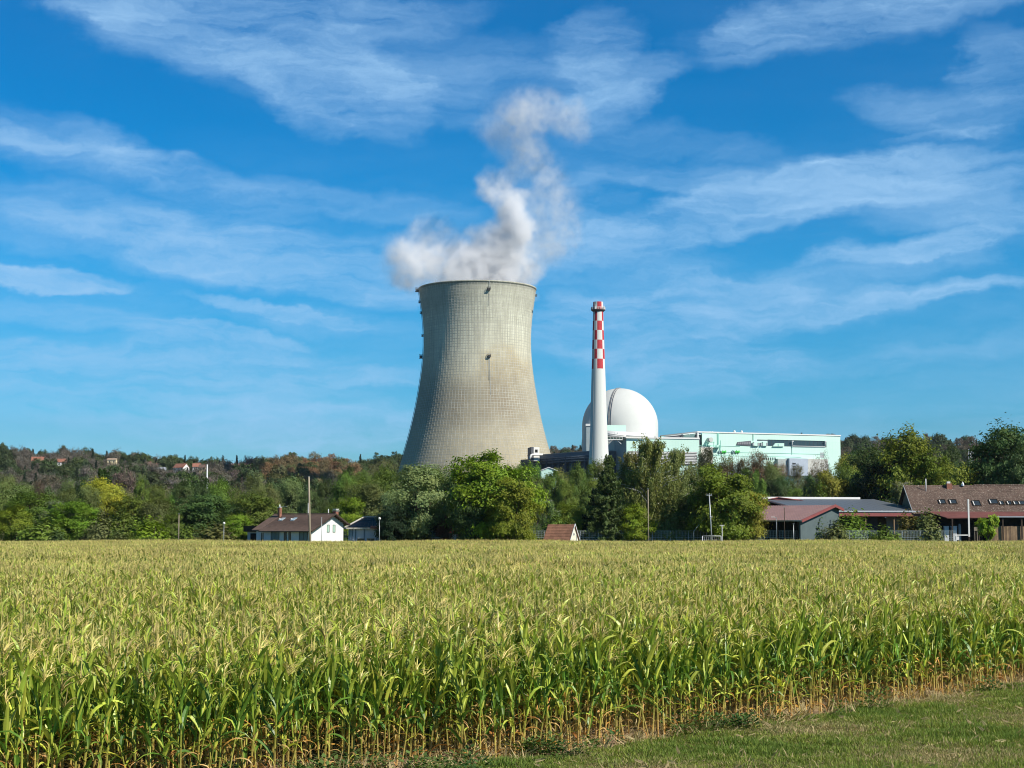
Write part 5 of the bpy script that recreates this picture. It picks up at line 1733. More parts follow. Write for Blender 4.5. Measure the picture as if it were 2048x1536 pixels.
    trunk = limb_mesh('trunk', limbs, M['birch_bark'] if kind == 'birch' else M['bark'])
    return crown, trunk


VAR = {
    'broad': [make_variant('broad', s, 26000, .034) for s in (1, 2, 3)],
    'loose': [make_variant('loose', s, 15000, .034) for s in (4, 5)],
    'olive': [make_variant('olive', s, 22000, .028) for s in (6,)],
    'bare': [make_variant('bare', s, 7000, .030) for s in (7, 8)],
    'round': [make_variant('round', 9, 6000, .07)],
    'conifer': [make_variant('conifer', s, 22000, .034) for s in (10, 11)],
    'birch': [make_variant('birch', s, 24000, .023) for s in (12, 13)],
    'bush': [make_variant('bush', s, 3500, .085) for s in (14, 15)],
    # far, lighter ones
    'far_broad': [make_variant('broad', s, 3600, .075) for s in (21, 22, 23, 24)],
    'far_bare': [make_variant('bare', s, 2600, .060) for s in (25, 26, 27)],
    'far_conifer': [make_variant('conifer', s, 3000, .07) for s in (28,)],
}

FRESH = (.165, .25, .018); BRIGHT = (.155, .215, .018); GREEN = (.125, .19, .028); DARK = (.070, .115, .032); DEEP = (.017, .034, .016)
OLIVE = (.15, .18, .055); PALE = (.19, .23, .09); BROWN = (.14, .115, .06); RUST = (.20, .115, .065); GREY = (.135, .122, .095); YEL = (.29, .32, .03); YGREEN = (.21, .24, .03)
tree_rng = random.Random(3)


def tree_at(x, y, h, w, kind, colr, name='broadleaf_tree', label=None, group=None, cat='tree', z=None, var=None, dw=None):
    cm, tm = (VAR[kind][var if var is not None else tree_rng.randrange(len(VAR[kind]))])
    z = gz(x, y) if z is None else z
    e = empty(name, (x, y, z), tree_rng.uniform(0, 6.28), label, cat, group)
    c = link_mesh('crown', cm, e); t = link_mesh('trunk', tm, e)
    for o in (c, t): o.scale = (w, w if dw is None else dw, h)
    j = [tree_rng.uniform(.9, 1.1) for _ in range(3)]
    c.color = (colr[0] * j[0], colr[1] * j[1], colr[2] * j[2], 1)
    return e


def tree_px(px, top, wpx, Y, kind, colr, label, name='broadleaf_tree', var=None, group=None, cat='tree'):
    p = at(px, top, Y); z = gz(p.x, Y)
    k_ = 1.22 if kind == 'bush' else 1.0
    return tree_at(p.x, Y, (p.z - z) * k_, wpx * Y / F_PX * k_, kind, colr, name, label, group, cat, z, var)


T = [
    # px, top, width px, distance, kind, colour, label
    (12, 968, 110, 350, 'loose', OLIVE, 'dull olive tree at the very left edge of the picture'),
    (72, 985, 110, 345, 'broad', GREEN, 'mid green bushy tree, second from the left edge'),
    (28, 1012, 80, 325, 'broad', BRIGHT, 'bright green low tree in front at the far left corner'),
    (112, 1002, 76, 330, 'birch', PALE, 'thin pale-trunked tree left of the yellow tree'),
    (150, 1004, 96, 328, 'broad', BRIGHT, 'bright leafy tree just left of the yellow tree'),
    (206, 934, 140, 344, 'conifer', DARK, 'peaked green tree rising behind the yellow tree'),
    (212, 961, 88, 338, 'loose', YEL, 'tree with bright yellow autumn leaves'),
    (176, 975, 60, 334, 'loose', OLIVE, 'sparse olive tree on the left side of the yellow tree'),
    (272, 996, 100, 335, 'broad', GREEN, 'glossy green tree right of the yellow tree'),
    (318, 1000, 80, 330, 'loose', OLIVE, 'twiggy olive-brown tree left of the short pole'),
    (246, 1026, 70, 318, 'bush', GREEN, 'rounded dark bush under the yellow tree'),
    (205, 1030, 60, 316, 'bush', OLIVE, 'grey-green bush with pale twigs at the foot of the yellow tree'),
    (300, 1040, 80, 312, 'bush', BRIGHT, 'light green bush left of the short pole'),
    (90, 1040, 90, 312, 'bush', GREEN, 'low bush along the field at far left'),
    (344, 1026, 44, 320, 'broad', GREEN, 'small round green tree behind the short pole'),
    (366, 1000, 60, 352, 'bare', BROWN, 'small brown tree above the short pole'),
    (402, 990, 120, 340, 'broad', DARK, 'wide dark green tree right of the short pole'),
    (458, 1004, 70, 350, 'broad', DARK, 'dark tree between the wide dark tree and the roofed one'),
    (432, 1052, 86, 300, 'bush', OLIVE, 'clipped grey-green hedge bush left of the garage'),
    (372, 1056, 50, 302, 'bush', GREEN, 'low green bush right of the short pole'),
    (508, 990, 118, 322, 'broad', GREEN, 'large rich green tree behind the garage roof'),
    (474, 1030, 56, 306, 'broad', BRIGHT, 'leafy bright green shrub tree behind the garage'),
    (700, 998, 66, 330, 'broad', FRESH, 'bright green tree behind the two houses'),
    (672, 1008, 50, 350, 'loose', GREEN, 'green tree behind the white gable ridge'),
    (742, 968, 92, 345, 'broad', OLIVE, 'tall olive tree behind the solar house'),
    (780, 952, 90, 352, 'loose', GREEN, 'airy green tree left of the pale wide tree'),
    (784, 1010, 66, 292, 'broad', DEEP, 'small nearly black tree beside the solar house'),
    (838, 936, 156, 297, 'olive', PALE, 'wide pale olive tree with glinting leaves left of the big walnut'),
    (850, 1000, 120, 303, 'broad', DEEP, 'near-black tree with shade in its leaf colour under the pale olive tree'),  # near-black leaves imitate the dark underside of the olive tree
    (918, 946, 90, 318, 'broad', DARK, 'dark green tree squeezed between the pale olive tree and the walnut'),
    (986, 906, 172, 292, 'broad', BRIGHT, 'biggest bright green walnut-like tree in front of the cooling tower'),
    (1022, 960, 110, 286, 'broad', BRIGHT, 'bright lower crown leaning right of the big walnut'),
    (944, 975, 90, 290, 'broad', DARK, 'dark green tree at the left foot of the big walnut'),
    (899, 1028, 50, 296, 'loose', (.12, .05, .04), 'reddish purple shrub tree above the red shelter'),
    (1093, 998, 66, 322, 'birch', PALE, 'pale greyish willow right of the big walnut'),
    (1140, 1006, 76, 324, 'loose', YGREEN, 'yellow-green tree behind the tiled cottage'),
    (1110, 1030, 60, 312, 'bush', GREEN, 'green bush behind the tiled cottage'),
    (1216, 908, 132, 300, 'conifer', DARK, 'ragged dark spruce in front of the chimney base'),
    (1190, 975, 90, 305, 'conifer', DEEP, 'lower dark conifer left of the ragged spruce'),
    (1300, 876, 130, 312, 'birch', (.21, .25, .08), 'tall thin birch with drooping twigs in front of the mint block'),
    (1262, 903, 96, 318, 'birch', (.21, .22, .07), 'brownish birch between the spruce and the tall birch'),
    (1352, 896, 96, 320, 'birch', (.20, .24, .08), 'drooping birch right of the tallest birch'),
    (1330, 952, 100, 325, 'loose', (.15, .19, .05), 'dull green tree filling in under the birches'),
    (1290, 922, 110, 328, 'loose', (.18, .21, .07), 'pale olive bushy tree close behind the tall birch'),
    (1388, 930, 76, 326, 'loose', (.13, .14, .05), 'olive tree between the birches and the spreading tree'),
    (1272, 1012, 78, 300, 'broad', FRESH, 'bright low tree left of the straight pole'),
    (1335, 1020, 70, 302, 'bush', OLIVE, 'olive bush right of the straight pole'),
    (1372, 1012, 60, 304, 'broad', BRIGHT, 'small bright tree at the bent fence post'),
    (1446, 932, 150, 297, 'broad', BRIGHT, 'large bright green spreading tree left of the maroon barn'),
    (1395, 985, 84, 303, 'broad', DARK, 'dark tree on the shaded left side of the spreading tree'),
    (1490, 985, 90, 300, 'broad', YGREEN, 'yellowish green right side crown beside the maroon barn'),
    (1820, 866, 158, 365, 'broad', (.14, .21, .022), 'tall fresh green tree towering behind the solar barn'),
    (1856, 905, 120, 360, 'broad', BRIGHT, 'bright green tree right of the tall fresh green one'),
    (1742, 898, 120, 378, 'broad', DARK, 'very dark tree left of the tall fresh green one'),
    (1768, 930, 100, 366, 'broad', DEEP, 'near-black green tree behind the solar roof'),
    (1908, 930, 96, 352, 'loose', YGREEN, 'yellowish tree behind the farmhouse chimney'),
    (1806, 962, 86, 346, 'birch', PALE, 'feathery light green young tree at the end of the solar roof'),
    (1832, 985, 60, 348, 'broad', GREEN, 'small green tree at the left end of the tiled roof'),
    (1664, 945, 96, 372, 'broad', YGREEN, 'yellow-green bushy tree behind the solar panels'),
    (1706, 962, 80, 368, 'conifer', DARK, 'dark fine-leaved conifer right of the yellow-green tree'),
    (1640, 975, 50, 364, 'bush', GREEN, 'green bush just above the solar barn ridge'),
    (2012, 853, 158, 352, 'broad', DARK, 'huge dark tree at the right edge of the picture'),
    (1962, 905, 80, 362, 'broad', DEEP, 'dark tree on the left flank of the huge right tree'),
    (2050, 900, 110, 345, 'broad', DARK, 'dark tree cut off by the right picture edge'),
    (1626, 1041, 52, 302, 'bush', DARK, 'dark bush in front of the green-grey barn gable'),
    (1706, 1028, 78, 304, 'bush', GREEN, 'round green bush in front of the solar barn, left one'),
    (1668, 1052, 60, 300, 'bush', OLIVE, 'low grey-green bush between the two barn bushes'),
    (1818, 1030, 50, 304, 'bush', (.16, .13, .035), 'yellow-brown bush in front of the solar barn'),
    (1854, 1028, 66, 303, 'bush', OLIVE, 'pale olive bush at the right end of the solar barn'),
    (1770, 1056, 60, 300, 'bush', GREEN, 'low bush by the dark sliding door of the solar barn'),
]
for (px, top, w, Y, kind, colr, lab) in T:
    nm = 'bush' if kind == 'bush' else {'conifer': 'conifer_tree', 'birch': 'birch_tree'}.get(kind, 'broadleaf_tree')
    tree_px(px, top, w, Y, kind, colr, lab, nm, cat='bush' if kind == 'bush' else 'tree')
tree_px(1975, 1031, 37, 291, 'round', (.34, .40, .03), 'small round lime-green standard tree in front of the board wall', 'round_tree')

# a second, denser line of woodland behind the gardens, each tree by itself
midrow = []
for (a, b, step, Y0, tops, kinds) in (
    (-30, 700, 34, 440, 972, (('loose', GREEN), ('bare', BROWN), ('broad', DARK), ('loose', OLIVE), ('broad', GREEN))),
    (-20, 800, 38, 560, 962, (('bare', GREY), ('far_broad', DARK), ('bare', BROWN), ('loose', OLIVE))),
    (690, 900, 28, 420, 948, (('loose', GREEN), ('broad', GREEN), ('loose', OLIVE))),
    (700, 1240, 27, 520, 944, (('loose', GREEN), ('broad', DARK), ('bare', BROWN), ('broad', GREEN))),
    (1040, 1215, 24, 640, 934, (('loose', GREEN), ('broad', GREEN), ('loose', OLIVE))),
    (1200, 1400, 26, 470, 950, (('loose', OLIVE), ('broad', GREEN), ('birch', OLIVE))),
    (1395, 1700, 25, 600, 937, (('loose', BROWN), ('bare', RUST), ('loose', OLIVE), ('broad', GREEN), ('bare', BROWN))),
    (1380, 1780, 27, 480, 956, (('loose', OLIVE), ('broad', GREEN), ('loose', BROWN), ('broad', DARK))),
    (1690, 2080, 27, 470, 930, (('broad', DARK), ('loose', GREEN), ('broad', DARK))),
    (1700, 2080, 34, 620, 905, (('bare', GREY), ('broad', DARK), ('bare', BROWN))),
):
    px = a
    while px < b:
        kind, colr = tree_rng.choice(kinds)
        top = tops + tree_rng.uniform(-14, 22); Y = Y0 + tree_rng.uniform(-35, 45); w = tree_rng.uniform(34, 62)
        midrow.append((px + tree_rng.uniform(-6, 6), top, w, Y, kind, colr))
        px += step
# a few with their own place against the buildings
midrow += [(1412, 897, 42, 600, 'loose', (.10, .095, .05)), (1452, 912, 40, 605, 'loose', OLIVE), (1512, 905, 56, 590, 'bare', RUST), (1478, 918, 44, 600, 'bare', BROWN),
           (1545, 925, 46, 590, 'loose', OLIVE), (1628, 925, 40, 600, 'bare', RUST), (1650, 912, 26, 610, 'bare', (.06, .045, .035)), (1690, 915, 62, 580, 'broad', YGREEN), (1722, 905, 60, 600, 'broad', DARK)]
names = {'broad': 'broadleaf tree', 'loose': 'open-crowned tree', 'bare': 'half-bare tree', 'birch': 'drooping birch', 'far_broad': 'broadleaf tree'}
cn = {GREEN: 'green', DARK: 'dark green', OLIVE: 'olive', BROWN: 'brown', GREY: 'grey', RUST: 'rust-brown', YGREEN: 'yellow-green'}
marks = [(60, 'at the far left edge'), (170, 'between the left edge and the yellow tree'), (250, 'behind the yellow tree'), (350, 'between the yellow tree and the short pole'), (440, 'behind the short pole and hedge'),
         (520, 'behind the garage'), (610, 'behind the chimney of the brown-roofed house'), (690, 'behind the white gable'), (780, 'behind the solar house'), (860, 'left of the tower foot'), (960, 'under the left half of the tower'),
         (1050, 'under the right half of the tower'), (1110, 'below the small white plant room'), (1170, 'behind the tiled cottage'), (1230, 'at the chimney foot'), (1300, 'behind the tall birch'), (1390, 'between birch and spreading tree'),
         (1450, 'under the round duct'), (1510, 'below the green emblems'), (1570, 'below the small window row'), (1630, 'before the white annexe'), (1700, 'at the right end of the mint hall'), (1780, 'above the solar roof'),
         (1850, 'at the left end of the tiled farmhouse roof'), (1930, 'above the farmhouse chimney'), (9999, 'at the right picture edge')]
for (px, top, w, Y, kind, colr) in midrow:
    c_ = cn.get(colr, 'brownish'); where = 'left of the cooling tower' if px < 800 else ('below the cooling tower and annexe' if px < 1230 else ('in front of the mint buildings' if px < 1690 else 'behind the farm'))
    wh2 = next(m_[1] for m_ in marks if px < m_[0])
    sz_ = 'slim' if w < 42 else ('medium' if w < 52 else 'broad')
    tree_px(px, top, w, Y, kind, colr, '%s %s %s, %s' % (sz_, c_, names[kind], wh2) + (' farther back' if Y > 540 else ''), 'woodland_tree', group='woodland trees ' + where)

# ------------------------------------------------------------------ wooded hill
VARIANTS_FAR = ['far_broad', 'far_bare', 'far_conifer']


def hill_points():
    pts = []
    yy = 720.0
    while yy < 1640:
        step = 11.5 + (yy - 700) * .004
        half = .36 * yy
        x = -half
        while x < half:
            px_ = 1024 + F_PX * x / yy
            if (px_ < 830 and yy > 700) or (px_ >= 830 and yy > 1190):
                X = x + tree_rng.uniform(-4.5, 4.5); Yv = yy + tree_rng.uniform(-5, 5)
                if (X + 22) ** 2 + (Yv - 1017) ** 2 > 85 ** 2:
                    pts.append((X, Yv))
            x += step
        yy += step * 1.12
    return pts


def hill_style(X, Yv):  # crown colours lightened to carry distance haze
    px_ = 1024 + F_PX * X / Yv
    n = math.sin(X * .031 + 1.3) * math.cos(Yv * .017 + .6) + .5 * math.sin(X * .09 + Yv * .05)
    r = tree_rng.random()
    row = HOR - (gz(X, Yv) - EYE) / Yv * F_PX
    if px_ < 520:
        if n + r > .55: return 'far_bare', (.165, .145, .115), 'grey_brown'
        if r < .16: return 'far_conifer', DEEP, 'conifer'
        return ('far_broad', (.072, .100, .040), 'dark') if r < .62 else ('far_broad', (.095, .135, .042), 'green')
    if px_ < 830:
        if px_ < 720 and Yv > 1020 and r < .75: return 'far_bare', (.27, .165, .09) if r < .38 else (.21, .165, .085), 'rust'
        if r < .12: return 'far_conifer', DEEP, 'conifer'
        return ('far_broad', (.125, .135, .052), 'olive') if n + r * .8 > .5 else ('far_broad', (.072, .105, .04), 'dark')
    if r < .35: return 'far_bare', (.15, .13, .10), 'grey_brown'
    return ('far_broad', (.06, .088, .04), 'dark') if r < .75 else ('far_conifer', DEEP, 'conifer')


HL = {'grey_brown': 'grey-brown half-bare tree on the wooded hillside', 'conifer': 'dark conifer on the wooded hillside', 'dark': 'dark green tree on the wooded hillside',
      'green': 'mid green tree on the wooded hillside', 'rust': 'rust-brown drought-dried tree on the hill crest', 'olive': 'olive green tree on the wooded hillside'}
hp = hill_points()
village = [(o.location.x, o.location.y) for o in C.objects if o.name.startswith('village_house')]
hill = []
for (X, Yv) in hp:
    near = [v for v in village if abs(v[0] / v[1] - X / Yv) < .0085 and Yv < v[1] + 8 and v[1] - Yv < 190]
    kind, colr, key = hill_style(X, Yv)
    h = (tree_rng.uniform(10, 16) if tree_rng.random() < .8 else tree_rng.uniform(16, 21)) * (1.12 if kind == 'far_conifer' else 1); w = tree_rng.uniform(9.5, 15) * (.62 if kind == 'far_conifer' else 1)
    if near:
        vd = min(v[1] - Yv for v in near)
        if vd < 60: h *= .30; w *= .7
        elif vd < 120: h *= .45
        else: h *= .7
        if tree_rng.random() < .35: continue
    hill.append((X, Yv, kind, colr, key, h, w))
# the ones that show largest stand as individuals, the rest of the wood is one mass
score = {}
order = sorted(range(len(hill)), key=lambda i: -(hill[i][5] * hill[i][6]) / hill[i][1] ** 2 - (0.00006 if hill[i][1] > 1380 else 0))
single = set(order[:300])
rest = []
for i, (X, Yv, kind, colr, key, h, w) in enumerate(hill):
    if i in single:
        tree_at(X, Yv, h, w, kind, colr, 'hillside_tree', HL[key], 'trees on the wooded hillside')
    else:
        rest.append((X, Yv, gz(X, Yv), kind, colr, h, w))


# ------------------------------------------------------------------ scattering helper (stuff only)
def scatter(name, pts, rotz, scl, idx, meshes, label, cat=None, tilt=None, color=None):
    n = len(pts)
    me = bpy.data.meshes.new(name)
    me.vertices.add(n); me.vertices.foreach_set('co', np.ascontiguousarray(pts, dtype=np.float32).ravel())
    rot = np.zeros((n, 3), np.float32); rot[:, 2] = rotz
    if tilt is not None: rot[:, 0] = tilt[:, 0]; rot[:, 1] = tilt[:, 1]
    a = me.attributes.new('rot', 'FLOAT_VECTOR', 'POINT'); a.data.foreach_set('vector', rot.ravel())
    s3 = np.ascontiguousarray(scl, dtype=np.float32)
    if s3.ndim == 1: s3 = np.repeat(s3[:, None], 3, 1)
    a = me.attributes.new('scl', 'FLOAT_VECTOR', 'POINT'); a.data.foreach_set('vector', np.ascontiguousarray(s3).ravel())
    a = me.attributes.new('idx', 'INT', 'POINT'); a.data.foreach_set('value', np.ascontiguousarray(idx, dtype=np.int32))
    me.update()
    o = bpy.data.objects.new(name, me); C.objects.link(o)
    ng = bpy.data.node_groups.new(name, 'GeometryNodeTree')
    ng.interface.new_socket('Geometry', in_out='INPUT', socket_type='NodeSocketGeometry')
    ng.interface.new_socket('Geometry', in_out='OUTPUT', socket_type='NodeSocketGeometry')
    N, L = ng.nodes, ng.links
    gi, go = N.new('NodeGroupInput'), N.new('NodeGroupOutput')
    iop = N.new('GeometryNodeInstanceOnPoints')
    iop.inputs['Pick Instance'].default_value = True
    jn = N.new('GeometryNodeGeometryToInstance')
    for m_ in meshes[::-1]:
        src = bpy.data.objects.new(m_.name + '_source', m_)     # not linked to the scene; only its mesh is used
        oi = N.new('GeometryNodeObjectInfo'); oi.inputs['Object'].default_value = src
        L.new(oi.outputs['Geometry'], jn.inputs[0])
    L.new(gi.outputs[0], iop.inputs['Points']); L.new(jn.outputs[0], iop.inputs['Instance'])
    for nm, ty, sk in (('idx', 'INT', 'Instance Index'), ('rot', 'FLOAT_VECTOR', 'Rotation'), ('scl', 'FLOAT_VECTOR', 'Scale')):
        na = N.new('GeometryNodeInputNamedAttribute'); na.data_type = ty; na.inputs['Name'].default_value = nm
        if sk == 'Rotation':
            er = N.new('FunctionNodeEulerToRotation'); L.new(na.outputs['Attribute'], er.inputs[0]); L.new(er.outputs[0], iop.inputs[sk])
        else: L.new(na.outputs['Attribute'], iop.inputs[sk])
    L.new(iop.outputs[0], go.inputs[0])
    md = o.modifiers.new('scatter', 'NODES'); md.node_group = ng
    if color: o.color = (*color, 1)
    o['kind'] = 'stuff'; o['label'] = label
    if cat: o['category'] = cat
    return o


# the far wood: tinted copies of the far crowns, so the mass has every tone of the single trees
def tinted(me, colr, name):
    m = me.copy(); m.name = name
    a = m.color_attributes['Col']; buf = np.empty(len(m.vertices) * 4, np.float32); a.data.foreach_get('color', buf)
    buf = buf.reshape(-1, 4); buf[:, :3] *= np.array(colr); a.data.foreach_set('color', buf.ravel())
    return m


tones = sorted({(r[3], r[4]) for r in rest}, key=str)
tm_list = []; tix = {}
for (k, c) in tones:
    tix[(k, c)] = len(tm_list)
    tm_list.append(tinted(VAR[k][len(tm_list) % len(VAR[k])][0], c, 'hill_crown'))
if rest:
    arr = np.array([(r[0], r[1], r[2]) for r in rest])
    scatter('hillside_wood', arr, rng.uniform(0, 6.28, len(rest)), np.array([(r[6], r[6], r[5]) for r in rest]), np.array([tix[(r[3], r[4])] for r in rest]), tm_list,
            'mass of mixed green and brown trees covering the hill behind the plant', 'wood', color=(1, 1, 1))
# undergrowth between the gardens and the wood
und = []
for _ in range(1500):
    Yv = tree_rng.uniform(306, 700); X = tree_rng.uniform(-.37, .37) * Yv
    px_ = 1024 + F_PX * X / Yv
    if Yv < 345 and not (px_ < 470 or 770 < px_ < 1090 or 1150 < px_ < 1480): continue
    und.append((X, Yv, gz(X, Yv)))
und = np.array(und)
bt = [tinted(VAR['bush'][0][0], c, 'undergrowth_clump') for c in (DARK, GREEN, OLIVE, (.07, .07, .03))]
sc_ = rng.uniform(2.5, 5.5, len(und))
scatter('undergrowth', und, rng.uniform(0, 6.28, len(und)), np.stack([sc_ * 1.3, sc_ * 1.3, sc_], 1), rng.integers(0, 4, len(und)), bt, 'dark green undergrowth filling the ground below the trees', 'undergrowth', color=(1, 1, 1))
# ------------------------------------------------------------------ maize
def leaf_strip(L, W, th0, droop, twist, n=6, fold=.28, rg=None, kink=None):
    """arching blade in the local xz plane starting at the origin, leaving along +x; returns V (n+1,3,3)"""
    s = np.linspace(0, 1, n + 1)
    th = th0 + droop * s ** 1.6
    if kink is not None: th = th + kink[1] / (1 + np.exp(-(s - kink[0]) * 28))
    ds = L / n
    x = np.concatenate([[0], np.cumsum(np.sin((th[1:] + th[:-1]) / 2) * ds)]); z = np.concatenate([[0], np.cumsum(np.cos((th[1:] + th[:-1]) / 2) * ds)])
    w = W * np.clip(np.minimum(.55 + s * 3.5, 1.0), 0, 1) * np.clip((1 - s) ** .62, .03, 1) * (1 + .08 * np.sin(s * 21))
    tw = twist * s
    nx, nz = -np.cos(th), np.sin(th)        # blade normal (up side)
    V = np.zeros((n + 1, 3, 3))
    for k, sg in ((0, -1), (1, 0), (2, 1)):
        off = sg * w / 2
        lift = abs(sg) * w * fold
        V[:, k, 0] = x + nx * (-lift) * -1 * 0 + nx * (lift * -1) * -1 + np.sin(tw) * off * nx
        V[:, k, 1] = off * np.cos(tw)
        V[:, k, 2] = z + nz * lift + np.sin(tw) * off * nz
    return V


def strip_faces(n, cols=3):
    f = []
    for i in range(n):
        for k in range(cols - 1):
            a = i * cols + k
            f.append((a, a + 1, a + cols + 1, a + cols))
    return np.array(f)


GRN = np.array((.066, .145, .018)); LGRN = np.array((.18, .30, .030)); YGR = np.array((.40, .44, .06)); TAN = np.array((.62, .40, .14)); STR = np.array((.64, .54, .18)); OCH = np.array((.50, .25, .055))


def maize_plant(seed, dry=.3):
    """parts of one plant: list of (name, V, Q, colours)"""
    rg = np.random.default_rng(seed)
    H = rg.uniform(1.82, 2.46); parts = []
    nn = 11; zs = np.linspace(0.0, H * .93, nn + 1)
    az0 = rg.uniform(0, 6.28)
    lean = rg.normal(0, .03, 2)
    pos = lambda z: np.array([lean[0] * z * z / 2, lean[1] * z * z / 2, z])
    # stalk with swollen joints
    V = []; Q = []; col = []
    prof = []
    for i in range(nn):
        z0, z1 = zs[i], zs[i + 1]; r = .020 * (1 - .5 * i / nn)
        prof += [(z0, r * 1.18), (z0 + .02, r), (z1 - .02, r * .95)]
    prof.append((zs[-1], .006))
    sg = 5
    for (z, r) in prof:
        c = pos(z)
        for k in range(sg):
            t = 2 * math.pi * k / sg; V.append(c + [r * math.cos(t), r * math.sin(t), 0])
            h = z / H
            a = TAN * (1 - np.clip(h / .38, 0, 1)) + YGR * .8 * np.clip(h / .38, 0, 1)
            if h > .45: a = LGRN
            col.append(a * rg.uniform(.85, 1.1))
    for i in range(len(prof) - 1):
        for k in range(sg): Q.append((i * sg + k, i * sg + (k + 1) % sg, (i + 1) * sg + (k + 1) % sg, (i + 1) * sg + k))
    parts.append(('stalk', np.array(V), np.array(Q), np.array(col)))
    for i in range(1, nn + 1):
        h = i / nn; z = zs[i] if i < nn else zs[-1] - .05
        az = az0 + (i % 2) * math.pi + rg.normal(0, .55)
        isdry = h < dry + rg.uniform(-.1, .06)
        if isdry:
            Vl = leaf_strip(rg.uniform(.3, .62), rg.uniform(.035, .06), rg.uniform(.5, 1.2), rg.uniform(1.6, 2.4), rg.uniform(-1.5, 1.5), 6, .1)
            c0 = TAN if rg.random() < .5 else OCH * rg.uniform(.9, 1.2)
            if rg.random() < .3: c0 = YGR
            cols = np.tile(c0 * rg.uniform(.7, 1.15), (21, 1))
        else:
            up = h > .6
            L_ = rg.uniform(.6, .98) * (1.0 if h < .8 else .62)
            kink = (rg.uniform(.45, .8), rg.uniform(.5, 1.5)) if rg.random() < .35 else None
            Vl = leaf_strip(L_, rg.uniform(.09, .14), rg.uniform(.12, .48) if up else rg.uniform(.4, .8), rg.uniform(.05, 1.3) if up else rg.uniform(1.1, 2.0), rg.uniform(-.9, .9), 6, .22, kink=kink)
            base = GRN * (1 - np.clip((h - .45) * 1.2, 0, .75)) + LGRN * np.clip((h - .45) * 1.2, 0, .75)  # lower leaves darkened in colour to deepen the shaded gaps
            if h > .7: base = base * .45 + YGR * .48
            if rg.random() < .2: base = YGR * rg.uniform(.8, 1.1)
            s = np.repeat(np.linspace(0, 1, 7), 3)[:, None]
            tip = STR if rg.random() < .35 else YGR
            cols = base * rg.uniform(.85, 1.2) * (1 - np.clip((s - .75) * 3, 0, .8)) + tip * np.clip((s - .75) * 3, 0, .8)
            mid = np.tile([0, 1, 0], 7)[:, None]; cols = cols * (1 + .3 * mid)
        ca, sa = math.cos(az), math.sin(az)
        Vf = Vl.reshape(-1, 3); Vr = np.stack([Vf[:, 0] * ca - Vf[:, 1] * sa, Vf[:, 0] * sa + Vf[:, 1] * ca, Vf[:, 2]], 1) + pos(z - .02)
        parts.append(('leaf', Vr, strip_faces(6), cols))
    # cob in its husk
    zc = H * rg.uniform(.42, .5); az = az0 + rg.uniform(-1, 1); V = []; Q = []; col = []
    d = np.array([math.cos(az) * .38, math.sin(az) * .38, .92]); side = np.array([-math.sin(az), math.cos(az), 0]); oth = np.cross(d, side)
    for i, (t, r) in enumerate(((0, .012), (.25, .030), (.6, .032), (.9, .016), (1.0, .004))):
        for k in range(5):
            q = 2 * math.pi * k / 5; V.append(pos(zc) + d * t * .25 + (side * math.cos(q) + oth * math.sin(q)) * r); col.append(YGR * (1 if i < 4 else .5))
    for i in range(4):
        for k in range(5): Q.append((i * 5 + k, i * 5 + (k + 1) % 5, (i + 1) * 5 + (k + 1) % 5, (i + 1) * 5 + k))
    parts.append(('cob', np.array(V), np.array(Q), np.array(col)))
    # tassel
    V, Q, col = tassel(rg, pos(zs[-1]), int(rg.integers(8, 14)), 3, .36, .019)
    parts.append(('tassel', V, Q, col * (1 if rg.random() < .6 else .8)))
    return parts


def tassel(rg, p, nb, seg=3, L0=.30, w=.013):
    V = []; Q = []; col = []
    for b in range(nb):
        az = rg.uniform(0, 6.28); th = 0.05 if b == 0 else rg.uniform(.25, .95); L_ = L0 * (1.25 if b == 0 else rg.uniform(.6, 1.0))
        q = np.array([0, 0, 0 if b == 0 else rg.uniform(.0, .10)])
        pts = [p + q]
        for s in range(seg):
            th2 = th + (.35 * s if b else 0)
            pts.append(pts[-1] + np.array([math.sin(th2) * math.cos(az), math.sin(th2) * math.sin(az), math.cos(th2)]) * L_ / seg)
        side = np.array([-math.sin(az + .6), math.cos(az + .6), 0]); i0 = len(V)
        c = STR * rg.uniform(.65, 1.05)
        for i, pt in enumerate(pts):
            ww = w * (1 if i < seg else .5); V += [pt - side * ww / 2, pt + side * ww / 2 + [0, 0, .003]]; col += [c, c]
        for i in range(seg): Q.append((i0 + 2 * i, i0 + 2 * i + 1, i0 + 2 * i + 3, i0 + 2 * i + 2))
    return np.array(V), np.array(Q), np.array(col)


def merge(parts):
    V = []; Q = []; Cc = []; n = 0
    for (_, v, q, c) in parts:
        V.append(v); Q.append(q + n); Cc.append(c); n += len(v)
    return np.concatenate(V), np.concatenate(Q), np.concatenate(Cc)


ED = np.array([1.0, 1.0]) / math.sqrt(2)     # along the field edge
EN = np.array([-1.0, 1.0]) / math.sqrt(2)    # into the field
P0 = np.array([-0.24, 31.75])
D2 = np.array([.785, .62]); N2 = np.array([-.62, .785]); P1 = P0 - ED * .5      # the edge bends here


def edge_dist(x, y):
    return np.minimum((x - P0[0]) * EN[0] + (y - P0[1]) * EN[1], (x - P1[0]) * N2[0] + (y - P1[1]) * N2[1])


def edge_pt(t):
    t = np.asarray(t, float)[..., None]
    return np.where(t >= -.5, P0 + ED * t, P1 + D2 * (t + .5))


def visible(x, y, top=0.0, margin=1.02):
    if y < 15: return False
    if abs(x) / y > .32 * margin: return False
    return HOR - (top - EYE) / y * F_PX < 1536 + 30


prot = [maize_plant(100 + i, .26 + .08 * (i % 5)) for i in range(16)]
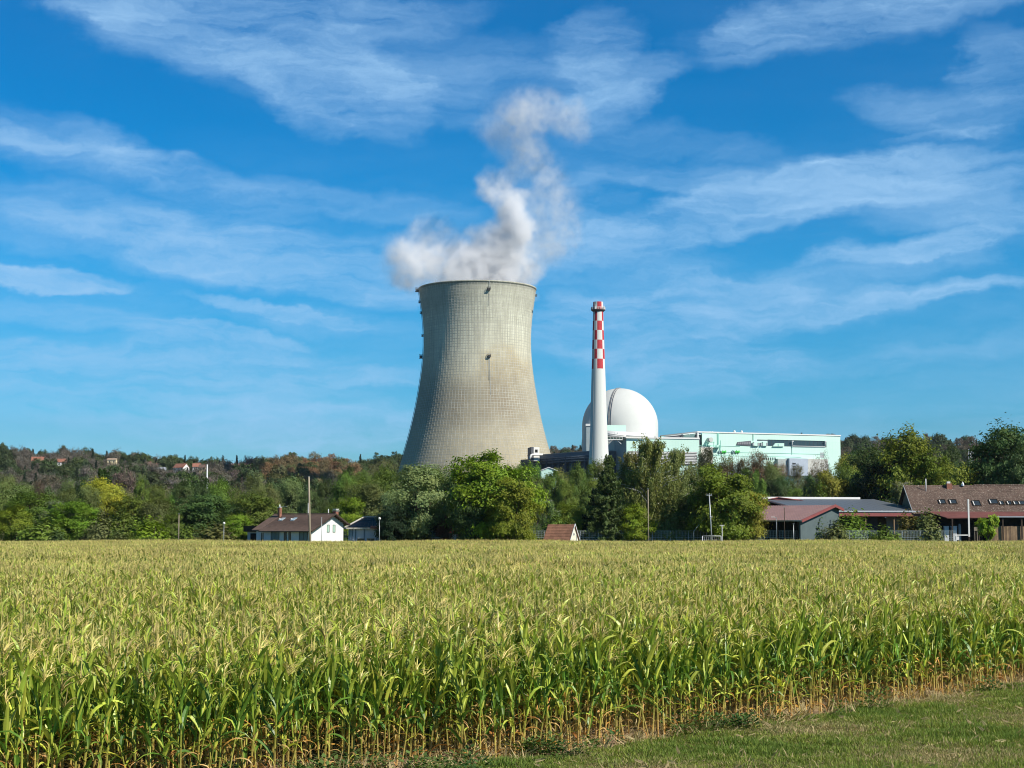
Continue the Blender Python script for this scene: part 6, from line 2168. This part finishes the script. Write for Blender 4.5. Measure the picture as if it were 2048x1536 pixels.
# --- the 300 nearest plants, each by itself
front = []; outside = []
prng = random.Random(77)
for k in range(0, 14):
    t = -12.0
    while t < 45:
        t += .17 + prng.uniform(-.03, .03)
        p = P0 + ED * (t + prng.uniform(-.02, .02)) + EN * (k * .72 + prng.uniform(-.07, .07))
        ed_ = float(edge_dist(p[0], p[1]))
        if ed_ < -.08 or p[1] < 14 or abs(p[0]) > .345 * p[1] + 6: continue
        if visible(p[0], p[1], 2.0): front.append((ed_, p, prng.random() < .13))
        elif prng.random() > .1: outside.append(p)
edge_vis = [f for f in front if not f[2]]
edge_vis.sort(key=lambda f: f[0] * 3.2 + f[1][1] * .045)
single, extra = edge_vis[:300], edge_vis[300:]
protos = []
for i, parts in enumerate(prot):
    e = empty('maize_plant', (0, 0, 0))
    tag(e, None, 'maize plant', 'maize plants along the field edge')
    for (nm, v, q, c) in parts:
        o = link_mesh(nm, np_mesh(nm, v, q, M['maize_leaf'], c), e)
    protos.append(e)
used = set()
for i, (k, p, _) in enumerate(single):
    j = prng.randrange(len(protos))
    if i < len(protos): j = i; e = protos[i]
    else: e = copy_tree(protos[j])
    pxx = 1024 + F_PX * p[0] / p[1]
    pl_ = next(b for a, b in ((250, 'at the left picture edge'), (560, 'left of the bottom weeds'), (860, 'above the dark weeds at the bottom'), (1120, 'where the grass begins'), (1400, 'below the spruce and birches'), (1700, 'below the maroon barn'), (1900, 'below the farmhouse chimney'), (9999, 'at the right picture edge')) if pxx < a)
    lab_k, lab_p = min(3, int(k / .7)), pl_
    e.location = (p[0], p[1], 0); e.rotation_euler = (prng.gauss(0, .10), prng.gauss(0, .10), prng.uniform(0, 6.28)); s = prng.uniform(.84, 1.10)
    e.scale = (s, s, s * prng.uniform(.95, 1.05))
    e['label'] = '%s maize plant, %s, %s' % ('short' if s < .92 else ('tall' if s > 1.03 else 'middling'), ('outermost row', 'second row in', 'third row in', 'fourth row in')[lab_k], lab_p)

# --- the rest of the field as one mass of plants
full = [np_mesh('maize_form', *merge(p)[:2], M['maize_leaf'], merge(p)[2]) for p in prot]
rows = list(outside)
for (k, p, gap) in [(a, b, c) for (a, b, c) in extra]: rows.append(p)
NEAR = 78.0
k = 7
kk = np.arange(14, 200)
for k in kk:
    ts = np.arange(-70, 130, .172)
    ts = ts + rng.uniform(-.035, .035, len(ts))
    P = P0[None, :] + ED[None, :] * ts[:, None] + EN[None, :] * (k * .72 + rng.uniform(-.07, .07, len(ts)))[:, None]
    m = (P[:, 1] < NEAR) & (edge_dist(P[:, 0], P[:, 1]) > -.05) & (P[:, 1] > 18) & (np.abs(P[:, 0]) < .345 * P[:, 1] + 6) & (rng.random(len(ts)) > .22)
    if m.any(): rows.extend(list(P[m]))
rows = np.array(rows)
n = len(rows)
low = .93 + .12 * np.sin(rows[:, 0] * .35 + 1.7) * np.sin(rows[:, 1] * .21)
sz = rng.uniform(.92, 1.08, n) * (.96 + .5 * (low - .93))
scatter('maize_field', np.column_stack([rows, np.zeros(n)]), rng.uniform(0, 6.28, n), np.stack([sz, sz, sz * rng.uniform(.95, 1.06, n)], 1), rng.integers(0, len(full), n), full,
        'broad field of tall ripening maize with pale tassels', 'maize field', tilt=rng.normal(0, .05, (n, 2)))


def far_patch(seed, size=4.5):
    rg = np.random.default_rng(seed); V = []; Q = []; Cc = []; n0 = 0
    f = strip_faces(3, 2)
    for r in range(6):
        for t in np.arange(0, size, .225):
            if rg.random() < .28: continue
            x, y = t + rg.uniform(-.04, .04) - size / 2, (r + .5) * .75 + rg.uniform(-.09, .09) - size / 2
            H = rg.uniform(1.74, 2.26) + .10 * math.sin(x * 1.4 + seed) * math.cos(y * 1.2)
            tone = rg.uniform(.55, 1.3); az0 = rg.uniform(0, 6.28)
            for i in range(6):
                h = .48 + .09 * i
                az = az0 + (i % 2) * math.pi + rg.normal(0, .5)
                th0, dr = rg.uniform(.1, .6), rg.uniform(.1, 1.7); L_ = rg.uniform(.5, .85) * (1 if i < 4 else .62)
                s = np.linspace(0, 1, 4); th = th0 + dr * s ** 1.5
                xx = np.concatenate([[0], np.cumsum(np.sin(th[1:]) * L_ / 3)]); zz = np.concatenate([[0], np.cumsum(np.cos(th[1:]) * L_ / 3)])
                w = np.array([.07, .125, .10, .01]); off = np.stack([-w / 2, w / 2], 1)
                X_ = x + xx[:, None] * math.cos(az) - off * math.sin(az); Y_ = y + xx[:, None] * math.sin(az) + off * math.cos(az); Z_ = H * h + zz[:, None] + np.zeros((4, 2))
                V.append(np.stack([X_, Y_, Z_], -1).reshape(-1, 3)); Q.append(f + n0); n0 += 8
                b = (GRN * .5 + LGRN * .5) if i < 3 else (LGRN * .35 + YGR * .65 if rg.random() < .6 else LGRN)  # darker lower leaves paint in the shade between plants
                if rg.random() < .14: b = YGR * 1.1
                c = np.repeat(b[None, :] * tone * rg.uniform(.7, 1.25), 8, 0); c[6:] = YGR * tone if rg.random() < .6 else STR * .9
                Cc.append(c)
            v, q, c = tassel(rg, np.array([x, y, H * .95]), 8, 2, .36, .024)
            V.append(v); Q.append(q + n0); n0 += len(v); Cc.append(c)
    return np_mesh('maize_patch', np.concatenate(V), np.concatenate(Q), M['maize_leaf'], np.concatenate(Cc))


patches = [far_patch(s) for s in range(6)]
cells = []
S = 4.5
for i in range(-90, 140):
    for j in range(-10, 100):
        c = P0 + ED * (i * S) + EN * (j * S + .72 * 7 + S / 2)
        if c[1] < NEAR - .0 or c[1] > 292 or abs(c[0]) > .36 * c[1] + 8: continue
        cells.append(c)
cells = np.array(cells); n = len(cells)
sz = .97 + .07 * np.sin(cells[:, 0] * .11 + 2) * np.sin(cells[:, 1] * .073) + rng.uniform(-.02, .02, n)
scatter('maize_field', np.column_stack([cells, np.zeros(n)]), math.pi / 4 + math.pi * rng.integers(0, 2, n), np.stack([np.full(n, 1.04), np.full(n, 1.04), sz], 1), rng.integers(0, 6, n), patches,
        'far part of the maize field reaching to the fence and houses', 'maize field')

# ------------------------------------------------------------------ verge, bare strip, grass
def strip_sheet(name, e0, e1, z, mat_, label, seed=1, t0=-60, t1=150, jag=.25, step=.5):
    """sheet along the field edge from distance e0 to e1 on the outer side (negative = outside)"""
    rg = np.random.default_rng(seed)
    ts = np.arange(t0, t1, step); n = len(ts)
    w0 = np.cumsum(rg.normal(0, jag * .35, n)); w0 -= np.convolve(w0, np.ones(15) / 15, 'same'); w1 = rg.normal(0, jag * .4, n)
    a = edge_pt(ts) + EN * (e0 + w0 * .8)[:, None]
    b = edge_pt(ts) + EN * (e1 + w1)[:, None]
    V = np.concatenate([np.column_stack([a, np.full(n, z)]), np.column_stack([b, np.full(n, z)])])
    i = np.arange(n - 1); Q = np.stack([i, i + 1, i + 1 + n, i + n], 1)
    o = link_mesh(name, np_mesh(name, V, Q, mat_)); o['kind'] = 'structure'; o['label'] = label
    return o


t = NT('dry_soil')
a = t.noise(1.2, 6, .7); b = t.noise(9, 4, .7)
c = t.mix(t.rng(a, .3, .7), (.27, .18, .11), (.42, .30, .19)); c = t.mix(t.rng(b, .45, .7, 0, .5), c, (.10, .07, .04))
t.principled(c, .95, .1, 0, t.bump(b, .8, .04))
strip_sheet('bare_soil_strip', -.75, 2.2, .004, t.m, 'narrow strip of dry bare soil along the maize stalks', 4, jag=.30)
t = NT('verge_turf')
a = t.noise(.5, 6, .65); b = t.noise(7, 4, .7); d = t.noise(.16, 3, .5)
c = t.mix(t.rng(a, .4, .6), (.10, .125, .04), (.26, .235, .105)); c = t.mix(t.rng(b, .48, .66, 0, .6), c, (.38, .31, .18)); c = t.mix(t.rng(d, .5, .7, 0, .6), c, (.07, .095, .03))
t.principled(c, .95, .1, 0, t.bump(b, .8, .05))
strip_sheet('grass_verge', -.5, -60, .008, t.m, 'mown grass verge sloping across the lower right corner', 6, jag=.45)


M['herb'] = leaf_mat('matt_herb', .30, .85, .08, .15)


def tuft(seed, nb, h, spread, w, dryp, base):
    rg = np.random.default_rng(seed); V = []; Q = []; Cc = []
    for i in range(nb):
        a = rg.uniform(0, 6.28); r = spread * math.sqrt(rg.random()); p = np.array([r * math.cos(a), r * math.sin(a), 0]); az = rg.uniform(0, 6.28); th = rg.uniform(.15, 1.2); L_ = h * rg.uniform(.5, 1.2)
        d1 = np.array([math.sin(th * .6) * math.cos(az), math.sin(th * .6) * math.sin(az), math.cos(th * .6)]); d2 = np.array([math.sin(th * 1.3) * math.cos(az), math.sin(th * 1.3) * math.sin(az), math.cos(th * 1.3)])
        s = np.array([-math.sin(az), math.cos(az), 0]) * w / 2
        m = p + d1 * L_ * .5; t_ = m + d2 * L_ * .5; n0 = len(V) * 1
        V += [p - s, p + s, m + s * .9, m - s * .9, t_ + s * .15, t_ - s * .15]
        Q += [(n0, n0 + 1, n0 + 2, n0 + 3), (n0 + 3, n0 + 2, n0 + 4, n0 + 5)]
        c = (np.array((.42, .34, .18)) if rg.random() < dryp else base) * rg.uniform(.7, 1.3)
        Cc += [c] * 6
    return np_mesh('grass_tuft', np.array(V), np.array(Q), M['herb'], np.array(Cc))


gt = [tuft(1, 34, .085, .13, .012, .10, np.array((.20, .25, .05))), tuft(2, 30, .07, .14, .012, .3, np.array((.20, .21, .08))), tuft(3, 24, .06, .15, .012, .8, np.array((.26, .25, .11))), tuft(4, 34, .10, .12, .013, .05, np.array((.13, .19, .04)))]
n = 60000
q = rng.uniform(0, 1, (n * 3, 2)); Yv = 22 + 42 * q[:, 0]; Xv = (q[:, 1] - .4) * .72 * Yv
e_ = edge_dist(Xv, Yv)
vis = (Yv > 22) & (e_ < -.35 + .35 * np.sin(Xv * 2.1) * np.sin(Yv * 1.3 + Xv)) & (np.abs(Xv) < .40 * Yv)
P = np.column_stack([Xv, Yv, np.full(len(Xv), .006)])[vis][:n]
patch_n = np.sin(P[:, 0] * .9 + P[:, 1] * .4) + np.sin(P[:, 1] * 1.3 - P[:, 0] * .5 + 2) + rng.normal(0, .9, len(P))
ix = np.where(patch_n > 1.3, 2, np.where(patch_n > .2, 1, np.where(patch_n > -1.0, 0, 3)))
sg_ = rng.uniform(.6, 1.5, len(P)) * (1 + .45 * np.clip(np.sin(P[:, 0] * 2.7 + np.sin(P[:, 1] * 1.9) * 2) * np.sin(P[:, 1] * 2.3), -1, 1))
scatter('grass', P, rng.uniform(0, 6.28, len(P)), sg_, ix, gt, 'short patchy grass with straw on the verge', 'grass')
n = 5000
q = rng.uniform(0, 1, (n, 2)); Yv = 28 + 26 * q[:, 0]; Xv = (q[:, 1] - .45) * .68 * Yv
vis = edge_dist(Xv, Yv) < -.6
P = np.column_stack([Xv, Yv, np.full(n, .03)])[vis]
fl = [tuft(21, 3, .16, .10, .022, 1.0, TAN), tuft(22, 2, .10, .05, .03, 1.0, TAN)]
scatter('straw_flecks', P, rng.uniform(0, 6.28, len(P)), rng.uniform(.5, 1.3, len(P)), rng.integers(0, 2, len(P)), fl, 'pale straw flecks scattered over the mown verge', 'straw', tilt=rng.uniform(-1.4, 1.4, (len(P), 2)))
# straw litter and fallen leaves on the bare strip
lt = [tuft(11, 8, .22, .16, .02, .9, TAN), tuft(12, 6, .32, .1, .03, 1.0, TAN)]
n = 2600
ts = rng.uniform(-14, 34, n); ee = rng.uniform(-.9, 2.4, n)
P = np.column_stack([edge_pt(ts) + EN * ee[:, None], np.full(n, .01)])
scatter('straw_litter', P, rng.uniform(0, 6.28, n), rng.uniform(.5, 1.2, n), rng.integers(0, 2, n), lt, 'dry maize leaves and straw lying along the field edge', 'litter', tilt=rng.uniform(-1.2, 1.2, (n, 2)))


def weed(seed, base, h=.32):
    rg = np.random.default_rng(seed); V = []; Q = []; Cc = []
    for i in range(70):
        az = rg.uniform(0, 6.28); r = .24 * math.sqrt(rg.random()); z = rg.uniform(.02, h) * (1 - r); c0 = np.array([r * math.cos(az), r * math.sin(az), z])
        d = unit(np.array([math.cos(az), math.sin(az), rg.uniform(-.2, .9)])); s = unit(np.cross(d, [0, 0, 1])); L_ = rg.uniform(.05, .12); w = L_ * .35; n0 = len(V)
        V += [c0, c0 + d * L_ * .5 + s * w, c0 + d * L_, c0 + d * L_ * .5 - s * w]; Q.append((n0, n0 + 1, n0 + 2, n0 + 3)); Cc += [base * rg.uniform(.7, 1.4)] * 4
    return np_mesh('weed', np.array(V), np.array(Q), M['herb'], np.array(Cc))


wd = [weed(1, np.array((.055, .115, .035))), weed(2, np.array((.10, .16, .045)), .45), weed(3, np.array((.085, .13, .03)), .25)]
pts = []
for _ in range(1100):
    t_ = rng.uniform(-13, 30); dens = .25 if t_ < -3 else (.06 + .45 * (math.sin(t_ * 1.1 + .6) > .75))
    if t_ > 9: dens *= .15
    if rng.random() > dens: continue
    e_ = rng.normal(-.25 if t_ > 1 else -.1, .38)
    pts.append(np.append(edge_pt(t_) + EN * e_, .0))
for _ in range(70):
    t_ = rng.uniform(-16, -1); pts.append(np.append(edge_pt(t_) + EN * rng.uniform(-1.5, .3), .0))
pts = np.array(pts); n = len(pts)
scatter('weeds', pts, rng.uniform(0, 6.28, n), rng.uniform(.6, 1.3, n), rng.integers(0, 3, n), wd, 'low dark green weeds at the foot of the maize', 'weeds')

# ------------------------------------------------------------------ steam
def build_steam():
    Y = 1017.0; k = Y / F_PX
    # (px, py, radius px, depth offset m, weight)
    B = [
        (955, 572, 92, 0, 1.0), (905, 566, 60, -10, .9), (1005, 566, 58, 5, 1.0), (955, 545, 70, 0, 1.0),
        (870, 545, 52, -8, .75), (836, 530, 48, -5, .62), (812, 512, 46, 0, .55), (794, 524, 46, 0, .42), (800, 540, 38, -12, .6), (826, 556, 34, -14, .6), (850, 505, 44, 8, .45), (880, 522, 46, 0, .55), (920, 520, 42, 5, .7),
        (858, 465, 50, 15, .28), (835, 478, 42, 10, .26), (890, 480, 42, 12, .24), (920, 490, 42, 10, .3),
        (1000, 525, 62, 0, 1.4), (1022, 490, 52, 0, 1.6), (985, 495, 46, 5, .9), (1040, 450, 44, -5, 1.7), (1018, 430, 42, 0, 1.4), (1050, 535, 46, 10, .8), (1044, 562, 40, 0, .9), (1056, 545, 34, -8, .6),
        (1000, 400, 42, 5, .85), (1030, 395, 34, 0, .8), (980, 365, 40, 5, .55), (962, 372, 30, 0, .5), (1005, 360, 32, 8, .5), (950, 478, 26, 10, .35), (960, 520, 40, -10, .5),
        (1078, 480, 50, 15, 0.43), (1100, 500, 42, 20, 0.30), (1115, 450, 48, 18, 0.30), (1128, 475, 32, 18, 0.29), (1115, 410, 46, 15, 0.27), (1108, 370, 46, 12, 0.26), (1080, 420, 48, 12, 0.32), (1070, 380, 44, 12, 0.23),
        (1090, 330, 46, 10, 0.32), (1078, 300, 38, 8, 0.36), (1050, 325, 46, 10, 0.26), (1086, 352, 26, 0, 0.32), (1030, 330, 46, 15, 0.22), (1058, 280, 46, 10, 0.22), (1010, 330, 42, 15, 0.17),
        (1010, 265, 62, 10, 0.23), (1050, 245, 62, 5, 0.29), (1075, 222, 58, 0, 0.31), (1115, 238, 51, 5, 0.23), (1150, 240, 47, 5, 0.26), (1162, 228, 33, 0, 0.21), (1000, 225, 51, 10, 0.18), (1040, 215, 51, 0, 0.25), (975, 262, 44, 10, 0.16), (1158, 262, 35, 5, 0.16),
    ]
    bl = []
    for (px, py, r, dy, w) in B:
        p = at(px, py, Y + dy * .8)
        if py > 560: p.z -= 6
        bl.append((p, r * k, w))
    mn = Vector((min(p.x - r for p, r, _ in bl) - 6, min(p.y - r * .8 for p, r, _ in bl) - 6, 150)); mx = Vector((max(p.x + r for p, r, _ in bl) + 6, max(p.y + r * .8 for p, r, _ in bl) + 6, max(p.z + r for p, r, _ in bl) + 6))
    ctr = Vector(((mn.x + mx.x) / 2, (mn.y + mx.y) / 2, 150))
    me = bpy.data.meshes.new('steam_plume'); o = bpy.data.objects.new('steam_plume', me); C.objects.link(o); o.location = ctr
    tag(o, 'white and grey steam billowing from the open top of the cooling tower', 'steam', kind='stuff')
    m = NT('steam')
    pv = m.n('ShaderNodeVolumePrincipled'); pv.inputs['Color'].default_value = (.98, .985, 1.0, 1); pv.inputs['Density'].default_value = 1.0; pv.inputs['Anisotropy'].default_value = .15
    pv.inputs['Density Attribute'].default_value = 'density'
    m.l(pv.outputs[0], m.out.inputs['Volume'])
    ng = bpy.data.node_groups.new('steam_density', 'GeometryNodeTree')
    ng.interface.new_socket('Geometry', in_out='INPUT', socket_type='NodeSocketGeometry'); ng.interface.new_socket('Geometry', in_out='OUTPUT', socket_type='NodeSocketGeometry')
    N, L = ng.nodes, ng.links

    def n(t, **kw):
        x = N.new(t)
        for a, b in kw.items(): setattr(x, a, b)
        return x
    go = n('NodeGroupOutput'); n('NodeGroupInput')
    vc = n('GeometryNodeVolumeCube')
    vc.inputs['Min'].default_value = mn - ctr; vc.inputs['Max'].default_value = mx - ctr
    res = 0.85
    for ax, nm in enumerate(('Resolution X', 'Resolution Y', 'Resolution Z')): vc.inputs[nm].default_value = int((mx[ax] - mn[ax]) / (res if ax != 1 else res * 1.3))
    pos = n('GeometryNodeInputPosition')

    def noise(scale, detail, rough):
        x = n('ShaderNodeTexNoise'); x.inputs['Scale'].default_value = scale; x.inputs['Detail'].default_value = detail; x.inputs['Roughness'].default_value = rough
        L.new(pos.outputs[0], x.inputs['Vector']); return x

    def disp(src, amp, add_to):
        a = n('ShaderNodeVectorMath', operation='SUBTRACT'); a.inputs[1].default_value = (.5, .5, .5); L.new(src.outputs['Color'], a.inputs[0])
        b = n('ShaderNodeVectorMath', operation='SCALE'); b.inputs['Scale'].default_value = amp; L.new(a.outputs[0], b.inputs[0])
        c = n('ShaderNodeVectorMath', operation='ADD'); L.new(add_to, c.inputs[0]); L.new(b.outputs[0], c.inputs[1]); return c.outputs[0]
    warped = disp(noise(.022, 2, .5), 30, pos.outputs[0])
    warped = disp(noise(.07, 5, .60), 17, warped)
    acc = None
    for (p, r, w) in bl:
        q = p - ctr
        d = n('ShaderNodeVectorMath', operation='DISTANCE'); d.inputs[1].default_value = q; L.new(warped, d.inputs[0])
        mr = n('ShaderNodeMapRange', interpolation_type='SMOOTHSTEP')
        mr.inputs['From Min'].default_value = r * .35; mr.inputs['From Max'].default_value = r * 1.16; mr.inputs['To Min'].default_value = w; mr.inputs['To Max'].default_value = 0
        L.new(d.outputs['Value'], mr.inputs['Value'])
        if acc is None: acc = mr.outputs[0]
        else:
            a = n('ShaderNodeMath', operation='ADD'); L.new(acc, a.inputs[0]); L.new(mr.outputs[0], a.inputs[1]); acc = a.outputs[0]
    # ragged interior: subtract fine noise, square, scale
    fn = noise(.16, 5, .65)
    mr = n('ShaderNodeMapRange'); mr.inputs['From Min'].default_value = .36; mr.inputs['From Max'].default_value = .64; mr.inputs['To Min'].default_value = 1.5; mr.inputs['To Max'].default_value = .30
    L.new(fn.outputs[0], mr.inputs['Value'])
    mu = n('ShaderNodeMath', operation='MULTIPLY'); L.new(acc, mu.inputs[0]); L.new(mr.outputs[0], mu.inputs[1])
    sb = n('ShaderNodeMath', operation='SUBTRACT'); L.new(mu.outputs[0], sb.inputs[0]); sb.inputs[1].default_value = .035
    mxn = n('ShaderNodeMath', operation='MAXIMUM'); L.new(sb.outputs[0], mxn.inputs[0]); mxn.inputs[1].default_value = 0
    pw = n('ShaderNodeMath', operation='POWER'); L.new(mxn.outputs[0], pw.inputs[0]); pw.inputs[1].default_value = 1.2
    sc2 = n('ShaderNodeMath', operation='MULTIPLY'); L.new(pw.outputs[0], sc2.inputs[0]); sc2.inputs[1].default_value = STEAM
    L.new(sc2.outputs[0], vc.inputs['Density'])
    sm = n('GeometryNodeSetMaterial'); sm.inputs['Material'].default_value = m.m
    L.new(vc.outputs[0], sm.inputs[0]); L.new(sm.outputs[0], go.inputs[0])
    me.materials.append(m.m)
    md = o.modifiers.new('steam', 'NODES'); md.node_group = ng


STEAM = .09
HAZE = 0.00002
build_steam()

# ------------------------------------------------------------------ thin air haze
hz = NT('thin_haze')
hv = hz.n('ShaderNodeVolumePrincipled'); hv.inputs['Color'].default_value = (.80, .90, 1.0, 1); hv.inputs['Density'].default_value = HAZE; hv.inputs['Anisotropy'].default_value = .2
hz.l(hv.outputs[0], hz.out.inputs['Volume'])
g = G(); g.box(-2600, 2600, -400, 3600, -1.5, 420)
o = g.build('haze', hz.m); tag(o, 'thin summer haze that fades the far hill', 'haze', kind='stuff')
